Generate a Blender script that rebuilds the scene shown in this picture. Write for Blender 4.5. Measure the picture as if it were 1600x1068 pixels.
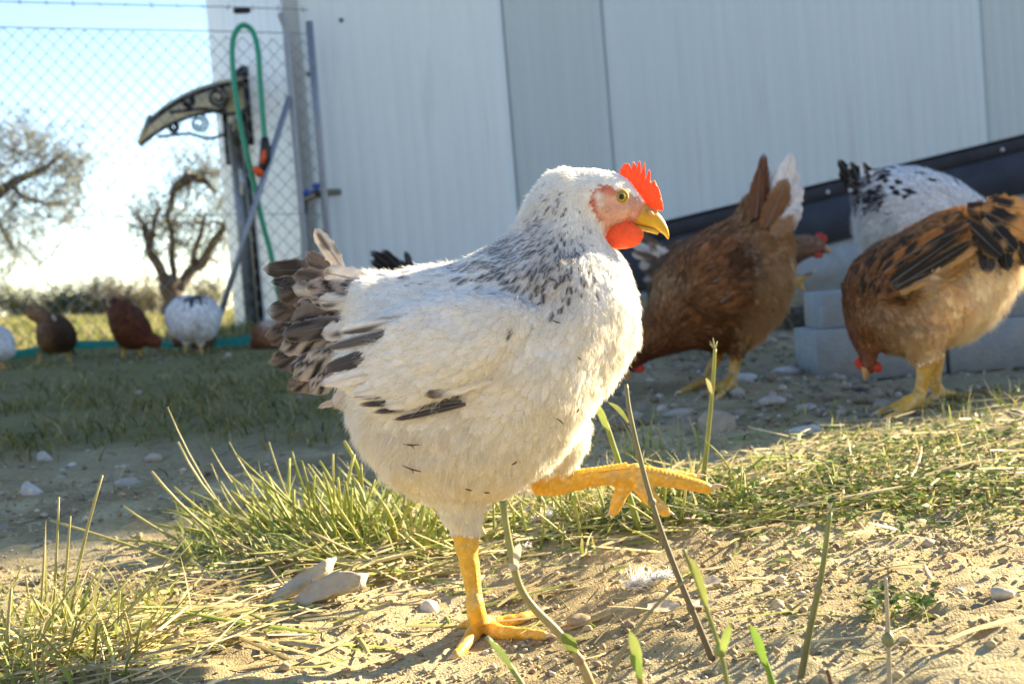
import bpy, bmesh, math, random
import numpy as np
from mathutils import Vector, Matrix
from mathutils.bvhtree import BVHTree

random.seed(7)
rng = np.random.default_rng(7)
for o in list(bpy.data.objects):
    bpy.data.objects.remove(o)
SC = bpy.context.scene
COL = SC.collection

# ------------------------------------------------------------------ camera
F_PX = 2222.0
CAM_H = 0.327
PITCH = math.radians(2.93)
ROLL = math.radians(-4.7)
cam_d = bpy.data.cameras.new('camera')
cam = bpy.data.objects.new('camera', cam_d)
COL.objects.link(cam)
CM = Matrix.Rotation(math.pi / 2 - PITCH, 4, 'X') @ Matrix.Rotation(ROLL, 4, 'Z')
CM = Matrix.Translation((0, 0, CAM_H)) @ CM
cam.matrix_world = CM
cam_d.sensor_width = 36.0
cam_d.lens = 36.0 * F_PX / 1600.0
cam_d.clip_start = 0.05
cam_d.clip_end = 3000.0
cam_d.dof.use_dof = True
cam_d.dof.focus_distance = 1.22
cam_d.dof.aperture_fstop = 10.5
SC.camera = cam

# ------------------------------------------------------------------ sky and sun
SUN_EL = math.radians(21.0)
SUN_AZ = math.radians(58.0)      # clockwise from +Y (straight ahead) towards +X
world = bpy.data.worlds.new('World')
SC.world = world
world.use_nodes = True
wn = world.node_tree.nodes
wl = world.node_tree.links
wn.clear()
sky = wn.new('ShaderNodeTexSky')
sky.sky_type = 'NISHITA'
sky.sun_disc = False
sky.sun_elevation = SUN_EL
sky.sun_rotation = SUN_AZ
sky.altitude = 100.0
sky.air_density = 0.75
sky.dust_density = 0.0
sky.ozone_density = 1.0
bg = wn.new('ShaderNodeBackground')
bg.inputs['Strength'].default_value = 0.064
wo = wn.new('ShaderNodeOutputWorld')
wl.new(sky.outputs[0], bg.inputs['Color'])
wl.new(bg.outputs[0], wo.inputs['Surface'])

sun_d = bpy.data.lights.new('sun', 'SUN')
sun_d.energy = 3.8
sun_d.angle = math.radians(0.5)
sun_d.color = (1.0, 0.83, 0.56)
sun = bpy.data.objects.new('sun', sun_d)
COL.objects.link(sun)
S_DIR = Vector((math.sin(SUN_AZ) * math.cos(SUN_EL), math.cos(SUN_AZ) * math.cos(SUN_EL), math.sin(SUN_EL)))
sun.location = S_DIR * 30
sun.rotation_euler = S_DIR.to_track_quat('Z', 'Y').to_euler()

SC.view_settings.view_transform = 'Standard'
SC.view_settings.look = 'None'
SC.view_settings.exposure = 2.52
SC.view_settings.gamma = 1.0
SC.view_settings.use_curve_mapping = False
SC.render.engine = 'CYCLES'
cy = SC.cycles
cy.max_bounces = 10
cy.diffuse_bounces = 5
cy.transmission_bounces = 8
cy.transparent_max_bounces = 48
cy.sample_clamp_indirect = 6.0
cy.caustics_reflective = False
cy.caustics_refractive = False
try:
    cy.use_denoising = True
    cy.denoiser = 'OPENIMAGEDENOISE'
except Exception:
    pass

# ------------------------------------------------------------------ projection helpers
CAMP = np.array([0.0, 0.0, CAM_H])
CAMR = np.array(CM.to_3x3())

def ray(px, py):
    d = np.array([(px - 800.0) / F_PX, -(py - 534.0) / F_PX, -1.0])
    return CAMR @ d

def P(px, py, Y):
    d = ray(px, py)
    return CAMP + d * (Y / d[1])

def proj(p):
    q = CAMR.T @ (np.asarray(p) - CAMP)
    return 800 + F_PX * q[0] / -q[2], 534 - F_PX * q[1] / -q[2]

# ------------------------------------------------------------------ noise
def _hash(ix, iy, iz):
    h = (ix * 374761393 + iy * 668265263 + iz * 2147483647 * 3) & 0xffffffff
    h = ((h ^ (h >> 13)) * 1274126177) & 0xffffffff
    h = h ^ (h >> 16)
    return (h & 0xffffff) / float(0xffffff)

def vnoise(p):
    p = np.asarray(p, dtype=np.float64)
    i = np.floor(p).astype(np.int64)
    f = p - i
    f = f * f * (3 - 2 * f)
    r = 0
    for a in (0, 1):
        wx = f[..., 0] if a else 1 - f[..., 0]
        for b in (0, 1):
            wy = f[..., 1] if b else 1 - f[..., 1]
            for c in (0, 1):
                wz = f[..., 2] if c else 1 - f[..., 2]
                r = r + wx * wy * wz * _hash(i[..., 0] + a, i[..., 1] + b, i[..., 2] + c)
    return r

def fbm(p, octv=4, gain=0.5):
    p = np.asarray(p, dtype=np.float64)
    s = 0
    a = 1.0
    t = 0
    for k in range(octv):
        s = s + a * vnoise(p * (2.03 ** k) + 17.3 * k)
        t += a
        a *= gain
    return s / t

def smooth(a, b, x):
    t = np.clip((x - a) / (b - a), 0, 1)
    return t * t * (3 - 2 * t)

def norm(v):
    v = np.asarray(v, dtype=np.float64)
    return v / np.maximum(np.linalg.norm(v, axis=-1, keepdims=True), 1e-9)

# ------------------------------------------------------------------ mesh helpers
def mesh_np(name, V, quads=None, tris=None, col=None, uv=None, smooth_=True):
    V = np.asarray(V, dtype=np.float32)
    me = bpy.data.meshes.new(name)
    nq = 0 if quads is None else len(quads)
    nt = 0 if tris is None else len(tris)
    me.vertices.add(len(V))
    me.vertices.foreach_set('co', V.ravel())
    loops = []
    starts = []
    if nq:
        loops.append(np.asarray(quads, dtype=np.int32).ravel())
        starts.append(np.arange(nq) * 4)
    if nt:
        loops.append(np.asarray(tris, dtype=np.int32).ravel())
        starts.append(nq * 4 + np.arange(nt) * 3)
    L = np.concatenate(loops)
    S = np.concatenate(starts).astype(np.int32)
    me.loops.add(len(L))
    me.loops.foreach_set('vertex_index', L)
    me.polygons.add(nq + nt)
    me.polygons.foreach_set('loop_start', S)
    if smooth_:
        me.polygons.foreach_set('use_smooth', np.ones(nq + nt, dtype=bool))
    me.update(calc_edges=True)
    if col is not None:
        c = np.ones((len(V), 4), dtype=np.float32)
        c[:, :3] = np.asarray(col, dtype=np.float32)
        me.color_attributes.new('Col', 'FLOAT_COLOR', 'POINT').data.foreach_set('color', c.ravel())
    if uv is not None:
        u = np.zeros((len(V), 3), dtype=np.float32)
        u[:, :np.asarray(uv).shape[1]] = uv
        me.attributes.new('fuv', 'FLOAT_VECTOR', 'POINT').data.foreach_set('vector', u.ravel())
    return me

def link(name, me, mat=None, parent=None, label=None, cat=None, group=None, kind=None, loc=None):
    o = bpy.data.objects.new(name, me)
    COL.objects.link(o)
    if mat is not None and me is not None:
        me.materials.append(mat)
    if parent is not None:
        o.parent = parent
    if loc is not None:
        o.location = loc
    if label:
        o['label'] = label
    if cat:
        o['category'] = cat
    if group:
        o['group'] = group
    if kind:
        o['kind'] = kind
    return o

def empty(name, loc, label, cat, group=None):
    o = link(name, None, None, None, label, cat, group, None, loc)
    o.empty_display_size = 0.05
    return o

class MB:
    """collects pieces of one mesh object"""
    def __init__(s):
        s.V = []; s.Q = []; s.T = []; s.C = []; s.U = []; s.n = 0
    def add(s, V, quads=None, tris=None, col=(1, 1, 1), uv=None):
        V = np.asarray(V, dtype=np.float64)
        if quads is not None and len(quads):
            s.Q.append(np.asarray(quads) + s.n)
        if tris is not None and len(tris):
            s.T.append(np.asarray(tris) + s.n)
        c = np.asarray(col, dtype=np.float64)
        if c.ndim == 1:
            c = np.repeat(c[None], len(V), 0)
        s.V.append(V); s.C.append(c)
        s.U.append(np.zeros((len(V), 2)) if uv is None else uv)
        s.n += len(V)
    def box(s, lo, hi, M=None, col=(1, 1, 1), bev=0.0):
        lo = np.asarray(lo, float); hi = np.asarray(hi, float)
        bm = bmesh.new()
        bmesh.ops.create_cube(bm, size=1.0)
        for v in bm.verts:
            v.co = Vector((lo + hi) / 2 + np.array(v.co) * (hi - lo))
        if bev > 0:
            bmesh.ops.bevel(bm, geom=list(bm.edges), offset=bev, segments=2, affect='EDGES')
        s.bm(bm, M, col)
    def bm(s, bm, M=None, col=(1, 1, 1)):
        bm.verts.index_update()
        V = np.array([v.co[:] for v in bm.verts])
        if M is not None:
            Mx = np.array(M)
            V = V @ Mx[:3, :3].T + Mx[:3, 3]
        q = []; t = []
        for f in bm.faces:
            ix = [v.index for v in f.verts]
            if len(ix) == 4:
                q.append(ix)
            else:
                for k in range(1, len(ix) - 1):
                    t.append([ix[0], ix[k], ix[k + 1]])
        bm.free()
        s.add(V, np.array(q) if q else None, np.array(t) if t else None, col)
    def tube(s, pts, rad, n=8, col=(1, 1, 1), cap=True, flat=1.0, closed=False):
        V, q, t = tube(pts, rad, n, cap, flat)
        c = np.asarray(col, float)
        if c.ndim == 2:
            k = len(pts)
            c2 = np.repeat(c, n, 0)
            if cap:
                c2 = np.concatenate([c2, c[:1], c[-1:]])
            c = c2
        s.add(V, q, t, c)
    def build(s, name, mat, parent=None, sm=True, **kw):
        off = np.zeros(3)
        if parent is not None:
            off = np.array(parent['_o'])
        elif kw.get('loc') is not None:
            off = np.array(kw['loc'])
        V = np.concatenate(s.V) - off
        me = mesh_np(name, V, np.concatenate(s.Q) if s.Q else None, np.concatenate(s.T) if s.T else None,
                     np.concatenate(s.C), np.concatenate(s.U), sm)
        o = link(name, me, mat, parent, **kw)
        if parent is None:
            o['_o'] = [float(x) for x in off]
        else:
            o['_o'] = [float(x) for x in off]
        return o

def root(name, loc, label, cat, group=None):
    o = empty(name, Vector(loc), label, cat, group)
    o['_o'] = [float(x) for x in loc]
    return o

def tube(pts, rad, n=8, cap=True, flat=1.0):
    p = np.asarray(pts, dtype=np.float64)
    k = len(p)
    r = np.broadcast_to(np.asarray(rad, dtype=np.float64), (k,))
    T = np.zeros_like(p)
    T[1:-1] = p[2:] - p[:-2]
    T[0] = p[1] - p[0]
    T[-1] = p[-1] - p[-2]
    T = norm(T)
    ref = np.array([0.0, 0, 1.0]) if abs(T[0, 2]) < 0.9 else np.array([0, 1.0, 0])
    N = np.zeros_like(p)
    a = ref - T[0] * (ref @ T[0])
    N[0] = a / np.linalg.norm(a)
    for i in range(1, k):
        a = N[i - 1] - T[i] * (N[i - 1] @ T[i])
        N[i] = a / max(np.linalg.norm(a), 1e-9)
    B = np.cross(T, N)
    th = np.arange(n) * 2 * np.pi / n
    V = p[:, None] + r[:, None, None] * (np.cos(th)[None, :, None] * N[:, None] * flat + np.sin(th)[None, :, None] * B[:, None])
    V = V.reshape(-1, 3)
    i = np.arange(k - 1)[:, None] * n
    j = np.arange(n)[None]
    j2 = (j + 1) % n
    q = np.stack([i + j, i + j2, i + n + j2, i + n + j], -1).reshape(-1, 4)
    t = None
    if cap:
        V = np.concatenate([V, p[:1], p[-1:]])
        j = np.arange(n)
        t = np.concatenate([np.stack([np.full(n, k * n), (j + 1) % n, j], -1),
                            np.stack([np.full(n, k * n + 1), (k - 1) * n + j, (k - 1) * n + (j + 1) % n], -1)])
    return V, q, t

def catmull(pts, per=6):
    p = np.asarray(pts, dtype=np.float64)
    if len(p) < 3:
        t = np.linspace(0, 1, per + 1)[:, None]
        return p[0] * (1 - t) + p[-1] * t
    e = np.concatenate([2 * p[:1] - p[1:2], p, 2 * p[-1:] - p[-2:-1]])
    out = []
    for i in range(1, len(e) - 2):
        t = np.linspace(0, 1, per, endpoint=False)[:, None]
        a, b, c, d = e[i - 1], e[i], e[i + 1], e[i + 2]
        out.append(0.5 * (2 * b + (c - a) * t + (2 * a - 5 * b + 4 * c - d) * t ** 2 + (3 * b - a - 3 * c + d) * t ** 3))
    out.append(p[-1:])
    return np.concatenate(out)

def blades(mb, root_, lean, h, w, bend, col, rows=5, up=None, tipcol=None):
    """vectorised grass blades; root_ (N,3) lean (N,2) unit, h,w,bend (N,), col (N,3)"""
    N = len(root_)
    t = np.linspace(0, 1, rows)
    ld = np.concatenate([lean, np.zeros((N, 1))], 1)
    side = np.stack([-lean[:, 1], lean[:, 0], np.zeros(N)], 1)
    tw = rng.uniform(-1.2, 1.2, N)
    side = norm(side * np.cos(tw)[:, None] + ld * np.sin(tw)[:, None])
    zc = np.sqrt(np.clip(1 - (bend[:, None] * t[None]) ** 2 * 0.6, 0.05, 1))
    pos = root_[:, None] + ld[:, None] * (h * bend)[:, None, None] * (t ** 1.7)[None, :, None]
    pos = pos.copy()
    pos[..., 2] += h[:, None] * t[None] * zc
    ww = w[:, None] * np.clip(1 - t[None] ** 2.2, 0.06, 1) * 0.5
    L = pos - side[:, None] * ww[..., None]
    R = pos + side[:, None] * ww[..., None]
    V = np.stack([L, R], 2).reshape(-1, 3)
    b = np.arange(N)[:, None] * rows * 2 + np.arange(rows - 1)[None] * 2
    b = b.reshape(-1, 1)
    q = np.concatenate([b, b + 1, b + 3, b + 2], 1)
    c = np.repeat(col, rows * 2, 0)
    if tipcol is not None:
        tt = np.tile(np.repeat(t, 2), N)[:, None] ** 2
        c = c * (1 - tt) + np.repeat(tipcol, rows * 2, 0) * tt
    mb.add(V, q, None, c)

def straws(mb, c, ang, L, w, col, tilt, arc, rows=5):
    N = len(c)
    t = np.linspace(-0.5, 0.5, rows)
    d = np.stack([np.cos(ang) * np.cos(tilt), np.sin(ang) * np.cos(tilt), np.sin(tilt)], 1)
    s = np.stack([-np.sin(ang), np.cos(ang), rng.uniform(-0.4, 0.4, N)], 1)
    s = norm(s)
    pos = c[:, None] + d[:, None] * (L[:, None] * t[None])[..., None]
    pos = pos + s[:, None] * (arc[:, None] * L[:, None] * (t[None] ** 2 * 4 - 0.5))[..., None] * np.array([1, 1, 0.2])
    ww = (w[:, None] * np.array([0.7] + [1.0] * (rows - 2) + [0.5])[None] * 0.5)[..., None]
    n = np.cross(d, s)
    Lf = pos - s[:, None] * ww
    Rt = pos + s[:, None] * ww
    M = pos + n[:, None] * ww * 0.8
    V = np.stack([Lf, M, Rt], 2).reshape(-1, 3)
    b = (np.arange(N)[:, None] * rows * 3 + np.arange(rows - 1)[None] * 3).reshape(-1, 1)
    q = np.concatenate([np.concatenate([b, b + 1, b + 4, b + 3], 1), np.concatenate([b + 1, b + 2, b + 5, b + 4], 1)])
    mb.add(V, q, None, np.repeat(col, rows * 3, 0))

def leaves(mb, c, d, nrm, L, W, col):
    """N small folded leaves, 6 verts / 4 tris each"""
    d = norm(d)
    s = norm(np.cross(d, nrm))
    n = np.cross(s, d)
    L = L[:, None]; W = W[:, None]
    V = np.stack([c, c + d * L * .4 + s * W * .5 + n * W * .15, c + d * L * .35, c + d * L * .4 - s * W * .5 + n * W * .15, c + d * L + n * L * -.1], 1)
    N = len(c)
    b = np.arange(N)[:, None] * 5
    t = np.concatenate([b + np.array([0, 2, 1])[None], b + np.array([0, 3, 2])[None], b + np.array([2, 4, 1])[None], b + np.array([2, 3, 4])[None]])
    mb.add(V.reshape(-1, 3), None, t, np.repeat(col, 5, 0))

def rock_mesh(r, seed, squash=(1, 1, .6), sub=2, rough=.35):
    bm = bmesh.new()
    bmesh.ops.create_icosphere(bm, subdivisions=sub, radius=1.0)
    V = np.array([v.co[:] for v in bm.verts])
    n = fbm(V * 1.3 + seed * 7.1, 3) - .5
    V = V * (1 + rough * 2 * n)[:, None] + (vnoise(V * 5 + seed)[:, None] - .5) * .08
    # a few flat cuts give it a broken look
    rg = np.random.default_rng(seed)
    for k in range(5):
        a = norm(rg.normal(size=3))
        dd = V @ a
        lim = rg.uniform(.55, .85)
        V = V - np.maximum(dd - lim, 0)[:, None] * a * .9
    V = V * np.array(squash) * r
    T = np.array([[v.index for v in f.verts] for f in bm.faces])
    bm.free()
    return V, T

# ------------------------------------------------------------------ materials
MATS = {}
def nodes(name):
    m = bpy.data.materials.new(name)
    m.use_nodes = True
    nt = m.node_tree
    nt.nodes.clear()
    out = nt.nodes.new('ShaderNodeOutputMaterial')
    return m, nt, out

def principled(name, color=None, rough=.6, metal=0.0, attr=False, nscale=None, namt=0.15, bump=0.0, bscale=80.0,
               spec=.4, sss=0.0, sssr=(1, .3, .2), sssc=.01, transl=0.0, dirt=None, stretch=None, var=None):
    m, nt, out = nodes(name)
    N, L = nt.nodes, nt.links
    b = N.new('ShaderNodeBsdfPrincipled')
    b.inputs['Roughness'].default_value = rough
    b.inputs['Metallic'].default_value = metal
    b.inputs['Specular IOR Level'].default_value = spec
    src = None
    if attr:
        a = N.new('ShaderNodeAttribute'); a.attribute_name = 'Col'
        src = a.outputs['Color']
        if color is not None:
            mx = N.new('ShaderNodeMix'); mx.data_type = 'RGBA'; mx.blend_type = 'MULTIPLY'
            mx.inputs['Factor'].default_value = 1
            L.new(src, mx.inputs['A']); mx.inputs['B'].default_value = (*color, 1)
            src = mx.outputs['Result']
    tc = N.new('ShaderNodeTexCoord')
    vec = tc.outputs['Object']
    if stretch:
        mp = N.new('ShaderNodeMapping'); mp.inputs['Scale'].default_value = stretch
        L.new(vec, mp.inputs['Vector']); vec = mp.outputs['Vector']
    if nscale:
        nz = N.new('ShaderNodeTexNoise'); nz.inputs['Scale'].default_value = nscale
        nz.inputs['Detail'].default_value = 6
        nz.inputs['Roughness'].default_value = .65
        L.new(vec, nz.inputs['Vector'])
        mr = N.new('ShaderNodeMapRange')
        mr.inputs['From Min'].default_value = .25; mr.inputs['From Max'].default_value = .75
        mr.inputs['To Min'].default_value = 1 - namt; mr.inputs['To Max'].default_value = 1 + namt
        L.new(nz.outputs['Fac'], mr.inputs['Value'])
        mx = N.new('ShaderNodeVectorMath'); mx.operation = 'SCALE'
        if src is None:
            mx.inputs[0].default_value = color
        else:
            L.new(src, mx.inputs[0])
        L.new(mr.outputs['Result'], mx.inputs['Scale'])
        src = mx.outputs['Vector']
        if dirt:
            n2 = N.new('ShaderNodeTexNoise'); n2.inputs['Scale'].default_value = dirt[1]; n2.inputs['Detail'].default_value = 8
            L.new(vec, n2.inputs['Vector'])
            cr = N.new('ShaderNodeMapRange'); cr.inputs['From Min'].default_value = dirt[2]; cr.inputs['From Max'].default_value = dirt[3]
            L.new(n2.outputs['Fac'], cr.inputs['Value'])
            m2 = N.new('ShaderNodeMix'); m2.data_type = 'RGBA'
            L.new(cr.outputs['Result'], m2.inputs['Factor'])
            L.new(src, m2.inputs['A']); m2.inputs['B'].default_value = (*dirt[0], 1)
            src = m2.outputs['Result']
    if src is None:
        b.inputs['Base Color'].default_value = (*color, 1)
    else:
        L.new(src, b.inputs['Base Color'])
    if bump:
        nb = N.new('ShaderNodeTexNoise'); nb.inputs['Scale'].default_value = bscale; nb.inputs['Detail'].default_value = 5
        L.new(vec, nb.inputs['Vector'])
        bp = N.new('ShaderNodeBump'); bp.inputs['Strength'].default_value = 1.0; bp.inputs['Distance'].default_value = bump
        L.new(nb.outputs['Fac'], bp.inputs['Height'])
        L.new(bp.outputs['Normal'], b.inputs['Normal'])
    if sss:
        b.inputs['Subsurface Weight'].default_value = sss
        b.inputs['Subsurface Radius'].default_value = sssr
        b.inputs['Subsurface Scale'].default_value = sssc
    sh = b.outputs[0]
    if transl:
        tr = N.new('ShaderNodeBsdfTranslucent')
        if src is None:
            tr.inputs['Color'].default_value = (*color, 1)
        else:
            L.new(src, tr.inputs['Color'])
        ms = N.new('ShaderNodeMixShader'); ms.inputs[0].default_value = transl
        L.new(sh, ms.inputs[1]); L.new(tr.outputs[0], ms.inputs[2])
        sh = ms.outputs[0]
    L.new(sh, out.inputs['Surface'])
    MATS[name] = m
    return m

def feather_mat(name, transl=.35, fray=.55, barb=60.0):
    m, nt, out = nodes(name)
    N, L = nt.nodes, nt.links
    a = N.new('ShaderNodeAttribute'); a.attribute_name = 'Col'
    f = N.new('ShaderNodeAttribute'); f.attribute_name = 'fuv'
    sx = N.new('ShaderNodeSeparateXYZ'); L.new(f.outputs['Vector'], sx.inputs[0])
    ab = N.new('ShaderNodeMath'); ab.operation = 'ABSOLUTE'; L.new(sx.outputs['X'], ab.inputs[0])
    # barbs run outwards and towards the tip
    k = N.new('ShaderNodeMath'); k.operation = 'MULTIPLY_ADD'
    L.new(ab.outputs[0], k.inputs[0]); k.inputs[1].default_value = -.35; L.new(sx.outputs['Y'], k.inputs[2])
    cb = N.new('ShaderNodeCombineXYZ')
    L.new(k.outputs[0], cb.inputs['X']); L.new(sx.outputs['Z'], cb.inputs['Y'])
    mp = N.new('ShaderNodeMapping'); mp.inputs['Scale'].default_value = (barb, 37, 1)
    L.new(cb.outputs[0], mp.inputs['Vector'])
    nz = N.new('ShaderNodeTexNoise'); nz.inputs['Scale'].default_value = 1; nz.inputs['Detail'].default_value = 2
    L.new(mp.outputs[0], nz.inputs['Vector'])
    mr = N.new('ShaderNodeMapRange'); mr.inputs['From Min'].default_value = .3; mr.inputs['From Max'].default_value = .7
    mr.inputs['To Min'].default_value = .90; mr.inputs['To Max'].default_value = 1.06
    L.new(nz.outputs['Fac'], mr.inputs['Value'])
    sc = N.new('ShaderNodeVectorMath'); sc.operation = 'SCALE'
    L.new(a.outputs['Color'], sc.inputs[0]); L.new(mr.outputs['Result'], sc.inputs['Scale'])
    df = N.new('ShaderNodeBsdfPrincipled'); df.inputs['Roughness'].default_value = .65
    df.inputs['Specular IOR Level'].default_value = .25
    df.inputs['Sheen Weight'].default_value = .08
    L.new(sc.outputs[0], df.inputs['Base Color'])
    bp = N.new('ShaderNodeBump'); bp.inputs['Strength'].default_value = .35; bp.inputs['Distance'].default_value = .0006
    L.new(nz.outputs['Fac'], bp.inputs['Height']); L.new(bp.outputs[0], df.inputs['Normal'])
    tr = N.new('ShaderNodeBsdfTranslucent'); L.new(sc.outputs[0], tr.inputs['Color'])
    ms = N.new('ShaderNodeMixShader'); ms.inputs[0].default_value = transl
    L.new(df.outputs[0], ms.inputs[1]); L.new(tr.outputs[0], ms.inputs[2])
    # frayed vane edge: gaps between barbs near the rim
    ey = N.new('ShaderNodeMapRange'); ey.inputs['From Min'].default_value = 1 - fray; ey.inputs['From Max'].default_value = 1.0
    ey.inputs['To Min'].default_value = 0; ey.inputs['To Max'].default_value = .85
    # distance to rim = max(|u|, t')
    ty = N.new('ShaderNodeMapRange'); ty.inputs['From Min'].default_value = .5; ty.inputs['From Max'].default_value = 1.0
    ty.inputs['To Min'].default_value = 0; ty.inputs['To Max'].default_value = 1
    L.new(sx.outputs['Y'], ty.inputs['Value'])
    mxm = N.new('ShaderNodeMath'); mxm.operation = 'MAXIMUM'
    L.new(ab.outputs[0], mxm.inputs[0]); L.new(ty.outputs[0], mxm.inputs[1])
    L.new(mxm.outputs[0], ey.inputs['Value'])
    gt = N.new('ShaderNodeMath'); gt.operation = 'SUBTRACT'
    n3 = N.new('ShaderNodeMapRange'); n3.inputs['From Min'].default_value = .25; n3.inputs['From Max'].default_value = .75
    L.new(nz.outputs['Fac'], n3.inputs['Value'])
    L.new(ey.outputs[0], gt.inputs[0]); L.new(n3.outputs[0], gt.inputs[1])
    m4 = N.new('ShaderNodeMath'); m4.operation = 'MULTIPLY'; m4.inputs[1].default_value = 3.0; m4.use_clamp = True
    L.new(gt.outputs[0], m4.inputs[0])
    tp = N.new('ShaderNodeBsdfTransparent')
    m5 = N.new('ShaderNodeMixShader'); L.new(m4.outputs[0], m5.inputs[0])
    L.new(ms.outputs[0], m5.inputs[1]); L.new(tp.outputs[0], m5.inputs[2])
    L.new(m5.outputs[0], out.inputs['Surface'])
    MATS[name] = m
    return m

def fuzz_mat(name):
    m, nt, out = nodes(name)
    N, L = nt.nodes, nt.links
    a = N.new('ShaderNodeAttribute'); a.attribute_name = 'Col'
    d = N.new('ShaderNodeBsdfDiffuse'); t = N.new('ShaderNodeBsdfTranslucent')
    ms = N.new('ShaderNodeMixShader'); ms.inputs[0].default_value = .5
    L.new(a.outputs['Color'], d.inputs['Color']); L.new(a.outputs['Color'], t.inputs['Color'])
    L.new(d.outputs[0], ms.inputs[1]); L.new(t.outputs[0], ms.inputs[2])
    L.new(ms.outputs[0], out.inputs['Surface'])
    MATS[name] = m
    return m

M_FEATHER = feather_mat('feather_vane', .22, .7, 46.0)
M_BIGF = feather_mat('large_feather_vane', .1, .4, 120.0)
M_FUZZ = fuzz_mat('down_fibre')
M_SKIN = principled('hen_skin', attr=True, rough=.5, nscale=200, namt=.16, bump=.0007, bscale=420, sss=.25, sssr=(1, .45, .2), sssc=.004)
M_COMB = principled('comb_flesh', (.88, .20, .06), rough=.45, nscale=300, namt=.22, bump=.0016, bscale=520, sss=.75, sssr=(1, .22, .08), sssc=.011, transl=.38)
M_COMB_SHADE = principled('comb_flesh_shaded', (.50, .05, .028), rough=.5, nscale=300, namt=.2, bump=.001, bscale=520, sss=.3, sssr=(1, .25, .1), sssc=.006)  # darker copy of the comb flesh, shade of the yard put into its colour
M_BEAK = principled('beak_horn', attr=True, rough=.33, nscale=150, namt=.1, sss=.2, sssr=(1, .6, .2), sssc=.003)
M_EYE = principled('eye_ball', attr=True, rough=.08, spec=.6)
M_CLAW = principled('claw_horn', (.62, .47, .3), rough=.4, nscale=200)
M_GRASS = principled('grass_blade', attr=True, rough=.55, transl=.35, nscale=60, namt=.18)
M_STRAW = principled('dry_straw', attr=True, rough=.6, transl=.15, nscale=120, namt=.2)
M_LEAF = principled('tree_leaf', attr=True, rough=.55, transl=.3)
M_BARK = principled('tree_bark', (.1, .075, .055), rough=.9, nscale=14, namt=.45, bump=.02, bscale=25)
M_STONE = principled('stone', attr=True, rough=.85, nscale=70, namt=.22, bump=.0015, bscale=160)

# ------------------------------------------------------------------ terrain
_ctrl = [(745, 1008, 1.26), (1120, 614, 2.6), (1440, 642, 2.3), (1440, 590, 3.0), (1270, 505, 4.5), (205, 563, 4.35),
         (62, 566, 4.25), (314, 558, 4.45), (480, 530, 5.2), (350, 522, 8.0), (100, 760, 2.15), (50, 900, 1.6), (0, 1068, 1.15), (1600, 1068, .9),
         (1600, 800, 1.45), (1600, 622, 2.2), (800, 1068, 1.13), (200, 500, 22.0), (20, 500, 22.0), (345, 496, 22.0), (1250, 690, 1.95)]
_cp = [P(*c) for c in _ctrl]
_cp += [np.array(q, float) for q in [(-60, 60, -1.2), (60, 60, -.6), (0, 70, -1.2), (0, 300, -9), (-300, 300, -9), (300, 300, -9), (-60, 5, -.3), (60, 5, .5),
        (-60, -60, -.5), (60, -60, 0), (0, -60, -.4), (0, -3, -.05), (-4, 0, -.05), (4, 0, .12), (-8, 5, 0), (8, 8, .2), (3, 8, .12),
        (900, 900, -30), (-900, 900, -30), (0, 900, -30), (900, -900, -30), (-900, -900, -30)]]
_cp = np.array(_cp)
def _uv(x, y):
    return np.stack([np.arcsinh(np.asarray(x, float) * 1.5), np.arcsinh(np.asarray(y, float) * 1.0)], -1)
def _phi(d2):
    return 0.5 * d2 * np.log(d2 + 1e-9)
_c2 = _uv(_cp[:, 0], _cp[:, 1])
_K = _phi(((_c2[:, None] - _c2[None]) ** 2).sum(-1)) + np.eye(len(_c2)) * 0.02
_Pm = np.concatenate([np.ones((len(_c2), 1)), _c2], 1)
_A = np.block([[_K, _Pm], [_Pm.T, np.zeros((3, 3))]])
_w = np.linalg.solve(_A, np.concatenate([_cp[:, 2], np.zeros(3)]))

def gbase(x, y):
    x = np.asarray(x, float); y = np.asarray(y, float)
    u = _uv(x.ravel(), y.ravel())
    out = np.zeros(len(u))
    for i0 in range(0, len(u), 20000):
        uu = u[i0:i0 + 20000]
        k = _phi(((uu[:, None] - _c2[None]) ** 2).sum(-1))
        out[i0:i0 + 20000] = k @ _w[:len(_c2)] + _w[-3] + uu @ _w[-2:]
    return out.reshape(x.shape)

def grough(x, y):
    x = np.asarray(x, float); y = np.asarray(y, float)
    p = np.stack([x, y, np.zeros_like(x)], -1)
    near = np.exp(-np.maximum(np.hypot(x, y) - 3, 0) / 3)
    r = (fbm(p * 3.1, 3) - .5) * .03 + (fbm(p * 14, 3) - .5) * .009 * near
    n = fbm(p * 52 + 5, 3)
    r = r + near * (np.maximum(n - .56, 0) * .034 - np.maximum(.42 - n, 0) * .012)
    n2 = vnoise(p * 130)
    r = r + near * (.0045 * n2 + .005 * np.maximum(vnoise(p * 260) - .4, 0))
    far = 1 - near
    r = r + far * (fbm(p * .8, 3) - .5) * .12
    # flatten a little where the walking hen stands
    d = np.hypot(x + .03, y - 1.24)
    return r * (1 - .75 * np.exp(-(d / .09) ** 2))

def g(x, y):
    return gbase(x, y) + grough(x, y)

def gp(px, py, lift=0.0):
    """where the ray through a pixel of the photograph meets the soil"""
    d = ray(px, py)
    t = np.geomspace(.5, 60, 400)
    pts = CAMP + d * t[:, None]
    h = pts[:, 2] - g(pts[:, 0], pts[:, 1]) - lift
    i = np.argmax(h < 0)
    if h[i] >= 0:
        i = len(t) - 1
    a, b = t[max(i - 1, 0)], t[i]
    for _ in range(18):
        m = (a + b) / 2
        q = CAMP + d * m
        if q[2] - float(g(q[0], q[1])) - lift < 0:
            b = m
        else:
            a = m
    return CAMP + d * b

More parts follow.
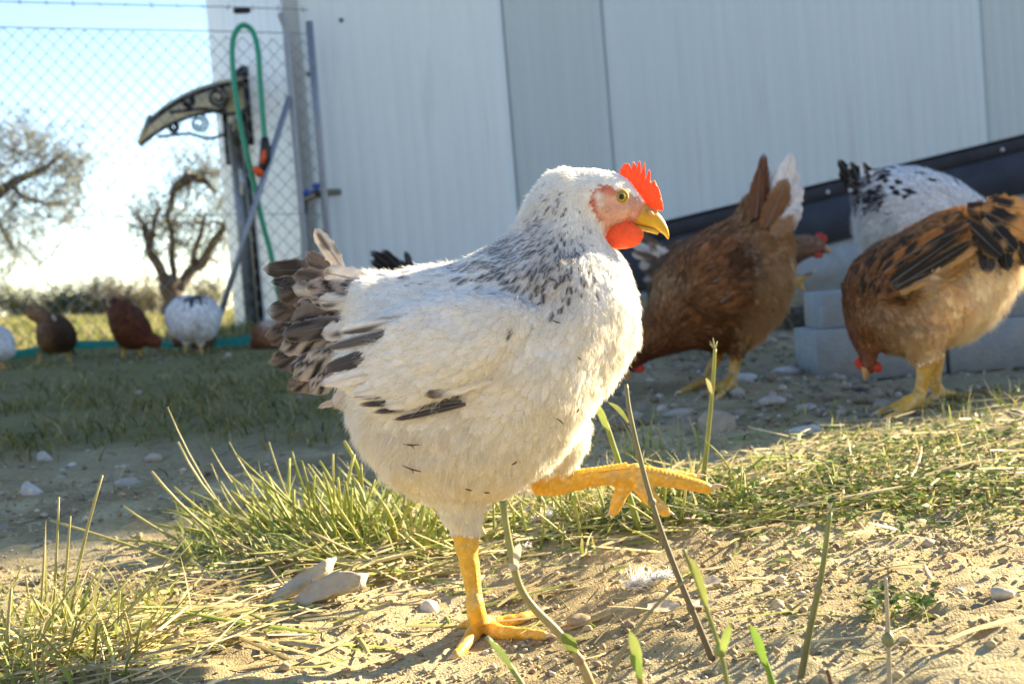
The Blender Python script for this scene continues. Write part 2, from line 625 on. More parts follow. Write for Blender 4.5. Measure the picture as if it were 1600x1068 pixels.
def build_ground():
    a = np.arcsinh(1500 / .35)
    xs = np.sinh(np.linspace(-a, a, 521)) * .35
    # finer spacing close in
    yn = np.concatenate([-np.geomspace(1500, .6, 40), np.linspace(-.4, .55, 16), np.geomspace(.6, 4.0, 330), np.geomspace(4.05, 1500, 150)])
    X, Y = np.meshgrid(xs, yn)
    Z = g(X, Y)
    V = np.stack([X, Y, Z], -1).reshape(-1, 3)
    nx = len(xs); ny = len(yn)
    i = (np.arange(ny - 1)[:, None] * nx + np.arange(nx - 1)[None]).ravel()
    q = np.stack([i, i + 1, i + nx + 1, i + nx], 1)
    p = V.copy(); p[:, 2] = 0
    x, y = V[:, 0], V[:, 1]
    n1 = fbm(p * 2.5, 4); n2 = fbm(p * 11 + 3, 4)
    soil = np.array([.385, .31, .165]); pale = np.array([.48, .40, .235]); dark = np.array([.24, .185, .10])
    grassy = np.array([.17, .165, .06]); field = np.array([.30, .26, .085])
    c = soil[None] + (pale - soil)[None] * smooth(.45, .68, n2)[:, None]
    c = c + (dark - c) * (smooth(.5, .68, 1 - n2) * .6)[:, None]
    # the shed's shade is also painted into the soil colour, darkening it
    shed_shade = smooth(1.9, 2.6, y + .5 * (n1 - .5)) * smooth(8, 6, y)
    c = c + (np.array([.27, .22, .13]) * (.7 + .6 * n2)[:, None] - c) * (shed_shade * .8)[:, None]
    m = grass_mask(x, y)
    c = c + (grassy * 1.0 - c) * (m * .75)[:, None]
    f = smooth(5.6, 7.5, y + .3 * n1) * smooth(.4, -.8, x + 0 * y)
    f = np.maximum(f, smooth(9, 14, np.hypot(x, y)))
    fc = field[None] * (.75 + .6 * n1)[:, None] + (np.array([.36, .29, .15]) - field)[None] * smooth(.5, .62, fbm(p * 1.7 + 9, 3))[:, None] * .7
    c = c + (fc - c) * f[:, None]
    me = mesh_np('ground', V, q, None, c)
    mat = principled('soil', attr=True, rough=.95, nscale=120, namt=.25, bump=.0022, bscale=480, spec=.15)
    return link('ground', me, mat, kind='structure', label='sloping bare soil of the hen yard with clods and thin grass')

def grass_mask(x, y):
    x = np.asarray(x, float); y = np.asarray(y, float)
    p = np.stack([x, y, np.zeros_like(x)], -1)
    n = fbm(p * 2.2 + 31, 3)
    m = smooth(2.25, 2.75, y + (n - .5) * 1.2) * smooth(.05, -.35, x + .06 * (y - 3) + (n - .5) * .7)
    m = m * smooth(7.5, 5.5, y)
    return np.clip(m, 0, 1)

build_ground()

# ------------------------------------------------------------------ shed
BETA = math.radians(17)
DV = np.array([math.cos(BETA), math.sin(BETA), 0]); EV = np.array([-math.sin(BETA), math.cos(BETA), 0])
NV = -EV          # outward normal of the long wall (towards the yard)
NE = -DV          # outward normal of the end wall
CORN = P(488, 470, 5.2); CORN[2] = 0
ELEN = 3.4
RIB = .05
WLEN = 15.0
def wall_hit(px, py):
    d = ray(px, py)
    t = ((CORN - CAMP) @ NV) / (d @ NV)
    q = CAMP + d * t
    return (q - CORN) @ DV, q[2]
def end_hit(px, py):
    d = ray(px, py)
    t = ((CORN - CAMP) @ NE) / (d @ NE)
    q = CAMP + d * t
    return (q - CORN) @ EV, q[2]
ELEN = end_hit(348, 300)[0]
_s0, _z0 = wall_hit(490, 482); _s1, _z1 = wall_hit(1600, 214)
BK = (_z1 - _z0) / (_s1 - _s0)
def zb(s):
    return _z0 + BK * (s - _s0)
# roof height: the shadow of the eaves falls where the photograph shows it
_tg = [(-.95, 1.74), (-.5, 1.79), (.0, 1.97), (.45, 2.13), (.75, 2.20)]
_ss = []; _hh = []
hs = np.array([math.sin(SUN_AZ), math.cos(SUN_AZ)])
for gx, gy in _tg:
    t = ((CORN[:2] - np.array([gx, gy])) @ NV[:2]) / (hs @ NV[:2])
    q = np.array([gx, gy]) + hs * t
    _ss.append((q - CORN[:2]) @ DV[:2]); _hh.append(float(gbase(gx, gy)) + t * math.tan(SUN_EL))
_pf = np.polyfit(_ss, _hh, 1)
def zt(s):
    return _pf[0] * s + _pf[1]
print('roof', _ss, _hh, 'ends', zt(0), zt(WLEN))

M_PANEL = principled('shed_panel_paint', attr=True, rough=.42, nscale=3.5, namt=.05, stretch=(6, 6, .35), spec=.4, bump=.0006, bscale=30,
                     dirt=((.42, .4, .36), 2.2, .62, .8))
M_PLINTH = principled('dark_flashing', (.042, .042, .05), rough=.8, spec=.2, nscale=9, namt=.25, bump=.001, bscale=12)
M_CONC = principled('pale_concrete', (.30, .335, .355), rough=.9, nscale=18, namt=.18, bump=.002, bscale=60, dirt=((.3, .28, .24), 6, .5, .75))
M_STEEL = principled('galvanised_steel', (.25, .27, .3), rough=.45, metal=.5, nscale=40, namt=.2)
M_BLACK = principled('black_metal', (.012, .012, .014), rough=.45, nscale=30, namt=.2)
M_DARK = principled('dark_void', (.02, .02, .022), rough=.9)
M_SCREW = principled('screw_head', (.6, .6, .62), rough=.35, metal=.6)

shed = root('shed', (CORN[0], CORN[1], float(gbase(CORN[0], CORN[1]))), 'white metal clad shed with vertical panels on a dark plinth behind the hens', 'shed')

def wp(s, z, out=0.0):
    return CORN + DV * s + NV * out + np.array([0, 0, z])
def ep(s, z, out=0.0):
    return CORN + EV * s + NE * out + np.array([0, 0, z])

def panel(fn, s0, s1, zlo, zhi, tint, name, rib=.052, gap=.004):
    ss = [s0 + gap, s0 + gap]; oo = [-.03, 0.0]
    s = s0 + .04
    while s < s1 - .03:
        ss += [s - .005, s - .002, s + .002, s + .005]; oo += [0, -.001, -.001, 0]
        s += rib
    ss += [s1 - gap, s1 - gap]; oo += [0, -.03]
    lo = np.array([fn(a, zlo(a), o) for a, o in zip(ss, oo)]); hi = np.array([fn(a, zhi(a), o) for a, o in zip(ss, oo)])
    mid = [lo + (hi - lo) * f for f in (0, .33, .66, 1)]
    V = np.concatenate(mid)
    n = len(ss)
    q = np.concatenate([np.stack([np.arange(n - 1) + k * n, np.arange(1, n) + k * n, np.arange(1, n) + (k + 1) * n, np.arange(n - 1) + (k + 1) * n], 1) for k in range(3)])
    mb = MB(); mb.add(V, q, None, tint)
    return mb.build(name, M_PANEL, shed, sm=False)

bnd = [0.02] + [wall_hit(x, y)[0] for x, y in ((800, 200), (955, 200), (1541, 150))]
tints = [(.64, .70, .70), (.44, .51, .515), (.50, .58, .60), (.42, .49, .50)]
while bnd[-1] < WLEN:
    bnd.append(bnd[-1] + (.42 if len(bnd) % 2 == 0 else 1.55))
bnd[-1] = WLEN
for i in range(len(bnd) - 1):
    panel(wp, bnd[i], bnd[i + 1], lambda s: zb(s) + .012, lambda s: zt(s), tints[i] if i < 4 else tints[2 + i % 2], 'wall_panel')
# end wall with its doorway
ds0 = end_hit(394, 300)[0]; ds1 = end_hit(374, 300)[0]
dz1 = end_hit(380, 178)[1]
zend = lambda s: zt(0) - .12 * s
zlo_e = lambda s: float(gbase(*(CORN + EV * s)[:2])) + .03
for a, b, lo in ((.02, ds0, zlo_e), (ds0, ds1, lambda s: dz1 + .02), (ds1, ELEN, zlo_e)):
    panel(ep, a, b, lo, zend, (.66, .655, .64), 'end_panel', rib=.2)
mb = MB()
w_ = ds1 - ds0
def quadbox(mb, fn, s0, s1, z0, z1, o0, o1, col=(1, 1, 1)):
    V = [fn(s, z(s) if callable(z) else z, o) for o in (o0, o1) for s in (s0, s1) for z in (z0, z1)]
    q = [[0, 1, 3, 2], [4, 6, 7, 5], [0, 4, 5, 1], [2, 3, 7, 6], [0, 2, 6, 4], [1, 5, 7, 3]]
    mb.add(np.array(V), np.array(q), None, col)
quadbox(mb, ep, ds0 + .06, ds1 - .06, lambda s: zlo_e(s), dz1 - .05, -.06, -.02)
door = mb.build('door', M_BLACK, shed, sm=False)
mb = MB()
quadbox(mb, ep, ds0, ds0 + .06, zlo_e, dz1, -.05, .02); quadbox(mb, ep, ds0 + .06, ds1 - .06, dz1 - .05, dz1, -.05, .02)
mb.build('door_frame', M_BLACK, door, sm=False)
mb = MB()
quadbox(mb, ep, ds1 - .06, ds1, zlo_e, dz1, -.05, .03)
mb.build('door_jamb', M_STEEL, door, sm=False)
mb = MB()
hz = end_hit(382, 290)[1]
quadbox(mb, ep, ds0 + .08, ds0 + .18, hz - .05, hz + .07, -.02, .03)
mb.build('door_lock', M_STEEL, door, sm=False)
# corner trim
mb = MB()
quadbox(mb, wp, -.012, .035, lambda s: zlo_e(0), lambda s: zt(0), .002, .014)
quadbox(mb, ep, -.012, .05, lambda s: zlo_e(0), lambda s: zt(0), .002, .014)
mb.build('corner_trim', principled('trim_paint', (.46, .5, .53), rough=.45, nscale=8, namt=.15), shed, sm=False)
# inner body, roof, plinth, base
mb = MB()
quadbox(mb, wp, .04, WLEN - .04, lambda s: zb(s) + .01, lambda s: zt(s) - .03, -.034, -.08)
quadbox(mb, ep, .09, ELEN - .04, lambda s: zend(s) - .4, lambda s: zend(s) - .03, -.034, -.08)
quadbox(mb, ep, ds1 + .02, ELEN - .04, lambda s: zlo_e(s), lambda s: zend(s) - .42, -.07, -.09)
quadbox(mb, ep, .09, ds0 - .02, lambda s: zlo_e(s), lambda s: zend(s) - .42, -.07, -.09)
mb.build('inner_wall', M_DARK, shed, sm=False)
mb = MB()
A = wp(-.0, zt(0), .03); B = wp(WLEN, zt(WLEN), .03); Cc = wp(WLEN, zt(WLEN) - .12 * ELEN, -ELEN); D = wp(0, zt(0) - .12 * ELEN, -ELEN)
up = np.array([0, 0, .09])
mb.add(np.array([A, B, Cc, D, A + up, B + up, Cc + up, D + up]), np.array([[3, 2, 1, 0], [4, 5, 6, 7], [0, 1, 5, 4], [1, 2, 6, 5], [2, 3, 7, 6], [3, 0, 4, 7]]))
mb.build('roof', M_STEEL, shed, sm=False)
mb = MB()
quadbox(mb, wp, .02, WLEN, lambda s: float(gbase(*(CORN + DV * s)[:2])) - .3, lambda s: zt(s) - .12 * ELEN, -ELEN, -ELEN + .05)
quadbox(mb, wp, WLEN - .05, WLEN, lambda s: float(gbase(*(CORN + DV * s)[:2])) - .3, lambda s: zt(s) - .12 * ELEN - .05, -ELEN + .06, -.09)
mb.build('back_wall', M_CONC, shed, sm=False)
ph = abs(wall_hit(1500, 239)[1] - wall_hit(1500, 327)[1])
mb = MB()
quadbox(mb, wp, -.02, WLEN, lambda s: zb(s) - ph * .24, lambda s: zb(s), -.05, .012)
cap_ = mb.build('plinth_cap', M_PLINTH, shed, sm=False)
mb = MB()
quadbox(mb, wp, -.02, WLEN, lambda s: zb(s) - ph, lambda s: zb(s) - ph * .24 - .002, -.05, .022)
mb.build('plinth', principled('blue_grey_flashing', (.045, .052, .068), rough=.8, spec=.2, nscale=9, namt=.25, bump=.001, bscale=12), shed, sm=False)
mb = MB()
quadbox(mb, wp, -.01, WLEN, lambda s: min(float(gbase(*(CORN + DV * s)[:2])) - .3, zb(s) - ph - .1), lambda s: zb(s) - ph - .003, -.06, .01)
mb.build('foundation', M_CONC, shed, sm=False)
for (x, y) in ((1290, 293), (1563, 236), (1420, 262), (1150, 328)):
    s, z = wall_hit(x, y)
    mb = MB()
    bm = bmesh.new(); bmesh.ops.create_uvsphere(bm, u_segments=8, v_segments=5, radius=.009)
    mb.bm(bm, Matrix.Translation(Vector(wp(s, zb(s) - ph * .13, .014))))
    mb.build('screw', M_SCREW, cap_)
for (x, y) in ((533, 32), (473, 100)):
    s, z = wall_hit(x, y) if x > 490 else (.06, end_hit(473, 100)[1])
    mb = MB()
    bm = bmesh.new(); bmesh.ops.create_uvsphere(bm, u_segments=8, v_segments=5, radius=.008)
    mb.bm(bm, Matrix.Translation(Vector(wp(s, z, .004))))
    mb.build('screw', M_BLACK, shed)

# ------------------------------------------------------------------ awning over the door
sa = end_hit(392, 160)[0]; sb = end_hit(350, 150)[0]
za = end_hit(372, 140)[1]
aw = root('door_awning', ep((sa + sb) / 2, za, 0), 'curved door awning with black scroll brackets on the shed end wall', 'awning')
tipw = None
outL = .3
for k in range(80):
    q = ep(sb, za - .18, outL)
    if proj(q)[0] > 219:
        outL += .02
    else:
        break
drop = 0
while proj(ep(sb, za - drop, outL))[1] < 222:
    drop += .01
prof = [(0, 0), (outL * .3, -drop * .1), (outL * .6, -drop * .34), (outL * .84, -drop * .68), (outL, -drop)]
prof = catmull(np.array([(a, b) for a, b in prof]), 6)
mb = MB()
n = len(prof)
Vt = np.array([[ep(s, za + z, o) for s in (sa, sb)] for o, z in prof]).reshape(-1, 3)
Vb = Vt - np.array([0, 0, .008])
q = []
for i in range(n - 1):
    q += [[2 * i, 2 * i + 1, 2 * i + 3, 2 * i + 2], [2 * n + 2 * i, 2 * n + 2 * i + 2, 2 * n + 2 * i + 3, 2 * n + 2 * i + 1]]
    q += [[2 * i, 2 * i + 2, 2 * n + 2 * i + 2, 2 * n + 2 * i], [2 * i + 1, 2 * n + 2 * i + 1, 2 * n + 2 * i + 3, 2 * i + 3]]
mb.add(np.concatenate([Vt, Vb]), np.array(q))
mb.build('canopy_panel', principled('bronze_polycarbonate', (.85, .78, .64), rough=.35, transl=.6, nscale=12, namt=.12), aw)
for s in (sa + .03, sb - .03):
    mb = MB()
    mb.tube(np.array([ep(s, za + z - .02, o) for o, z in prof]), .009, 6)
    low = catmull(np.array([(.0, -.14), (.1, -.16), (outL * .45, -drop * .2 - .10), (outL * .8, -drop * .75 - .02)]), 6)
    mb.tube(np.array([ep(s, za + z, o) for o, z in low]), .008, 6)
    mb.tube(np.array([ep(s, za + z, .01) for z in (.02, -.3)]), .015, 6)
    for c in (.14, .27, .4):
        if c > outL * .75:
            continue
        zz = np.interp(c, prof[:, 0], prof[:, 1])
        lz = np.interp(c, low[:, 0], low[:, 1])
        r = abs(zz - lz) * .36
        th = np.linspace(0, 3.6 * math.pi, 26)
        rr = r * (1 - th / th[-1] * .75)
        mb.tube(np.array([ep(s, za + (zz + lz) / 2 + b * math.sin(a + c * 9), c + b * math.cos(a + c * 9)) for a, b in zip(th, rr)]), .008, 5)
    mb.build('bracket', M_BLACK, aw)
mb = MB()
mb.tube(np.array([ep(s, za - drop, outL) for s in (sa, sb)]), .012, 6)
mb.build('front_rail', M_STEEL, aw)
mb = MB()
mb.tube(np.array([ep(s, za + .02, .02) for s in (sa, sb)]), .03, 6)
mb.build('wall_rail', M_BLACK, aw)

# ------------------------------------------------------------------ fence
FY = 5.0
fence_a = P(462, 300, FY); fence_a[2] = 0
fdir = norm(np.array([-1, -.25, 0]))
fn_ = np.array([fdir[1], -fdir[0], 0])
if fn_[1] > 0:
    fn_ = -fn_
def fh(px, py):
    d = ray(px, py)
    t = ((fence_a - CAMP) @ fn_) / (d @ fn_)
    q = CAMP + d * t
    return (q - fence_a) @ fdir, q[2]
def fp(u, z, out=0.0):
    return fence_a + fdir * u + fn_ * out + np.array([0, 0, z])
def fpk(u, z, out=0.0):
    return fp(u, z + FK * (u - _uR), out)
ztop = fh(440, 52)[1]
zbar = fh(380, 16)[1]
_uL, _zL = fh(10, 38)
_uR, _zR = fh(440, 52)
FK = (_zL - _zR) / (_uL - _uR)      # the fence top climbs a little away from the shed
fence = root('wire_fence', fp(0, float(gbase(*fence_a[:2]))), 'galvanised chain link fence with a barbed wire strand beside the shed', 'fence')
fence_len = 7.0
# diamonds
dw = .026
mb = MB()
zlo = float(gbase(*fp(1.5, 0)[:2])) + .01
nrow = int((ztop - zlo) / .028)
ncol = int((fence_len + .085) / dw)
for c in range(ncol):
    u0 = -.085 + c * dw
    pts = []
    for r in range(nrow + 1):
        sgn = 1 if r % 2 else -1
        pts.append(fpk(u0 + sgn * (1 if c % 2 else -1) * dw * .5, zlo + r * .028 + .012 * math.sin(u0 * 2.1), .0026 * sgn))
    V, qd, _ = tube(np.array(pts), .0018, 3, False)
    mb.add(V, qd)
    pts = [p + fdir * dw * .0 for p in pts]
o = mb.build('chain_link', principled('fence_wire', (.2, .22, .25), rough=.5, metal=.3), fence)
o['kind'] = 'stuff'
def wire(z0, name, r=.0016, barbs=False, sag=.01):
    mb = MB()
    us = np.linspace(-.10, fence_len, 60)
    mb.tube(np.array([fpk(u, z0 - sag * math.sin(u * 1.6) ** 2, .002) for u in us]), r, 5)
    if barbs:
        u = -.08
        while u < fence_len:
            for k in range(3):
                a = rng.uniform(0, 6.28)
                dd = np.array([0, math.cos(a), math.sin(a)]) * .012 + fdir * rng.uniform(-.006, .006)
                c = fpk(u, z0 - sag * math.sin(u * 1.6) ** 2, .002)
                mb.tube(np.array([c - dd, c + dd]), .001, 4)
            u += .085
    mb.build(name, M_STEEL, fence)
wire(ztop, 'top_wire', .002)
wire((ztop * .42 + zlo * .58), 'tension_wire', .0016)
wire(zlo + .01, 'bottom_wire', .0018)
wire(zbar, 'barbed_wire', .002, True)
# posts
u1, z1 = fh(448, 150)
def post(pts, r, name='post'):
    mb = MB(); mb.tube(catmull(np.array(pts), 6), r, 10); return mb.build(name, M_STEEL, fence)
pz = float(gbase(*fp(0, 0)[:2])) - .15
uu = [fh(x, y)[0] for x, y in ((449, 90), (475, 390))]
zz = [fh(x, y)[1] for x, y in ((449, 90), (475, 390))]
ux = lambda z: uu[0] + (uu[1] - uu[0]) * (z - zz[0]) / (zz[1] - zz[0])
zt_ = fh(447, 70)[1]
mb = MB()
pts = [fp(ux(pz), pz, .03), fp(ux(.4), .4, .03), fp(ux(1.0), 1.0, .03), fp(ux(zt_), zt_, .03)]
zz2 = fh(436, 24)
arm = catmull(np.array([fp(ux(zt_), zt_, .03), fp(fh(446, 50)[0], fh(446, 50)[1], .03), fp(zz2[0], zz2[1], .035)]), 5)
mb.tube(np.concatenate([np.array(pts), arm[1:]]), .0115, 10)
mb.build('post', M_STEEL, fence)
_e = [P(483, 34, 5.08), P(497, 200, 5.08), P(509, 345, 5.08)]
mb = MB(); mb.tube(np.array([_e[0], _e[1], _e[2], _e[2] + (_e[2] - _e[1]) * 1.9]), .0135, 10); mb.build('post', M_STEEL, fence)
b0 = fh(450, 155); b1 = fh(347, 478); b2 = (b1[0] + (b1[0] - b0[0]) * .3, b1[1] + (b1[1] - b0[1]) * .3)
mb = MB(); mb.tube(np.array([fp(b0[0], b0[1], .06), fp(b2[0], b2[1], .06)]), .0105, 10); mb.build('brace', M_STEEL, fence)
for u in (2.75, 5.4):
    mb = MB(); gz = float(gbase(*fp(u, 0)[:2])) - .15
    mb.tube(np.array([fp(u, gz, .03), fp(u, zbar + .03, .03)]), .021, 10); mb.build('post', M_STEEL, fence)
tb = fh(378, 17)
mb = MB()
mb.tube(np.array([fp(tb[0] + d, tb[1], .003) for d in (-.03, -.02, .02, .03)]), [.006, .011, .011, .006], 8)
mb.build('wire_tensioner', M_BLACK, fence)

# green shade cloth lying along the foot of the fence
mb = MB()
rows = []
us = np.linspace(-.35, 3.2, 90)
for i, u in enumerate(us):
    c = fp(u, 0, .03)
    gz = float(g(c[0], c[1]))
    hgt = .016 + .014 * math.sin(u * 3.1) + .012 * math.sin(u * 9)
    rows.append([fp(u, gz - .01, .02), fp(u, gz + max(hgt, .012), .028), fp(u, gz + max(hgt, .012) * .7, .055), fp(u, gz - .01, .06 + .02 * math.sin(u * 5))])
V = np.array(rows).reshape(-1, 3)
i = (np.arange(len(us) - 1)[:, None] * 4 + np.arange(3)[None]).ravel()
mb.add(V, np.stack([i, i + 4, i + 5, i + 1], 1))
mb.build('shade_cloth', principled('green_netting', (.02, .24, .17), rough=.8, nscale=60, namt=.3, transl=.2), None, label='green shade cloth strip lying along the foot of the fence', cat='netting', loc=fp(0, 0))

# hose hung over the fence
M_HOSE = principled('green_hose', (.008, .27, .15), rough=.35, nscale=30, namt=.12)
hose_px = [(452, 520), (440, 490), (430, 440), (420, 390), (409, 350), (398, 300), (386, 250), (375, 200), (367, 150), (362, 100), (363, 66), (372, 47), (383, 44), (394, 55), (401, 85), (404, 130), (407, 170), (410, 205), (411, 222)]
hp_ = catmull(np.array([fp(*fh(x, y), .045 + (.02 if x > 395 and y < 240 else 0)) for x, y in hose_px]), 6)
hose = root('garden_hose', fp(*fh(430, 440), .05), 'green garden hose looped over the fence with an orange and black nozzle', 'hose')
mb = MB(); mb.tube(hp_, .0095, 10); mb.build('tube', M_HOSE, hose)
mb = MB(); mb.tube(np.array([fp(*fh(x, y), .065) for x, y in ((411, 218), (412, 228), (412.5, 240), (412, 252), (409, 262), (404, 270))]), [.012, .017, .02, .021, .016, .015], 10)
noz = mb.build('nozzle', M_BLACK, hose)
mb = MB(); mb.tube(np.array([fp(*fh(x, y), .068) for x, y in ((405, 267), (402, 270), (396, 273))]), [.016, .021, .018], 10)
mb.build('nozzle_head', principled('orange_plastic', (.75, .09, .01), rough=.4), noz)
mb = MB(); mb.tube(np.array([fp(*fh(x, y), .085) for x, y in ((410, 238), (408, 250), (407, 258))]), [.006, .01, .007], 8)
mb.build('trigger', MATS['orange_plastic'], noz)

# water tap on the shed corner
tz = end_hit(500, 300)[1]
tp0 = P(512, 300, 5.14); tp1 = P(474, 313, 5.05)
tap = root('water_tap', tp0, 'water tap with blue handles and a green hose by the shed corner', 'tap')
mb = MB(); mb.tube(np.array([P(530, 300, 5.2), P(505, 301, 5.12), P(488, 305, 5.08), P(475, 311, 5.05), P(474, 320, 5.05)]), [.012, .014, .016, .015, .013], 8); mb.build('pipe', principled('brass', (.2, .16, .1), rough=.4, metal=.7), tap)
for (x, y, Y) in ((479, 303, 5.05), (494, 293, 5.08)):
    mb = MB(); mb.tube(np.array([P(x, y + 6, Y), P(x, y, Y)]), .006, 8); mb.tube(np.array([P(x - 6, y - 1, Y), P(x, y - 3, Y), P(x + 6, y - 1, Y)]), [.008, .011, .008], 8); mb.build('tap_handle', principled('blue_plastic', (.02, .08, .5), rough=.4) if 'blue_plastic' not in MATS else MATS['blue_plastic'], tap)
mb = MB(); mb.tube(np.array([P(474, 314, 5.05), P(473, 335, 5.05)]), .017, 10); mb.build('hose_connector', M_BLACK, tap)
mb = MB(); mb.tube(catmull(np.array([P(473, 333, 5.05), P(474, 400, 5.05), P(478, 470, 5.04), P(484, 535, 5.03)]), 6), .0095, 8); mb.build('tube', M_HOSE, tap)

# ------------------------------------------------------------------ olive trees and far shrubs
def limb(mb, pts, rads, Y, jit=.0, n=9):
    px = (P(801, 500, Y) - P(800, 500, Y))[0]
    w = catmull(np.array([P(x, y, Y) + np.array([0, d * px, 0]) for x, y, d in pts]), 5)
    r = np.interp(np.linspace(0, 1, len(w)), np.linspace(0, 1, len(rads)), rads) * px
    w = w + (np.stack([vnoise(w * 9 + k * 31) for k in range(3)], 1) - .5) * r[:, None] * .9
    r = r * (1 + .35 * (vnoise(w * 14) - .5))
    mb.tube(w, r, n)
    return w

def crown(mb, clusters, Y, n, col, L, twig=None, colv=.35):
    px = (P(801, 500, Y) - P(800, 500, Y))[0]
    w = np.array([c[2] ** 2 * c[3] for c in clusters], float); w /= w.sum()
    ids = rng.choice(len(clusters), n, p=w)
    ctr = np.array([P(c[0], c[1], Y) + np.array([0, (c[4] if len(c) > 4 else 0) * px, 0]) for c in clusters])
    rad = np.array([c[2] for c in clusters]) * px
    # leaves sit on short sprays, so the crown breaks into clumps and gaps
    ns = max(8, n // 14)
    sid = rng.choice(len(clusters), ns, p=w)
    v = norm(rng.normal(size=(ns, 3))) * (rng.random(ns) ** .45)[:, None]
    sp = ctr[sid] + v * rad[sid][:, None]
    sd = norm(v + rng.normal(size=(ns, 3)) * .7 + np.array([0, 0, .2]))
    k = rng.integers(0, ns, n)
    t = rng.random(n)
    c = sp[k] + sd[k] * (t * L * 7)[:, None] + rng.normal(size=(n, 3)) * L * .45
    d = norm(sd[k] + rng.normal(size=(n, 3)) * .8)
    cc = np.array(col)[None] * (1 + colv * rng.normal(size=(n, 1))).clip(.4, 1.9)
    cc = cc + rng.random((n, 1)) ** 3 * np.array([[.10, .085, .035]])
    leaves(mb, c, d, norm(rng.normal(size=(n, 3))), L * rng.uniform(.7, 1.3, n), L * .34 * rng.uniform(.7, 1.3, n), cc)
    if twig is not None:
        for j in range(0, ns, 3):
            b = ctr[sid[j]]
            twig.tube(np.array([b + (sp[j] - b) * .1, b + (sp[j] - b) * .6 + rng.normal(size=3) * L, sp[j] + sd[j] * L * 5]), [L * .11, L * .08, L * .03], 4)

Y1 = 12.0
t1 = root('olive_tree', P(-80, 480, Y1), 'olive tree cut by the left edge, wide leafy crown over a leaning branch', 'tree')
mb = MB(); limb(mb, [(-78, 500, 0), (-80, 440, 0), (-70, 380, 0), (-40, 330, 0)], [26, 21, 17, 13], Y1)
mb.build('trunk', M_BARK, t1)
mb = MB()
limb(mb, [(-50, 340, 0), (0, 300, -10), (30, 283, -10), (62, 268, 0), (98, 236, 10)], [11, 9, 7.5, 5, 2], Y1)
limb(mb, [(-45, 335, 0), (-60, 270, 20), (-40, 220, 30)], [10, 7, 3], Y1)
limb(mb, [(20, 288, -10), (50, 310, -30), (90, 320, -30), (125, 318, -20)], [5, 3.5, 2.4, 1.2], Y1)
limb(mb, [(-10, 305, -10), (10, 350, -30), (30, 395, -20)], [5, 3, 1.4], Y1)
mb.build('branch', M_BARK, t1)
mb = MB(); tw = MB()
crown(mb, [(20, 235, 38, 1), (70, 245, 34, 1), (105, 250, 30, 1), (125, 290, 24, .8), (90, 300, 40, .8), (30, 320, 45, .8, -30), (100, 345, 36, .6), (30, 385, 40, .5), (60, 410, 28, .3), (10, 440, 30, .3), (-40, 260, 60, .9), (-90, 250, 70, .9), (-130, 310, 70, .9), (-30, 360, 60, .7, 40), (0, 205, 26, .6)], Y1, 15000, (.19, .175, .10), .038, tw)
mb.build('crown', M_LEAF, t1)
tw.build('twig', M_BARK, t1)

Y2 = 14.0
t2 = root('olive_tree', P(273, 478, Y2), 'heavily pruned olive tree with a short forked trunk beside the shed', 'tree')
mb = MB(); limb(mb, [(274, 492, 0), (273, 470, 0), (271, 452, 0), (272, 436, 0)], [22, 18, 18, 16], Y2, n=12)
mb.build('trunk', M_BARK, t2)
mb = MB()
limb(mb, [(266, 448, 0), (252, 420, -8), (240, 395, -14), (232, 368, -10), (222, 347, 0), (206, 330, 6)], [10, 8, 7, 6.5, 4, 1.5], Y2)
limb(mb, [(238, 375, -10), (246, 345, -14), (250, 322, -10)], [5, 4.5, 2], Y2)
limb(mb, [(280, 446, 0), (298, 424, 8), (318, 400, 12), (334, 374, 12), (352, 350, 10), (372, 318, 6)], [11, 9, 8, 6.5, 4.5, 2], Y2)
limb(mb, [(300, 420, 8), (300, 390, 20), (310, 360, 24), (318, 330, 20)], [6, 5.5, 4, 1.8], Y2)
limb(mb, [(272, 440, 0), (268, 405, 4), (267, 370, 8), (262, 335, 4), (268, 300, 0)], [6, 5, 5, 4, 2.6], Y2)
limb(mb, [(266, 330, 4), (272, 296, 0), (286, 282, -4), (304, 278, -6), (322, 284, -4), (338, 300, 0)], [4, 6.5, 7.5, 7, 5, 2.5], Y2)
limb(mb, [(300, 280, -6), (296, 300, -8), (292, 330, -8)], [3, 2, 1], Y2)
limb(mb, [(350, 352, 10), (330, 345, 20), (312, 352, 25), (300, 340, 25)], [2.5, 2, 1.5, .8], Y2)
mb.build('branch', M_BARK, t2)
mb = MB(); tw = MB()
crown(mb, [(290, 266, 22, 1.2), (322, 272, 24, 1.2), (340, 296, 16, 1), (272, 292, 16, .8), (250, 325, 20, .9), (265, 352, 24, .9), (232, 352, 20, .8), (210, 342, 20, .5), (278, 378, 22, .8), (302, 352, 22, .6), (330, 352, 24, .7), (320, 392, 20, .6), (345, 380, 24, .7), (248, 392, 20, .4), (222, 385, 16, .35), (355, 330, 25, .6), (380, 340, 30, .7), (235, 435, 18, .25), (325, 440, 16, .25)], Y2, 8500, (.18, .16, .085), .038, tw)
mb.build('crown', M_LEAF, t2)
tw.build('twig', M_BARK, t2)

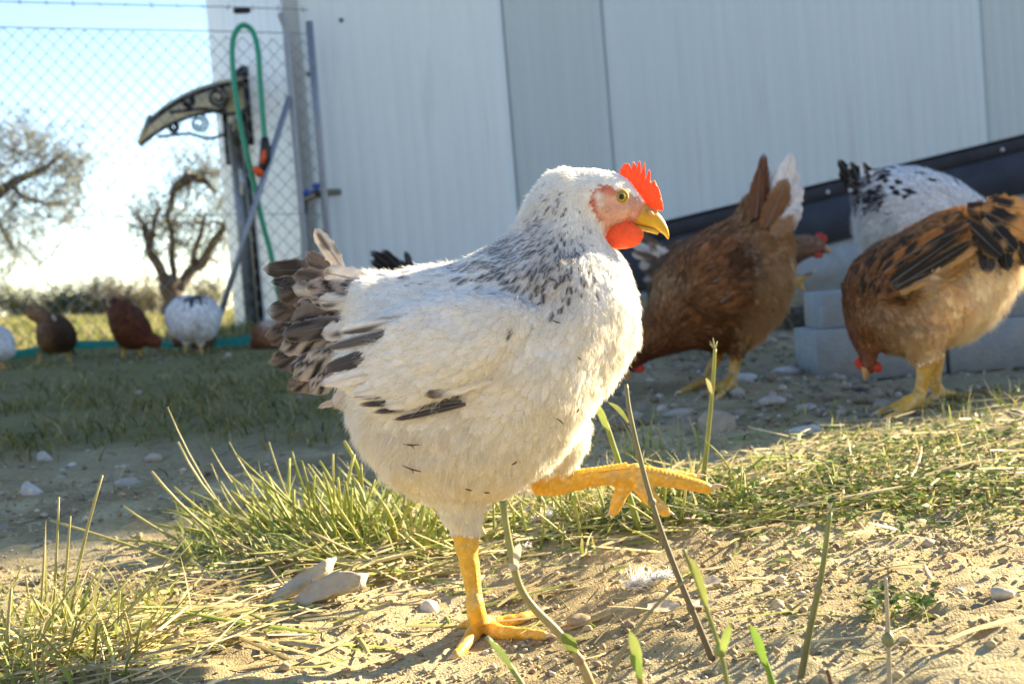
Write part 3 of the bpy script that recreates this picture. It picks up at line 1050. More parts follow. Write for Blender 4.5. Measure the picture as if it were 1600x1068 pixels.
sh_labels = [('far dark shrub at the left edge of the field', -20, 452, 26), ('low grey shrub beyond the field left of the darker hedge', 28, 468, 18), ('dark green rounded shrub beyond the brown hen', 88, 462, 22),
             ('tall dusky shrub with a pale top in the far hedge', 160, 448, 26), ('broad grey green shrub between the tall shrub and the olive', 128, 462, 22), ('thin yellowish shrub at the foot of the olive tree', 232, 458, 20), ('pale shrub half hidden behind the white hen and the shed', 322, 452, 26), ('brownish low shrub right of the tall dusky shrub', 195, 462, 18)]
YS = 45.0
for k, (lab, x, y, r) in enumerate(sh_labels):
    y += 9; r *= .72
    b = P(x, 492, YS); b[2] -= .3
    sh = root('shrub', b, lab, 'shrub', 'shrubs beyond the far field')
    mb = MB(); tw = MB()
    cl = [(x + rng.uniform(-r, r) * .8, y + rng.uniform(-.45, .9) * r, r * rng.uniform(.35, .6), 1) for _ in range(9)] + [(x, 484, r * .8, 1), (x - r * .7, 486, r * .6, 1), (x + r * .7, 486, r * .6, 1)]
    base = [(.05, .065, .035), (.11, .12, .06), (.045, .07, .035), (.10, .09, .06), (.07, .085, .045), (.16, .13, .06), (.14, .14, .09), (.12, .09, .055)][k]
    crown(mb, cl, YS, 3200, tuple(1.25 * c for c in base), .11)  # leaf colours lightened to paint in distance haze
    for j in range(8):
        tw.tube(np.array([b + np.array([rng.uniform(-.25, .25), 0, 0]), P(x + rng.uniform(-r, r), y + rng.uniform(-.7, .4) * r, YS)]), [.025, .008], 5)
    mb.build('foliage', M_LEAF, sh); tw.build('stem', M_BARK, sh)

# ------------------------------------------------------------------ hens
class Frame:
    """maps photograph-sized units (x right, y down, d depth away) to a real plane standing at distance Y, optionally turned about the vertical"""
    def __init__(s, cx, cy, Y, yaw=0.0):
        s.c = np.array([cx, cy])
        s.O = P(cx, cy, Y)
        ex = (P(cx + 50, cy, Y) - P(cx - 50, cy, Y)) / 100
        ez = (P(cx, cy - 50, Y) - P(cx, cy + 50, Y)) / 100
        k = np.linalg.norm(ex)
        ed = np.array([0, 1.0, 0]) * k
        R = np.array(Matrix.Rotation(yaw, 3, 'Z'))
        s.ex, s.ez, s.ed, s.k = R @ ex, R @ ez, R @ ed, k
        s.inv = np.linalg.inv(np.stack([s.ex, -s.ez, s.ed], 1))
    def __call__(s, x, y, d=0.0):
        x = np.asarray(x, float)[..., None]; y = np.asarray(y, float)[..., None]; d = np.asarray(d, float)[..., None]
        return s.O + (x - s.c[0]) * s.ex - (y - s.c[1]) * s.ez + d * s.ed
    def back(s, p):
        q = (np.asarray(p) - s.O) @ s.inv.T
        q = q.copy(); q[..., 0] += s.c[0]; q[..., 1] += s.c[1]
        return q

def loft(fr, secs, n=28, per=5, power=2.15):
    """secs: (xtop, ytop, xbot, ybot, halfwidth, depth)"""
    S = catmull(np.array([list(a) + [0] * (6 - len(a)) for a in secs], float), per)
    rings = []
    th = np.arange(n) * 2 * np.pi / n
    c, s = np.cos(th), np.sin(th)
    c = np.sign(c) * np.abs(c) ** (2 / power); s = np.sign(s) * np.abs(s) ** (2 / power)
    for xt, yt, xb, yb, w, dd in S:
        cx, cy = (xt + xb) / 2, (yt + yb) / 2
        rings.append(fr(cx + c * (xt - cx), cy + c * (yt - cy), dd + s * w))
    V = np.concatenate(rings)
    k = len(S)
    i = (np.arange(k - 1)[:, None] * n)
    j = np.arange(n)[None]; j2 = (j + 1) % n
    q = np.stack([i + j, i + j2, i + n + j2, i + n + j], -1).reshape(-1, 4)
    V = np.concatenate([V, rings[0].mean(0)[None], rings[-1].mean(0)[None]])
    j = np.arange(n)
    t = np.concatenate([np.stack([np.full(n, k * n), (j + 1) % n, j], -1), np.stack([np.full(n, k * n + 1), (k - 1) * n + j, (k - 1) * n + (j + 1) % n], -1)])
    return V, q, t

def voxel_union(pieces, voxel):
    mb = MB()
    for V, q, t in pieces:
        mb.add(V, q, t)
    me = mesh_np('union_tmp', np.concatenate(mb.V), np.concatenate(mb.Q), np.concatenate(mb.T))
    # consistent outward normals before voxelising
    bm = bmesh.new(); bm.from_mesh(me); bmesh.ops.recalc_face_normals(bm, faces=bm.faces); bm.to_mesh(me); bm.free()
    o = bpy.data.objects.new('union_tmp', me)
    COL.objects.link(o)
    md = o.modifiers.new('r', 'REMESH'); md.mode = 'VOXEL'; md.voxel_size = voxel; md.adaptivity = 0
    dg = bpy.context.evaluated_depsgraph_get()
    ev = o.evaluated_get(dg)
    m2 = bpy.data.meshes.new_from_object(ev)
    n = len(m2.vertices)
    V = np.zeros(n * 3); m2.vertices.foreach_get('co', V); V = V.reshape(-1, 3)
    E = np.zeros(len(m2.edges) * 2, dtype=np.int32); m2.edges.foreach_get('vertices', E); E = E.reshape(-1, 2)
    Fq = []; Ft = []
    for p in m2.polygons:
        (Fq if len(p.vertices) == 4 else Ft).append(list(p.vertices))
    bpy.data.objects.remove(o); bpy.data.meshes.remove(me); bpy.data.meshes.remove(m2)
    return V, E, np.array(Fq), (np.array(Ft) if Ft else None)

def relax(V, E, it, wt):
    n = len(V)
    deg = np.bincount(E.ravel(), minlength=n)[:, None]
    for _ in range(it):
        A = np.zeros_like(V)
        for k in range(3):
            A[:, k] = np.bincount(E[:, 0], V[E[:, 1], k], n) + np.bincount(E[:, 1], V[E[:, 0], k], n)
        V = V + (A / np.maximum(deg, 1) - V) * wt[:, None]
    return V

def vnormals(V, Q, T):
    tri = [Q[:, [0, 1, 2]], Q[:, [0, 2, 3]]]
    if T is not None:
        tri.append(T)
    tri = np.concatenate(tri)
    n = np.cross(V[tri[:, 1]] - V[tri[:, 0]], V[tri[:, 2]] - V[tri[:, 0]])
    N = np.zeros_like(V)
    for k in range(3):
        for a in range(3):
            N[:, a] += np.bincount(tri[:, k], n[:, a], len(V))
    return norm(N), tri, np.linalg.norm(n, axis=1) * .5

def in_poly(x, y, poly):
    x = np.asarray(x); y = np.asarray(y)
    r = np.zeros(x.shape, bool)
    n = len(poly)
    for i in range(n):
        x0, y0 = poly[i]; x1, y1 = poly[(i + 1) % n]
        if y0 == y1:
            continue
        c = ((y0 > y) != (y1 > y)) & (x < (x1 - x0) * (y - y0) / (y1 - y0) + x0)
        r ^= c
    return r

def idw(px, py, ctrl, power=4.6):
    """ctrl (n, 2+k) -> (N, k)"""
    c = np.asarray(ctrl, float)
    d = np.hypot(px[:, None] - c[None, :, 0], py[:, None] - c[None, :, 1]) + 6
    w = d ** -power
    w /= w.sum(1, keepdims=True)
    return w @ c[:, 2:]

def vane(fr, rt, tip, W, bend=0.0, colf=None, nu=9, nt=18, roll=0.0, cup=.18, ragged=.10, seed=0, pointed=.5, mid=None):
    """one large feather as its own vane with a shaft, in frame units"""
    rg = np.random.default_rng(seed + 11)
    A = fr(*rt); B = fr(*tip)
    ax = B - A; L = np.linalg.norm(ax); ax = ax / L
    dep = norm(fr.ed)
    sd = norm(np.cross(ax, dep)); 
    nrm = norm(np.cross(sd, ax))
    if nrm @ dep > 0:
        nrm = -nrm
    sd = norm(sd * math.cos(roll) + nrm * math.sin(roll)); nrm = norm(np.cross(sd, ax))
    if nrm @ dep > 0:
        nrm = -nrm
    t = np.linspace(0, 1, nt); u = np.linspace(-1, 1, nu)
    TT0, UU0 = np.meshgrid(t, u, indexing='ij')
    Wm = W * fr.k * .5 * rg.uniform(.88, 1.08)
    bend = bend + rg.normal(0, 3)
    roll = roll + rg.normal(0, .22)
    prof_ = (np.clip(t / .3, 0, 1) ** .6 * .55 + .45) * np.where(t > pointed, np.sqrt(np.clip(1 - ((t - pointed) / (1 - pointed)) ** 2.2, 0.0, 1)), 1)
    prof_ = np.maximum(prof_, .04)
    ctr = A + ax * (L * t)[:, None] + sd * (bend * fr.k * np.sin(t * math.pi * .5) ** 2 * 1.0)[:, None] * 1.0 - sd * (bend * fr.k * t)[:, None]
    rag = 1 + ragged * (rg.random((nt, nu)) - .5) * (np.abs(u)[None] > .8) * 4
    V = ctr[:, None] + sd * (Wm * prof_[:, None] * u[None] * rag)[..., None] + nrm * (-cup * Wm * (u ** 2)[None] * prof_[:, None])[..., None]
    # droop of the barbs towards the tip
    V = V + ax * (-np.abs(u)[None] ** 1.6 * Wm * (.08 + .16 * rg.random()))[..., None]
    wv_ = (vnoise(np.stack([UU0 * 2.2 + seed, TT0 * 5, UU0 * 0 + seed * 3.1], -1)) - .5)
    V = V + nrm * (Wm * .2 * wv_ * np.abs(UU0))[..., None]
    V = V.reshape(-1, 3)
    i = (np.arange(nt - 1)[:, None] * nu + np.arange(nu - 1)[None]).ravel()
    q = np.stack([i, i + 1, i + nu + 1, i + nu], 1)
    TT, UU = np.meshgrid(t, u, indexing='ij')
    TT = TT.ravel(); UU = UU.ravel()
    c = colf(TT, UU, rg)
    uv = np.stack([UU, TT], 1)
    mb = MB()
    mb.add(V, q, None, c, uv)
    # shaft
    sh = ctr + nrm * (.0004)
    Vs, qs, ts = tube(sh[:-1], np.linspace(.0011, .0003, nt - 1) * (fr.k / .000567), 5)
    cs = np.repeat((c.reshape(nt, nu, 3)[:-1, nu // 2] * .75 + .08), 5, 0)
    cs = np.concatenate([cs, cs[:1], cs[-1:]])
    mb.add(Vs, qs, ts, cs, np.zeros((len(Vs), 2)))
    return mb

def barred(base, bar, edge, n=4.5, wob=.35, edge_w=.25, tipl=.1):
    base, bar, edge = map(np.array, (base, bar, edge))
    def f(t, u, rg):
        ph = rg.uniform(0, 6.28)
        b = .5 + .5 * np.sin((t - .25 * np.abs(u)) * n * 2 * np.pi + ph + wob * 3 * np.sin(u * 2 + ph))
        b = smooth(.35, .75, b + .2 * (rg.random(len(t)) - .5))
        c = base[None] + (bar - base)[None] * b[:, None]
        e = np.maximum(smooth(1 - edge_w, 1.0, np.abs(u)), smooth(1 - tipl, 1, t))
        c = c + (edge - c) * (e * .9)[:, None]
        return c * (.9 + .2 * rg.random((len(t), 1)))
    return f

def plain(base, edge=None, tipc=None, edge_w=.3, tl=.25):
    base = np.array(base); edge = base if edge is None else np.array(edge)
    def f(t, u, rg):
        c = np.repeat(base[None], len(t), 0)
        e = smooth(1 - edge_w, 1.0, np.abs(u))
        c = c + (edge - c) * e[:, None]
        if tipc is not None:
            k = smooth(1 - tl, 1 - tl * .3, t + .1 * (rg.random(len(t)) - .5))
            c = c + (np.array(tipc) - c) * k[:, None]
        return c * (.88 + .24 * rg.random((len(t), 1)))
    return f

def patchy(base, mark, edge, th=.5, fr_=5.0, edge_w=.25):
    base, mark, edge = map(np.array, (base, mark, edge))
    def f(t, u, rg):
        o = rg.uniform(0, 50)
        n = vnoise(np.stack([u * 1.3 + o, t * fr_ + np.abs(u) * -.8, t * 0 + o], 1))
        k = smooth(th - .12, th + .12, n)
        c = base + (mark - base) * k[:, None]
        e = np.maximum(smooth(1 - edge_w, 1.0, np.abs(u)), smooth(.88, 1, t))
        c = c + (edge - c) * (e * .7)[:, None]
        return c * (.9 + .2 * rg.random((len(t), 1)))
    return f

def ground_leg(fr, pts, pad=.6):
    """foot points given as (x, y, r): on the soil where the photograph shows them"""
    out = []
    for x, y, r in pts:
        q = gp(x, y, r * fr.k * pad)
        out.append((q, r * fr.k))
    return out

def build_hen(name, label, fr, spec, group='hens scratching in the yard'):
    voxel = spec.get('voxel', .004)
    k = fr.k
    pieces = []
    for secs in spec['lofts']:
        pieces.append(loft(fr, secs))
    legsk = []
    claws = []
    for leg in spec.get('legs', []):
        pts = [(fr(x, y, d), r * k) for x, y, r, d in leg['shank']]
        fx = leg['foot']
        if leg.get('ground', True):
            base = gp(fx[0], fx[1], fx[2] * k)
        else:
            base = fr(fx[0], fx[1], fx[3])
        pts.append((base, fx[2] * k))
        legsk.append(pts)
        for toe in leg['toes']:
            tp = [(base, fx[2] * k * .95)]
            if leg.get('ground', True):
                tp += ground_leg(fr, toe[:-1])
                cl = gp(toe[-1][0], toe[-1][1], .2 * k)
            else:
                tp += [(fr(x, y, d), r * k) for x, y, r, d in toe[:-1]]
                cl = fr(toe[-1][0], toe[-1][1], toe[-1][3])
            legsk.append(tp)
            claws.append((tp[-1][0], cl, tp[-1][1]))
    for pts in legsk:
        p = catmull(np.array([a for a, r in pts]), 6)
        r = np.interp(np.linspace(0, 1, len(p)), np.linspace(0, 1, len(pts)), [r for a, r in pts])
        if spec.get('knuckles') and len(pts) >= 3:
            r = r * (1 + .07 * np.sin(np.linspace(0, (len(pts) - 1) * 2 * np.pi * 1.5, len(p))))
        pieces.append(tube(p, np.maximum(r, voxel * .8), 12))
        # rounded end
        e = norm(p[-1] - p[-2])
        pieces.append(tube(np.array([p[-1] - e * r[-1] * .3, p[-1] + e * r[-1] * .4, p[-1] + e * r[-1] * .8]), [r[-1], r[-1] * .8, r[-1] * .35], 10))
    V, E, Q, T = voxel_union(pieces, voxel)
    # which vertices belong to bare shank and toes
    if legsk:
        lp = np.concatenate([catmull(np.array([a for a, r in pts]), 6) for pts in legsk])
        lr = np.concatenate([np.interp(np.linspace(0, 1, (len(pts) - 1) * 6 + 1 if len(pts) > 2 else 7), np.linspace(0, 1, len(pts)), [r for a, r in pts]) for pts in legsk])
        dl = np.full(len(V), 1e9)
        for i in range(0, len(lp), 8):
            d = np.linalg.norm(V[:, None] - lp[None, i:i + 8], axis=2) - lr[None, i:i + 8]
            dl = np.minimum(dl, d.min(1))
        leg = dl < max(voxel * 1.2, .003)
    else:
        leg = np.zeros(len(V), bool)
    fb = fr.back(V)
    bare_y = spec.get('bare_y', None)
    if bare_y is not None:
        leg &= bare_y(fb[:, 0], fb[:, 1])
    if 'bare_force' in spec:
        leg |= spec['bare_force'](fb[:, 0], fb[:, 1])
    wt = np.where(leg, .35, .5)
    V2 = relax(V, E, spec.get('relax', 8), wt)
    V3 = relax(V, E, 2, wt)
    V = np.where(leg[:, None], V3, V2)
    N, tri, area = vnormals(V, Q, T)
    lump = spec.get('lump', .006)
    V = V + N * (((fbm(V * spec.get('lumpf', 28), 3) - .5) * lump - spec.get('inset', .003)) * (~leg))[:, None]
    N, tri, area = vnormals(V, Q, T)
    fb = fr.back(V)
    ctl = idw(fb[:, 0], fb[:, 1], spec['ctrl'])       # fx fy L W r g b fuzz
    col = ctl[:, 4:7].copy() * .95
    skin = np.array(spec.get('skin', (.76, .43, .04)))
    lc = skin[None] * (.85 + .3 * fbm(V * 180, 3))[:, None]
    dn = fbm(V * 75 + 3, 4); dz = smooth(.5, .7, dn)
    lc = lc + (np.array([.48, .36, .19]) - lc) * (dz * .55)[:, None]
    pn = smooth(.62, .75, vnoise(V * 420))
    lc = lc + (np.array([.86, .66, .32]) - lc) * (pn * .45)[:, None]
    col[leg] = lc[leg]
    face = np.zeros(len(V), bool)
    if 'face' in spec:
        jx = (vnoise(V * 420) - .5) * 9; jy = (vnoise(V * 420 + 50) - .5) * 9
        face = in_poly(fb[:, 0] + jx, fb[:, 1] + jy, spec['face'])
        fcn = fbm(V * 260, 3)
        fcol = np.array(spec.get('face_col', (.62, .22, .14)))
        col[face] = (fcol[None] + (fcn[:, None] - .5) * np.array([[.4, .42, .36]]))[face]
        for (x, y, r, cc) in spec.get('face_marks', []):
            w = np.exp(-((fb[:, 0] - x) ** 2 + (fb[:, 1] - y) ** 2) / r ** 2)
            w = w * face
            col = col + (np.array(cc) - col) * np.clip(w * 1.3, 0, 1)[:, None]
    rt = root(name, spec['base'], label, 'hen', group)
    off = np.array(rt['_o'])
    me = mesh_np('body', V - off, Q, T, col)
    body = link('body', me, M_SKIN, rt)
    body['_o'] = rt['_o']
    bvh = BVHTree.FromPolygons([tuple(v) for v in V], [tuple(f) for f in Q.tolist()] + ([tuple(f) for f in T.tolist()] if T is not None else []))

    # ---- contour feathers
    rg = np.random.default_rng(spec.get('seed', 3))
    bad = leg | face
    ok = ~(bad[tri].any(1))
    if 'nofeather' in spec:
        cen = fr.back(V[tri].mean(1))
        ok &= ~spec['nofeather'](cen)
    pr = area * ok
    tot = pr.sum()
    M = int(tot / (spec['gap'] * k) ** 2 * 3.2)
    ti = rg.choice(len(tri), M, p=pr / tot)
    b1 = np.sqrt(rg.random(M)); b2 = rg.random(M)
    bc = np.stack([1 - b1, b1 * (1 - b2), b1 * b2], 1)
    Rp = (V[tri[ti]] * bc[..., None]).sum(1)
    Rn = norm((N[tri[ti]] * bc[..., None]).sum(1))
    fbp = fr.back(Rp)
    cv = idw(fbp[:, 0], fbp[:, 1], spec['ctrl'])
    spacing = np.clip(cv[:, 3] * k * .5, .0015, .03)
    # greedy thinning on a hash grid
    cell = spec['gap'] * k
    keep = []
    grid = {}
    keys = np.floor(Rp / cell).astype(int)
    for i in range(M):
        kx, ky, kz = keys[i]
        r = spacing[i]
        good = True
        for a in (-1, 0, 1):
            for b in (-1, 0, 1):
                for c in (-1, 0, 1):
                    for j in grid.get((kx + a, ky + b, kz + c), ()):
                        dv = Rp[i] - Rp[j]
                        if dv @ dv < r * r:
                            good = False; break
                    if not good: break
                if not good: break
            if not good: break
        if good:
            keep.append(i)
            grid.setdefault((kx, ky, kz), []).append(i)
    keep = np.array(keep)
    R0, Nn, cv, fbp = Rp[keep], Rn[keep], cv[keep], fbp[keep]
    nF = len(keep)
    flow = cv[:, 0:1] * fr.ex[None] - cv[:, 1:2] * fr.ez[None]
    flow = norm(flow) + (rg.normal(size=(nF, 3)) * spec.get('messy', .18))
    flow = flow - Nn * (flow * Nn).sum(1, keepdims=True)
    flow = norm(flow)
    Ls = cv[:, 2] * k * rg.uniform(.8, 1.2, nF)
    Ws = cv[:, 3] * k * rg.uniform(.85, 1.15, nF)
    ts = np.array([0, .25, .5, .75, .9, 1.0])
    wprof = np.array([.5, .9, 1.0, .88, .6, .1])
    us = np.array([-1, -.5, 0, .5, 1.0])
    lift = spec.get('lift', .10)
    ctr = np.zeros((nF, 6, 3)); nn = np.zeros((nF, 6, 3))
    for i in range(nF):
        L = Ls[i]; lf = rg.uniform(.3, 1.6) * lift * L
        p0 = Vector(R0[i]); fl = Vector(flow[i])
        pos = p0; nr = Vector(Nn[i])
        last = 0.0
        for j in range(6):
            step = (ts[j] - last) * L; last = ts[j]
            pos = pos + fl * step
            q, qn, _, _ = bvh.find_nearest(pos)
            if qn is not None:
                pos = q; nr = nr.lerp(qn, .6).normalized()
                fl = (fl - nr * fl.dot(nr)).normalized()
            h = .0005 * k / .000567 + lf * ts[j] ** 1.6
            ctr[i, j] = pos + nr * h
            nn[i, j] = nr
    tang = np.gradient(ctr, axis=1); tang = norm(tang)
    sd = norm(np.cross(tang, nn))
    wv = Ws[:, None] * wprof[None] * .5
    V_ = ctr[:, :, None] + sd[:, :, None] * (wv[:, :, None] * us[None, None])[..., None] - nn[:, :, None] * (wv[:, :, None] * (us ** 2)[None, None] * .22)[..., None]
    V_ = V_ - tang[:, :, None] * (np.abs(us)[None, None] * Ws[:, None, None] * .12)[..., None]
    Vf = V_.reshape(-1, 3)
    base = (np.arange(nF)[:, None] * 30 + (np.arange(5)[:, None] * 5 + np.arange(4)[None]).ravel()[None]).ravel()
    Qf = np.stack([base, base + 1, base + 6, base + 5], 1)
    C = cv[:, 4:7] * (1 + spec.get('colvar', .06) * rg.normal(size=(nF, 1)))
    tt = np.tile(np.repeat(ts, 5), nF); uu = np.tile(np.tile(us, 6), nF)
    Cf = np.repeat(C, 30, 0)
    if 'pattern' in spec:
        Cf = spec['pattern'](Cf, tt, uu, np.repeat(fbp, 30, 0), np.repeat(rg.random(nF), 30), np.repeat(rg.random(nF), 30))
    Uf = np.stack([uu, tt, np.repeat(rg.random(nF) * 20, 30)], 1)
    me = mesh_np('body_feathers', Vf - off, Qf, None, np.clip(Cf, 0, 1), Uf)
    o = link('body_feathers', me, M_FEATHER, rt, kind='stuff'); o['_o'] = rt['_o']

    # ---- down and loose barbs
    nd = spec.get('down', 0)
    if nd:
        ctlv = idw(fb[:, 0], fb[:, 1], spec['ctrl'])
        fz = ctlv[:, 7][tri].mean(1)
        okd = ~(leg[tri].any(1))
        pr2 = area * okd * (.05 + fz) * np.where(face[tri].any(1), 1.1, 1)
        ti = rg.choice(len(tri), nd, p=pr2 / pr2.sum())
        b1 = np.sqrt(rg.random(nd)); b2 = rg.random(nd)
        bc = np.stack([1 - b1, b1 * (1 - b2), b1 * b2], 1)
        p0 = (V[tri[ti]] * bc[..., None]).sum(1); n0 = norm((N[tri[ti]] * bc[..., None]).sum(1))
        f0 = fr.back(p0)
        c0 = idw(f0[:, 0], f0[:, 1], spec['ctrl'])
        fl = norm(c0[:, 0:1] * fr.ex[None] - c0[:, 1:2] * fr.ez[None])
        fl = fl - n0 * (fl * n0).sum(1, keepdims=True); fl = norm(fl + .001)
        # fibres come in small tufts that share a direction
        cellid = np.floor(p0 / (.011 * k / .000567)).astype(np.int64)
        hr = np.stack([_hash(cellid[:, 0], cellid[:, 1], cellid[:, 2] + a * 17) for a in range(3)], 1) - .5
        fcz = c0[:, 7]
        d = norm(fl + n0 * (.18 + .45 * fcz[:, None] * rg.random((nd, 1))) + hr * .9 + rg.normal(size=(nd, 3)) * .22)
        L = (c0[:, 2] * k * .45) * (.5 + .9 * fcz) * rg.uniform(.5, 1.3, nd)
        L = np.where(in_poly(f0[:, 0], f0[:, 1], spec['face']) if 'face' in spec else False, L * .35, L)
        curl = rg.normal(size=(nd, 3)) * .25 + fl * .5
        hh = np.array([0, .35, .7, 1.0])
        pts = p0[:, None] + n0[:, None] * (.0008 * k / .000567) + d[:, None] * (L[:, None] * hh[None])[..., None] + curl[:, None] * (L[:, None] * (hh ** 2 * .35)[None])[..., None]
        hc = bpy.data.hair_curves.new('down')
        hc.add_curves([4] * nd)
        hc.attributes['position'].data.foreach_set('vector', (pts - off).astype(np.float32).ravel())
        ra = hc.attributes.get('radius') or hc.attributes.new('radius', 'FLOAT', 'POINT')
        rr = np.tile(np.array([1.0, .85, .6, .15]), nd) * .00016 * spec.get('down_r', 1.0) * max(1.0, k / .000567 * .8)
        ra.data.foreach_set('value', rr.astype(np.float32))
        ca = hc.attributes.new('Col', 'FLOAT_COLOR', 'CURVE')
        cc = np.ones((nd, 4), np.float32)
        cb = c0[:, 4:7] * (1 + .08 * rg.normal(size=(nd, 1)))
        cc[:, :3] = np.clip(cb, 0, 1)
        fa = face[tri[ti]].any(1)
        cc[fa, :3] = spec.get('bristle', (.8, .7, .6))
        ca.data.foreach_set('color', cc.ravel())
        o = link('down', hc, None, rt, kind='stuff'); o['_o'] = rt['_o']
        hc.materials.append(M_FUZZ)

    # ---- large feathers, one object each
    for i, tf in enumerate(spec.get('tail', [])):
        mb = vane(fr, *tf[:3], **tf[3]) if len(tf) > 3 else vane(fr, *tf[:3])
        mb.build('tail_feather', M_BIGF, rt)
    for i, tf in enumerate(spec.get('wing', [])):
        mb = vane(fr, *tf[:3], **tf[3])
        mb.build('flight_feather', M_BIGF, rt)
    # ---- claws
    for a, b, r in claws:
        d = b - a; L = np.linalg.norm(d)
        if L < 1e-5:
            continue
        m = a + d * .5 + np.array([0, 0, .12 * L])
        p = catmull(np.array([a + norm(d) * r * .3, m, b]), 5)
        mb = MB(); mb.tube(p, np.linspace(r * .62, r * .1, len(p)), 8)
        mb.build('claw', M_CLAW, rt)
    # ---- head furniture
    def side_d(x, y, sgn=-1):
        o_ = fr(x, y, sgn * 400)
        q, qn, _, _ = bvh.ray_cast(Vector(o_), Vector(norm(fr.ed) * -sgn))
        return (q, qn)
    hd = spec.get('head_d', 0)
    for i, cb in enumerate(spec.get('comb', [])):
        # plate with points: outline extruded, thin at the points
        pts = np.array(cb['outline'], float)
        bm = bmesh.new()
        th = cb.get('th', 5)
        base_ = np.array(cb['base'])
        vs = []
        dense = []
        for a in range(len(pts)):
            dense.append(pts[a])
            nx_ = pts[(a + 1) % len(pts)]
            dense.append(pts[a] * .5 + nx_ * .5)
        dense = np.array(dense)
        cen = dense.mean(0)
        f = [bm.verts.new(fr(x, y, hd)) for x, y in dense]
        bm.faces.new(f)
        bmesh.ops.triangulate(bm, faces=list(bm.faces))
        bmesh.ops.subdivide_edges(bm, edges=list(bm.edges), cuts=1)
        bmesh.ops.triangulate(bm, faces=list(bm.faces))
        V1 = np.array([v.co[:] for v in bm.verts])
        bnd_ = np.array([v.is_boundary for v in bm.verts])
        Tq = np.array([[v.index for v in fa.verts] for fa in bm.faces])
        bm.verts.index_update()
        ed = np.array([[e.verts[0].index, e.verts[1].index] for e in bm.edges if e.is_boundary])
        bm.free()
        f1 = fr.back(V1)
        db = np.min(np.hypot(f1[:, None, 0] - dense[None, :, 0], f1[:, None, 1] - dense[None, :, 1]), 1)
        t_ = th * (.35 + .65 * smooth(0, 12, db)) * np.where(bnd_, .55, 1)
        A_ = V1 - norm(fr.ed) * (t_ * k)[:, None]; B_ = V1 + norm(fr.ed) * (t_ * k)[:, None]
        n1 = len(V1)
        qs = np.stack([ed[:, 0], ed[:, 1], ed[:, 1] + n1, ed[:, 0] + n1], 1)
        me = mesh_np('comb', np.concatenate([A_, B_]) - off, qs, np.concatenate([Tq, Tq[:, ::-1] + n1]))
        bm = bmesh.new(); bm.from_mesh(me); bmesh.ops.recalc_face_normals(bm, faces=bm.faces)
        bmesh.ops.smooth_vert(bm, verts=[v for v in bm.verts if len(v.link_edges) > 6], factor=.2, use_axis_x=True, use_axis_y=True, use_axis_z=True)
        bm.to_mesh(me); bm.free()
        o = link('comb', me, spec.get('comb_mat', M_COMB_SHADE), rt); o['_o'] = rt['_o']
        md = o.modifiers.new('s', 'SUBSURF'); md.levels = 1; md.render_levels = 1
    for w in spec.get('wattles', []):
        x, y, rx, ry, rd, d, tilt = w
        bm = bmesh.new(); bmesh.ops.create_icosphere(bm, subdivisions=3, radius=1.0)
        S = np.array([v.co[:] for v in bm.verts]); Tq = np.array([[v.index for v in f.verts] for f in bm.faces]); bm.free()
        S = S * (1 + .16 * (fbm(S * 1.6 + x, 2) - .5))[:, None]
        ca, sa_ = math.cos(tilt), math.sin(tilt)
        lx = S[:, 0] * rx * (1 + .18 * S[:, 1]); ly = S[:, 1] * ry
        Vw = fr(x + lx * ca - ly * sa_, y + lx * sa_ + ly * ca, d + S[:, 2] * rd)
        me = mesh_np('wattle', Vw - off, None, Tq)
        o = link('wattle', me, spec.get('comb_mat', M_COMB_SHADE), rt); o['_o'] = rt['_o']
    for bk in spec.get('beak', []):
        V, q, t = loft(fr, bk['secs'], n=14, per=4, power=bk.get('p', 2.0))
        f1 = fr.back(V)
        c = np.array(bk['col'])[None] * np.ones((len(V), 1))
        if 'ridge' in bk:
            kk = smooth(bk['ridge'][0], bk['ridge'][1], f1[:, 0]) * .0 + np.exp(-((f1[:, 0] - bk['ridge'][0]) ** 2 + (f1[:, 1] - bk['ridge'][1]) ** 2) / bk['ridge'][2] ** 2)
            c = c + (np.array(bk['rcol']) - c) * np.clip(kk, 0, 1)[:, None]
        mb = MB(); mb.add(V, q, t, c); mb.build(bk['name'], M_BEAK, rt)
    for (x, y, r) in spec.get('eyes', []):
        for sgn in (-1, 1):
            q, qn = side_d(x, y, sgn)
            if q is None:
                continue
            qn = Vector(norm(np.array(qn) + norm(fr.ed) * sgn * 1.2))
            mb = MB()
            bm = bmesh.new(); bmesh.ops.create_uvsphere(bm, u_segments=28, v_segments=20, radius=1)
            rot = Vector((0, 0, 1)).rotation_difference(qn).to_matrix().to_4x4()
            S = np.array([v.co[:] for v in bm.verts])
            rad = np.hypot(S[:, 0], S[:, 1])
            ci = np.where(S[:, 2:] > 0, 1, 0) * 1.0
            cc = np.where(rad[:, None] < .40, np.array([[.004, .003, .002]]), np.array([[.42, .30, .02]]) * (1 - .35 * smooth(.4, .6, rad)[:, None] + .2 * rg.random((len(S), 1))))
            cc = np.where(rad[:, None] > .86, np.array([[.05, .04, .01]]), cc)
            for v in bm.verts:
                v.co = v.co * (r * k)
            Mx = Matrix.Translation(q - qn * (r * k * .62)) @ rot
            mb.bm(bm, Mx, cc)
            eye_ = mb.build('eye', M_EYE, rt)
            mb = MB()
            th = np.linspace(0, 2 * np.pi, 25)
            ring = np.array([Mx @ Vector((math.cos(a) * r * k * .98, math.sin(a) * r * k * .92, r * k * .5)) for a in th])
            mb.tube(ring, r * k * .16, 7, cap=False, col=spec.get('lid', (.6, .42, .12)))
            mb.build('eyelid', M_SKIN, eye_)
    for a in spec.get('extra', []):
        a(rt, fr, bvh, k)
    return rt, bvh

WHT = (.95, .93, .87)
GREY = (.42, .39, .36)
DKF = (.075, .062, .055)

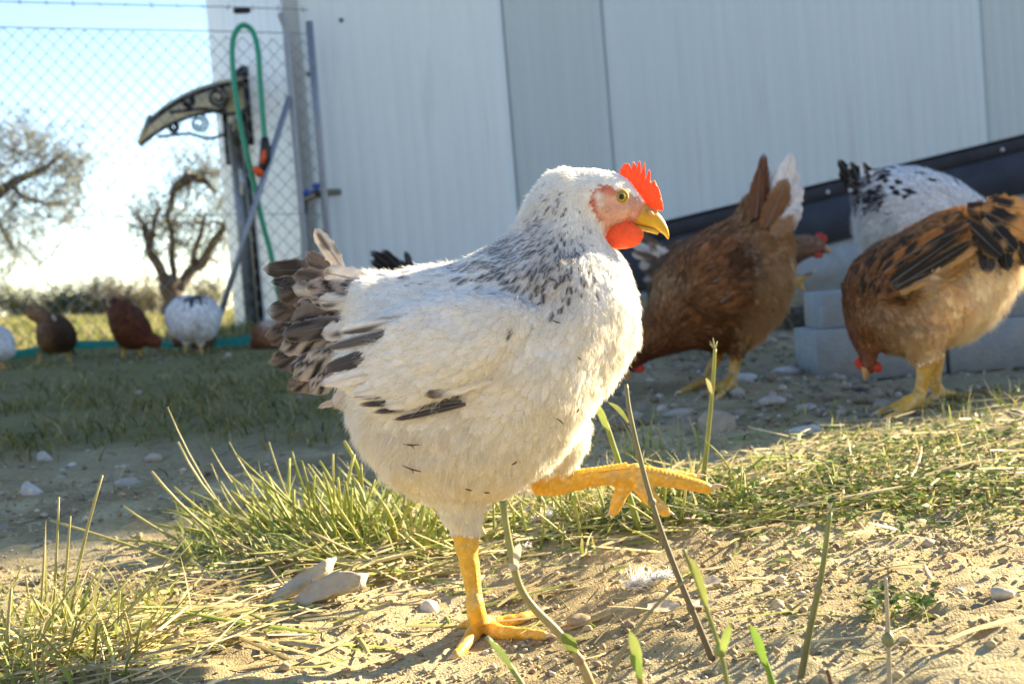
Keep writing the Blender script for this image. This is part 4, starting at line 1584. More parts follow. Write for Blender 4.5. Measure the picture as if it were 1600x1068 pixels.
# ================= the walking white hen
HF = Frame(760, 600, 1.26)
def C_(x, y, fx, fy, L, W, col, fz):
    return (x, y, fx, fy, L, W, *col, fz)
CRM = (.95, .905, .80)
hero_ctrl = [
    C_(900, 268, -1, .25, 11, 6, WHT, .5), C_(940, 272, -1, 0, 9, 5, WHT, .35), C_(975, 285, -1, -.3, 7, 4, WHT, .3), C_(925, 390, -.2, 1, 15, 7, WHT, .3),
    C_(860, 285, -.8, .7, 17, 8, WHT, .6), C_(880, 266, -.9, .4, 14, 7, WHT, .6), C_(820, 320, -.6, .85, 22, 8, WHT, .8), C_(845, 340, -.55, .85, 22, 8, (.82, .80, .76), .35), C_(890, 340, -.35, 1, 18, 8, WHT, .3),
    C_(900, 400, -.25, 1, 24, 9, (.74, .72, .68), .03), C_(860, 430, -.4, 1, 28, 11, (.66, .63, .59), .03), C_(800, 400, -.75, .65, 30, 12, (.80, .79, .76), .04),
    C_(740, 410, -.95, .3, 34, 16, WHT, .08), C_(950, 430, .1, 1, 26, 16, WHT, .15), C_(990, 480, -.1, 1, 32, 16, CRM, .25), C_(985, 560, -.4, .9, 34, 16, CRM, .3),
    C_(950, 610, -.5, .9, 28, 18, CRM, .4), C_(850, 520, -.6, .75, 40, 15, WHT, .22), C_(900, 560, -.4, .9, 40, 15, CRM, .28), C_(700, 450, -1, .18, 42, 17, WHT, .2), C_(610, 425, -1, .0, 38, 20, WHT, .2),
    C_(560, 450, -1, .1, 34, 20, WHT, .3), C_(620, 520, -1, .3, 50, 17, WHT, .2), C_(720, 530, -.95, .3, 48, 17, WHT, .18), C_(780, 590, -.8, .5, 44, 16, CRM, .25),
    C_(640, 600, -.95, .25, 42, 16, WHT, .3), C_(580, 600, -1, .3, 34, 16, WHT, .3), C_(560, 660, -.6, .65, 30, 14, (.92, .89, .83), 1.0), C_(545, 630, -.9, .4, 30, 14, WHT, 1.0), C_(600, 720, -.45, .9, 30, 15, CRM, 1.0),
    C_(650, 680, -.4, .9, 32, 18, (.92, .89, .83), .6), C_(700, 740, -.15, 1, 28, 14, CRM, .7), C_(725, 800, 0, 1, 20, 10, CRM, .8), C_(715, 830, .05, 1, 10, 6, CRM, .6), C_(780, 720, -.1, 1, 30, 16, CRM, .6),
    C_(840, 660, -.2, 1, 32, 18, CRM, .4), C_(880, 690, -.1, 1, 26, 12, CRM, .6), C_(905, 720, 0, 1, 22, 10, CRM, .9), C_(830, 750, -.1, 1, 26, 11, CRM, .8)]

def hero_pattern(C, t, u, fb, r1, r2):
    x, y = fb[:, 0], fb[:, 1]
    # speckled hackle and cape
    s = np.exp(-(((x - 838) / 66) ** 2 + ((y - 405) / 44) ** 2)) * 1.1 + .9 * np.exp(-(((x - 790) / 80) ** 2 + ((y - 400) / 34) ** 2)) + .6 * np.exp(-(((x - 848) / 46) ** 2 + ((y - 330) / 50) ** 2)) + .25 * np.exp(-(((x - 700) / 80) ** 2 + ((y - 410) / 20) ** 2))
    s = s * .8 * (1 - .75 * smooth(900, 935, x))
    on = (r1 < np.clip(s, 0, .95)).astype(float)
    m = np.exp(-(u / (.42 + .3 * r2)) ** 2) * smooth(.25, .5, t) * (1 - smooth(.9, 1.0, t) * .6)
    dk = np.array([.03, .027, .026])
    C = C + (dk - C) * (on * m * (.75 + .25 * r2))[:, None]
    # scattered spots on saddle and wing
    s2 = .10 * np.exp(-(((x - 580) / 60) ** 2 + ((y - 440) / 40) ** 2)) + .012 * (x > 700) * (y < 520) + .004 * (y < 560)
    on2 = (r2 < s2).astype(float) * (1 - on)
    m2 = np.exp(-(u / .6) ** 2) * smooth(.5, .75, t)
    C = C + (dk - C) * (on2 * m2 * .9)[:, None]
    return C

DG = (.026, .022, .02); MG = (.12, .10, .088); LG = (.48, .43, .38)
hero_tail = [
    # root, tip, width
    ((545, 520, 25), (450, 604, 30), 30, dict(colf=barred(MG, DG, LG, 4), seed=1)),
    ((520, 425, 15), (405, 421, 25), 40, dict(colf=patchy((.11, .09, .08), DG, (.3, .26, .22), .42, 4), seed=2, bend=14, pointed=.35)),
    ((528, 445, 5), (420, 441, 10), 26, dict(colf=plain(DG, (.4, .34, .3)), seed=3, pointed=.3)),
    ((534, 440, 10), (476, 394, 12), 30, dict(colf=patchy(MG, DG, LG, .5, 3), seed=4, pointed=.5)),
    ((535, 420, -8), (494, 357, -6), 27, dict(colf=patchy((.55, .48, .42), (.12, .1, .09), (.8, .76, .7), .55, 4, .4), seed=5, pointed=.4, bend=6)),
    ((545, 470, 0), (428, 452, 5), 46, dict(colf=barred((.085, .07, .062), (.03, .024, .02), (.17, .14, .12), 5), seed=6, pointed=.7)),
    ((545, 490, 12), (413, 486, 18), 46, dict(colf=barred((.085, .07, .062), (.03, .024, .02), (.18, .15, .13), 5), seed=7, pointed=.75)),
    ((545, 520, 8), (410, 525, 14), 48, dict(colf=barred((.09, .074, .064), (.03, .024, .02), (.26, .22, .19), 5), seed=8, pointed=.75)),
    ((550, 540, 0), (417, 567, 6), 44, dict(colf=barred((.15, .125, .108), (.03, .024, .02), (.32, .26, .2), 4), seed=9, pointed=.7)),
    ((556, 570, -8), (446, 606, -2), 36, dict(colf=barred((.26, .22, .19), (.03, .024, .02), (.4, .33, .26), 4), seed=10, pointed=.7)),
    ((545, 450, -14), (457, 431, -12), 42, dict(colf=patchy((.2, .16, .135), (.06, .048, .04), (.5, .43, .36), .5, 3.5, .35), seed=11, pointed=.6)),
    ((560, 475, -24), (456, 500, -24), 46, dict(colf=patchy((.22, .175, .145), (.06, .048, .04), (.5, .43, .36), .5, 4, .35), seed=12, pointed=.65)),
    ((570, 500, -34), (440, 545, -34), 46, dict(colf=barred((.5, .43, .36), DG, (.74, .68, .6), 3.5, edge_w=.18), seed=13, pointed=.7)),
    ((580, 520, -46), (462, 588, -44), 46, dict(colf=barred((.52, .45, .38), DG, (.78, .72, .63), 3.5, edge_w=.18), seed=14, pointed=.7)),
    ((590, 540, -52), (487, 612, -50), 36, dict(colf=barred((.5, .43, .36), DG, (.68, .6, .52), 4.5), seed=15, pointed=.7)),
    ((585, 560, -58), (528, 634, -60), 34, dict(colf=patchy((.68, .62, .55), DG, (.74, .7, .62), .62, 2.5), seed=16, pointed=.7)),
    ((590, 600, -50), (502, 632, -56), 14, dict(colf=plain((.62, .54, .46), (.72, .66, .58)), seed=17, pointed=.4)),
    ((590, 470, -52), (500, 470, -44), 34, dict(colf=patchy((.72, .68, .62), MG, (.78, .74, .68), .66, 3), seed=18, pointed=.6)),
    ((600, 505, -66), (508, 520, -58), 38, dict(colf=patchy((.74, .7, .63), MG, (.78, .74, .68), .62, 3), seed=19, pointed=.6)),
    ((575, 440, -30), (506, 425, -24), 36, dict(colf=patchy((.7, .64, .57), (.16, .13, .11), (.78, .74, .68), .58, 3.5), seed=20, pointed=.6)),
]
_tr = np.random.default_rng(77)
for _k in range(16):
    _ty = _tr.uniform(432, 615); _tx = 430 + 95 * abs((_ty - 520) / 110) ** 1.5 * .5 + _tr.uniform(0, 55)
    _dd = _tr.uniform(-46, -6)
    _cf = [patchy((.13, .11, .095), DG, LG, .5, 4, .3), barred((.36, .30, .26), DG, (.66, .6, .53), 3, edge_w=.2), patchy((.6, .56, .5), (.10, .085, .075), (.74, .7, .64), .55, 4, .35)][_k % 3]
    hero_tail.append(((_tx + 95, 505 + (_ty - 520) * .55, _dd - 4), (_tx, _ty, _dd), _tr.uniform(24, 40), dict(colf=_cf, seed=300 + _k, pointed=_tr.uniform(.5, .75), bend=_tr.normal(0, 5))))
WD = -165
hero_wing = [
    ((640, 530, WD), (524, 568, WD + 10), 26, dict(colf=plain((.075, .07, .075), (.16, .15, .145)), seed=31, pointed=.5)),
    ((645, 508, WD - 2), (530, 536, WD + 8), 20, dict(colf=plain((.12, .115, .12), (.7, .68, .65), edge_w=.45), seed=32, pointed=.5)),
    ((650, 492, WD - 2), (545, 512, WD + 6), 20, dict(colf=patchy((.82, .8, .76), (.1, .095, .095), (.85, .83, .78), .55, 2), seed=41, pointed=.5)),
    ((660, 556, WD - 2), (517, 589, WD + 6), 26, dict(colf=plain((.84, .81, .76), (.84, .8, .73)), seed=33, pointed=.6)),
    ((720, 598, WD + 4), (563, 606, WD + 4), 15, dict(colf=barred((.72, .66, .56), DG, (.8, .76, .68), 3, edge_w=.6), seed=34, pointed=.6)),
    ((722, 606, WD + 4), (574, 617, WD + 4), 14, dict(colf=plain((.06, .05, .045), (.72, .66, .56), edge_w=.5), seed=35, pointed=.6)),
    ((726, 612, WD + 4), (595, 628, WD + 4), 14, dict(colf=plain((.06, .05, .045), (.72, .66, .56), edge_w=.5), seed=36, pointed=.6)),
    ((732, 616, WD + 4), (625, 639, WD + 4), 14, dict(colf=plain((.055, .045, .04), (.7, .64, .56), edge_w=.45), seed=37, pointed=.5)),
    ((770, 580, WD + 4), (672, 602, WD - 16), 22, dict(colf=plain((.84, .81, .74), (.84, .8, .74), (.14, .11, .1), .3, .4), seed=38, pointed=.6)),
    ((720, 566, WD - 4), (560, 603, WD + 4), 28, dict(colf=plain((.84, .81, .75), (.86, .83, .78)), seed=39, pointed=.6)),
    ((740, 580, WD - 4), (610, 620, WD - 2), 30, dict(colf=plain((.84, .81, .75), (.86, .83, .78)), seed=40, pointed=.6)),
]
face_poly = [(921, 298), (940, 295), (957, 297), (973, 304), (985, 305), (995, 312), (1006, 322), (1012, 332), (1009, 345), (998, 350), (986, 352), (976, 352), (970, 358), (958, 362), (944, 358), (936, 352), (926, 338), (918, 322)]
face_marks = [(930, 311, 8, (.88, .85, .8)), (935, 322, 6, (.72, .6, .52)), (926, 336, 4.5, (.5, .04, .02)), (933, 347, 4, (.5, .04, .02)), (940, 297, 9, (.6, .13, .06)), (952, 299, 8, (.62, .16, .08)), (921, 318, 6, (.5, .07, .03)), (922, 328, 5, (.5, .05, .02)), (990, 350, 7, (.62, .13, .05)), (1002, 330, 9, (.64, .22, .12)), (990, 310, 8, (.66, .22, .12)), (922, 303, 5, (.58, .1, .05)), (985, 318, 9, (.6, .28, .2)), (955, 330, 10, (.68, .36, .26)),
              (1000, 340, 8, (.6, .2, .08)), (960, 300, 8, (.6, .2, .1)), (978, 345, 6, (.62, .16, .06)), (965, 345, 9, (.68, .4, .3))]
standing = dict(shank=[(722, 790, 24, -30), (727, 830, 21, -32), (733, 870, 16, -34), (740, 915, 12.5, -36), (744, 948, 15, -38)], foot=(751, 972, 15),
                toes=[[(736, 994, 12), (722, 1013, 9.5), (712, 1023, 7.5), (697, 1031, 2)], [(780, 987, 13), (820, 990, 10.5), (852, 993, 8), (872, 997, 2)],
                      [(782, 972, 11.5), (812, 966, 10), (838, 958, 8), (864, 950, 2)], [(735, 974, 9), (722, 977, 6.5), (712, 980, 2)]])
raised = dict(ground=False, shank=[(885, 700, 34, 42), (852, 748, 20, 42), (845, 762, 18, 41), (868, 764, 18, 40), (900, 757, 17, 40), (940, 750, 15.5, 38), (975, 747, 17, 37)], foot=(1000, 747, 19, 36),
              toes=[[(1032, 751, 15, 33), (1069, 758, 12, 30), (1113, 768, 9.5, 28), (1141, 765, 2, 26)], [(1008, 768, 14, 22), (1028, 790, 11.5, 12), (1044, 803, 8.5, 8), (1056, 806, 2, 6)],
                    [(985, 757, 14, 40), (971, 785, 11.5, 36), (962, 806, 8.5, 34), (949, 815, 2, 32)], [(1030, 748, 12, 48), (1070, 752, 9, 56), (1095, 755, 7, 60), (1114, 752, 2, 62)]])
def hero_bare(x, y):
    return ((y > 828) | (x > 826) & (y > 735))
def scutes(paths, wdir):
    def f(rt, fr, bvh, k):
        for pts, rr, sgn in paths:
            mb = MB()
            p = catmull(np.array([fr(*q) for q in pts]), 8)
            r = np.interp(np.linspace(0, 1, len(p)), np.linspace(0, 1, len(rr)), rr) * k
            seg = np.concatenate([[0], np.cumsum(np.linalg.norm(np.diff(p, axis=0), axis=1))])
            n = int(seg[-1] / (.0036))
            for i in range(n):
                s = (i + .5) / n * seg[-1]
                c = np.array([np.interp(s, seg, p[:, a]) for a in range(3)])
                T = norm(np.array([np.interp(s + 1e-3, seg, p[:, a]) for a in range(3)]) - np.array([np.interp(s - 1e-3, seg, p[:, a]) for a in range(3)]))
                rad = np.interp(s, seg, r)
                fw = norm(np.array(fr.ex) * sgn[0] - np.array(fr.ez) * sgn[1]); fw = norm(fw - T * (fw @ T))
                sd_ = np.cross(T, fw)
                hl = seg[-1] / n * .56
                rows = []
                for a, h in ((-1, -.03), (-.55, .02), (.3, .045), (1, .01)):
                    for th in np.linspace(-.95, .95, 7):
                        rows.append(c + T * hl * a + (fw * math.cos(th) + sd_ * math.sin(th)) * rad * (.985 + h * (1 - (th / 1.05) ** 4)))
                ii = (np.arange(3)[:, None] * 7 + np.arange(6)[None]).ravel()
                q = np.stack([ii, ii + 1, ii + 8, ii + 7], 1)
                mb.add(np.array(rows), q, None, np.array([.78, .46, .05]) * rng.uniform(.88, 1.12))
            mb.build('leg_scales', M_SKIN, rt, kind='stuff')
    return f
def dirt_flecks(rt, fr, bvh, k):
    for j, (x, y, L, a) in enumerate([(655, 671, 26, .2), (655, 710, 30, -.15), (866, 640, 18, 2.4), (893, 550, 8, -.5), (890, 625, 8, 1.3), (800, 700, 10, .7), (760, 745, 9, -.5), (735, 740, 12, -.6), (862, 500, 12, -.3), (955, 590, 8, 1)]):
        o_ = fr(x, y, -400)
        q, qn, _, _ = bvh.ray_cast(Vector(o_), Vector(norm(fr.ed)))
        if q is None:
            continue
        mb = MB()
        d = norm(np.array(fr.ex) * math.cos(a) + np.array(fr.ez) * math.sin(a)); qn = np.array(qn)
        c = np.array(q) + qn * .0062
        d = norm(d - qn * (d @ qn)); s = np.cross(d, qn)
        mb.tube(np.array([c - d * L * k * .5, c + s * L * k * .06, c + d * L * k * .5]), np.array([.0003, .0008, .0004]), 5, col=(.12, .07, .035))
        if j < 2:
            mb.tube(np.array([c, c + s * L * k * .3 + d * L * k * .12]), np.array([.0006, .0003]), 5, col=(.16, .09, .045))
        mb.build('straw_fleck', M_STRAW, rt)
hero = dict(
    comb_mat=M_COMB, inset=.0016, voxel=.0019, relax=14, seed=5, base=gp(751, 985), gap=9, lift=.075, messy=.24, colvar=.035, lump=.011, lumpf=24, down=150000, bare_y=hero_bare, bare_force=lambda x, y: (x > 912) & (y > 728) | (y > 860), knuckles=True,
    lofts=[
        [(535, 445, 548, 610, 45), (565, 424, 548, 648, 92), (620, 426, 568, 692, 128), (680, 414, 606, 738, 146), (740, 396, 655, 772, 156), (800, 376, 725, 790, 158), (850, 368, 800, 768, 154), (905, 370, 868, 720, 138), (948, 388, 925, 640, 112), (978, 412, 962, 590, 82), (997, 455, 990, 552, 46), (1001, 485, 1000, 525, 18)],
        [(670, 430, 985, 520, 140), (720, 402, 990, 462, 124), (770, 382, 984, 418, 100), (803, 348, 958, 388, 76), (825, 305, 942, 362, 60), (850, 274, 942, 345, 50), (880, 262, 950, 330, 44)],
        [(872, 268, 884, 372, 44), (900, 261, 915, 376, 48), (935, 263, 942, 366, 47), (965, 272, 966, 358, 40), (988, 290, 988, 352, 28), (1006, 316, 1004, 350, 17), (1012, 326, 1010, 346, 10)],
        [(640, 640, 800, 640, 78, -52), (664, 730, 778, 720, 56, -44), (690, 790, 762, 785, 36, -34), (703, 822, 752, 826, 24, -32), (710, 838, 748, 840, 18, -32)],
        [(800, 640, 925, 640, 70, 42), (815, 700, 920, 690, 52, 44), (828, 742, 908, 728, 34, 43), (838, 758, 885, 748, 20, 42)],
        [(850, 480, 800, 540, 24, -132), (790, 456, 745, 588, 40, -142), (705, 456, 690, 616, 44, -146), (630, 474, 632, 626, 42, -138), (575, 508, 582, 612, 32, -122), (535, 552, 542, 598, 16, -106)],
        [(840, 470, 800, 540, 22, 128), (780, 452, 745, 585, 34, 136), (700, 456, 690, 610, 36, 136), (630, 478, 630, 618, 32, 126), (575, 515, 580, 605, 24, 108), (540, 555, 545, 592, 12, 96)],
    ],
    legs=[standing, raised], ctrl=hero_ctrl, pattern=hero_pattern, tail=hero_tail, wing=hero_wing, face=face_poly, face_col=(.74, .40, .28), face_marks=face_marks,
    comb=[dict(outline=[(966, 275), (969, 264), (975, 257), (981, 258), (985.5, 267), (987.5, 254), (990, 255), (992, 272), (996, 253), (998.5, 254), (999.5, 275), (1004, 256), (1006, 257), (1006.5, 283), (1012, 267), (1014, 268), (1015, 289), (1021, 282), (1028, 297), (1033, 313), (1035, 331), (1020, 333), (1006, 320), (994, 304), (980, 292)], base=(1000, 320), th=7)],
    wattles=[(973, 369, 29, 21, 9, -16, -.12), (975, 367, 27, 19, 8, 18, -.1)],
    beak=[dict(name='upper_beak', secs=[(1004, 318, 985, 352, 17), (1012, 322, 1000, 355, 15), (1024, 330, 1014, 357, 11.5), (1034, 342, 1026, 362, 8), (1041, 355, 1036, 368, 5), (1044, 366, 1041, 374, 2.2), (1044, 372, 1043, 375.5, .8)], col=(.66, .40, .035), ridge=(1014, 330, 9), rcol=(.5, .2, .06)),
          dict(name='lower_beak', secs=[(985, 350, 984, 360, 12), (1002, 354, 1000, 362, 9.5), (1018, 357, 1015, 365, 6.5), (1030, 362, 1026, 368, 2.5)], col=(.58, .38, .06))],
    eyes=[(966, 311, 11.8)], extra=[scutes([([(733, 870, -34), (740, 915, -36), (744, 948, -38)], (16, 12.5, 15), (.75, .2)), ([(868, 764, 40), (900, 757, 40), (940, 750, 38), (985, 745, 37)], (18.4, 17.4, 16, 18), (.1, -1)),
            ([(1000, 747, 36), (1032, 751, 33), (1069, 758, 30), (1104, 766, 28)], (18, 15.4, 12.4, 10), (.1, -1))], 0), dirt_flecks])
def nostril(rt, fr, bvh, k):
    for sgn in (-1, 1):
        mb = MB(); p = np.array([fr(1009, 331, sgn * 14.5), fr(1014, 335, sgn * 14), fr(1019, 338, sgn * 12)])
        mb.tube(p, [2.5 * k, 3.6 * k, 2 * k], 8, col=(.6, .3, .1)); mb.build('nostril', M_BEAK, rt)
hero['extra'].append(nostril)
build_hen('hen', 'white speckled hen striding across the sunlit soil with one yellow foot raised', HF, hero)

# ================= the other hens
def gbelow(fr, x, y):
    p = fr(x, y)
    return (p[0], p[1], float(g(p[0], p[1])))
def simple_beak(secs, col=(.45, .3, .08)):
    return [dict(name='beak', secs=secs, col=col)]

# brown hen pecking behind the white one
BR = (.22, .095, .036); BRD = (.10, .042, .016); BRL = (.46, .26, .11); BRF = (.58, .37, .19); BRN = (.20, .085, .03)
bf = Frame(1120, 450, 2.6)
def br_tail(c1, c2, k=.45):
    def f(t, u, rg):
        o = rg.uniform(0, 30)
        e = smooth(k, k + .3, t + .3 * (vnoise(np.stack([u * 2 + o, t * 3, t * 0], 1)) - .5) + .12 * np.abs(u))
        c = np.array(c1) + (np.array(c2) - np.array(c1)) * e[:, None]
        return c * (.85 + .3 * rg.random((len(t), 1)))
    return f
WB = (.72, .70, .68)
build_hen('hen', 'large brown hen pecking with white streaked tail held high behind the white hen', bf, dict(
    voxel=.0035, relax=10, seed=11, base=gbelow(bf, 1130, 600), gap=6, lift=.10, messy=.3, colvar=.22, down=26000, lump=.012, lumpf=20, skin=(.42, .24, .03),
    bare_y=lambda x, y: y > 545,
    lofts=[[(1022, 434, 1032, 534, 40), (1050, 398, 1064, 546, 68), (1085, 368, 1098, 548, 82), (1125, 344, 1136, 548, 86), (1165, 333, 1172, 536, 82), (1200, 336, 1204, 508, 70), (1226, 354, 1224, 485, 48), (1240, 385, 1236, 450, 22)],
           [(1060, 408, 1105, 540, 58), (1022, 452, 1070, 552, 46), (1002, 500, 1036, 556, 34), (985, 535, 1010, 564, 24), (970, 558, 997, 580, 18), (968, 572, 990, 584, 11)],
           [(1135, 345, 1216, 430, 62), (1156, 318, 1230, 375, 46), (1168, 300, 1226, 345, 26), (1176, 288, 1216, 320, 10)],
           [(1105, 500, 1170, 500, 40, -22), (1124, 540, 1164, 540, 22, -22), (1138, 556, 1158, 556, 12, -22)], [(1090, 510, 1150, 510, 36, 26), (1110, 545, 1142, 545, 18, 26), (1118, 556, 1138, 556, 11, 26)],
           [(1062, 400, 1056, 470, 10, -80), (1108, 368, 1112, 500, 20, -88), (1150, 376, 1160, 466, 18, -90), (1172, 405, 1176, 440, 8, -80)]],
    legs=[dict(shank=[(1150, 536, 13, -22), (1146, 562, 9, -22), (1141, 586, 9, -22)], foot=(1138, 599, 10), toes=[[(1118, 608, 7.5), (1100, 616, 5.5), (1090, 621, 1.5)], [(1148, 605, 7), (1156, 611, 5), (1161, 616, 1.5)], [(1130, 611, 7), (1122, 620, 5), (1117, 625, 1.5)]]),
          dict(shank=[(1132, 540, 13, 26), (1123, 562, 8.5, 26), (1113, 583, 9, 26)], foot=(1108, 592, 9), toes=[[(1086, 602, 7), (1064, 612, 5), (1054, 618, 1.5)], [(1118, 598, 6), (1127, 602, 4.5), (1132, 604, 1.5)]])],
    ctrl=[C_(985, 560, .6, -.8, 12, 6, (.14, .05, .025), .3), C_(1012, 520, .5, -.85, 18, 8, BRN, .3), C_(1025, 455, .45, -.9, 20, 8, (.34, .2, .1), .3), C_(1050, 425, .6, -.8, 22, 9, (.2, .09, .035), .3), C_(1060, 500, .6, -.6, 22, 10, BRN, .2),
          C_(1095, 385, .85, -.5, 24, 12, BR, .1), C_(1130, 415, .9, -.3, 26, 14, BRD, .05), C_(1115, 465, .9, -.1, 26, 13, BR, .1), C_(1150, 350, .8, -.6, 22, 11, (.24, .12, .05), .2), C_(1185, 340, .8, -.6, 22, 10, BRL, .4),
          C_(1215, 372, .7, .2, 22, 10, BRL, .7), C_(1195, 445, .5, .8, 24, 11, BRF, 1), C_(1175, 515, .2, 1, 24, 11, BRF, 1), C_(1225, 440, .7, .6, 22, 10, BRF, 1), C_(1110, 530, .4, .7, 22, 11, (.2, .095, .04), .6), C_(1145, 548, 0, 1, 14, 7, (.2, .1, .04), .5), C_(1065, 550, .6, .1, 20, 9, BRN, .3)],
    tail=[((1180, 352, -34), (1189, 240, -24), 23, dict(colf=plain((.13, .05, .02), (.2, .1, .04)), seed=51, pointed=.4)), ((1172, 350, -44), (1182, 262, -36), 26, dict(colf=plain((.15, .06, .025)), seed=52, pointed=.4)),
          ((1190, 352, -26), (1214, 262, -14), 30, dict(colf=br_tail((.22, .11, .045), WB, .6), seed=53)), ((1195, 355, -40), (1232, 240, -32), 36, dict(colf=br_tail((.26, .14, .06), WB, .32), seed=54)),
          ((1196, 362, -24), (1242, 262, -12), 38, dict(colf=br_tail((.26, .14, .06), WB, .25), seed=55)), ((1200, 368, -48), (1245, 290, -40), 36, dict(colf=br_tail((.26, .14, .06), WB, .3), seed=56)),
          ((1200, 376, -54), (1243, 318, -46), 34, dict(colf=br_tail((.28, .15, .07), WB, .45), seed=57)), ((1186, 358, -58), (1222, 280, -48), 38, dict(colf=br_tail((.2, .09, .035), (.3, .18, .09), .7), seed=58)),
          ((1196, 372, -64), (1236, 330, -54), 32, dict(colf=br_tail((.3, .17, .08), (.66, .6, .54), .6), seed=59)), ((1184, 362, -20), (1202, 268, -10), 28, dict(colf=plain((.2, .1, .04)), seed=60))],
    wing=[((1100, 440, -108), (1166, 402, -100), 16, dict(colf=br_tail((.14, .06, .025), (.55, .45, .35), .7), seed=61)), ((1110, 470, -108), (1168, 424, -100), 16, dict(colf=br_tail((.14, .06, .025), (.6, .5, .4), .75), seed=62)),
          ((1090, 420, -106), (1158, 386, -100), 18, dict(colf=plain((.1, .04, .016), (.16, .08, .03)), seed=63))],
    wattles=[(996, 574, 11, 7, 4, -8, .2), (990, 576, 9, 6, 4, 8, .2)], beak=simple_beak([(973, 574, 986, 584, 7), (975, 584, 984, 590, 5), (978, 596, 981, 598, 1)], (.5, .3, .1)),
    comb=[dict(outline=[(966, 560), (958, 566), (955, 574), (960, 572), (961, 581), (966, 578), (970, 584), (974, 574)], base=(970, 570), th=3)]))

# buff hen on the right
OR = (.27, .115, .03); BUF = (.88, .66, .40); BUL = (.95, .82, .60); DKB = (.10, .042, .016)
uf = Frame(1450, 450, 2.3)
def buff_pat(C, t, u, fb, r1, r2):
    x, y = fb[:, 0], fb[:, 1]
    n = fbm(np.stack([x / 26, y / 22, x * 0], 1), 3)
    s = np.clip((np.exp(-(((x - 1435) / 48) ** 2 + ((y - 372) / 26) ** 2)) + np.exp(-(((x - 1540) / 60) ** 2 + ((y - 365) / 40) ** 2)) * .9 + np.exp(-(((x - 1350) / 40) ** 2 + ((y - 430) / 40) ** 2)) * .5), 0, 1)
    on = (r1 < s * 1.1 * smooth(.4, .56, n)).astype(float) * smooth(.15, .4, t) * (1 - .8 * smooth(.9, 1, np.abs(u)))
    C = C + (np.array([.018, .014, .012]) - C) * (on * .92)[:, None]
    on2 = (r2 < .10).astype(float) * (x < 1400) * smooth(.7, .95, t)
    return C + (np.array([.5, .36, .2]) - C) * (on2 * .6)[:, None]
BK = (.014, .012, .011); EB = (.36, .22, .09)
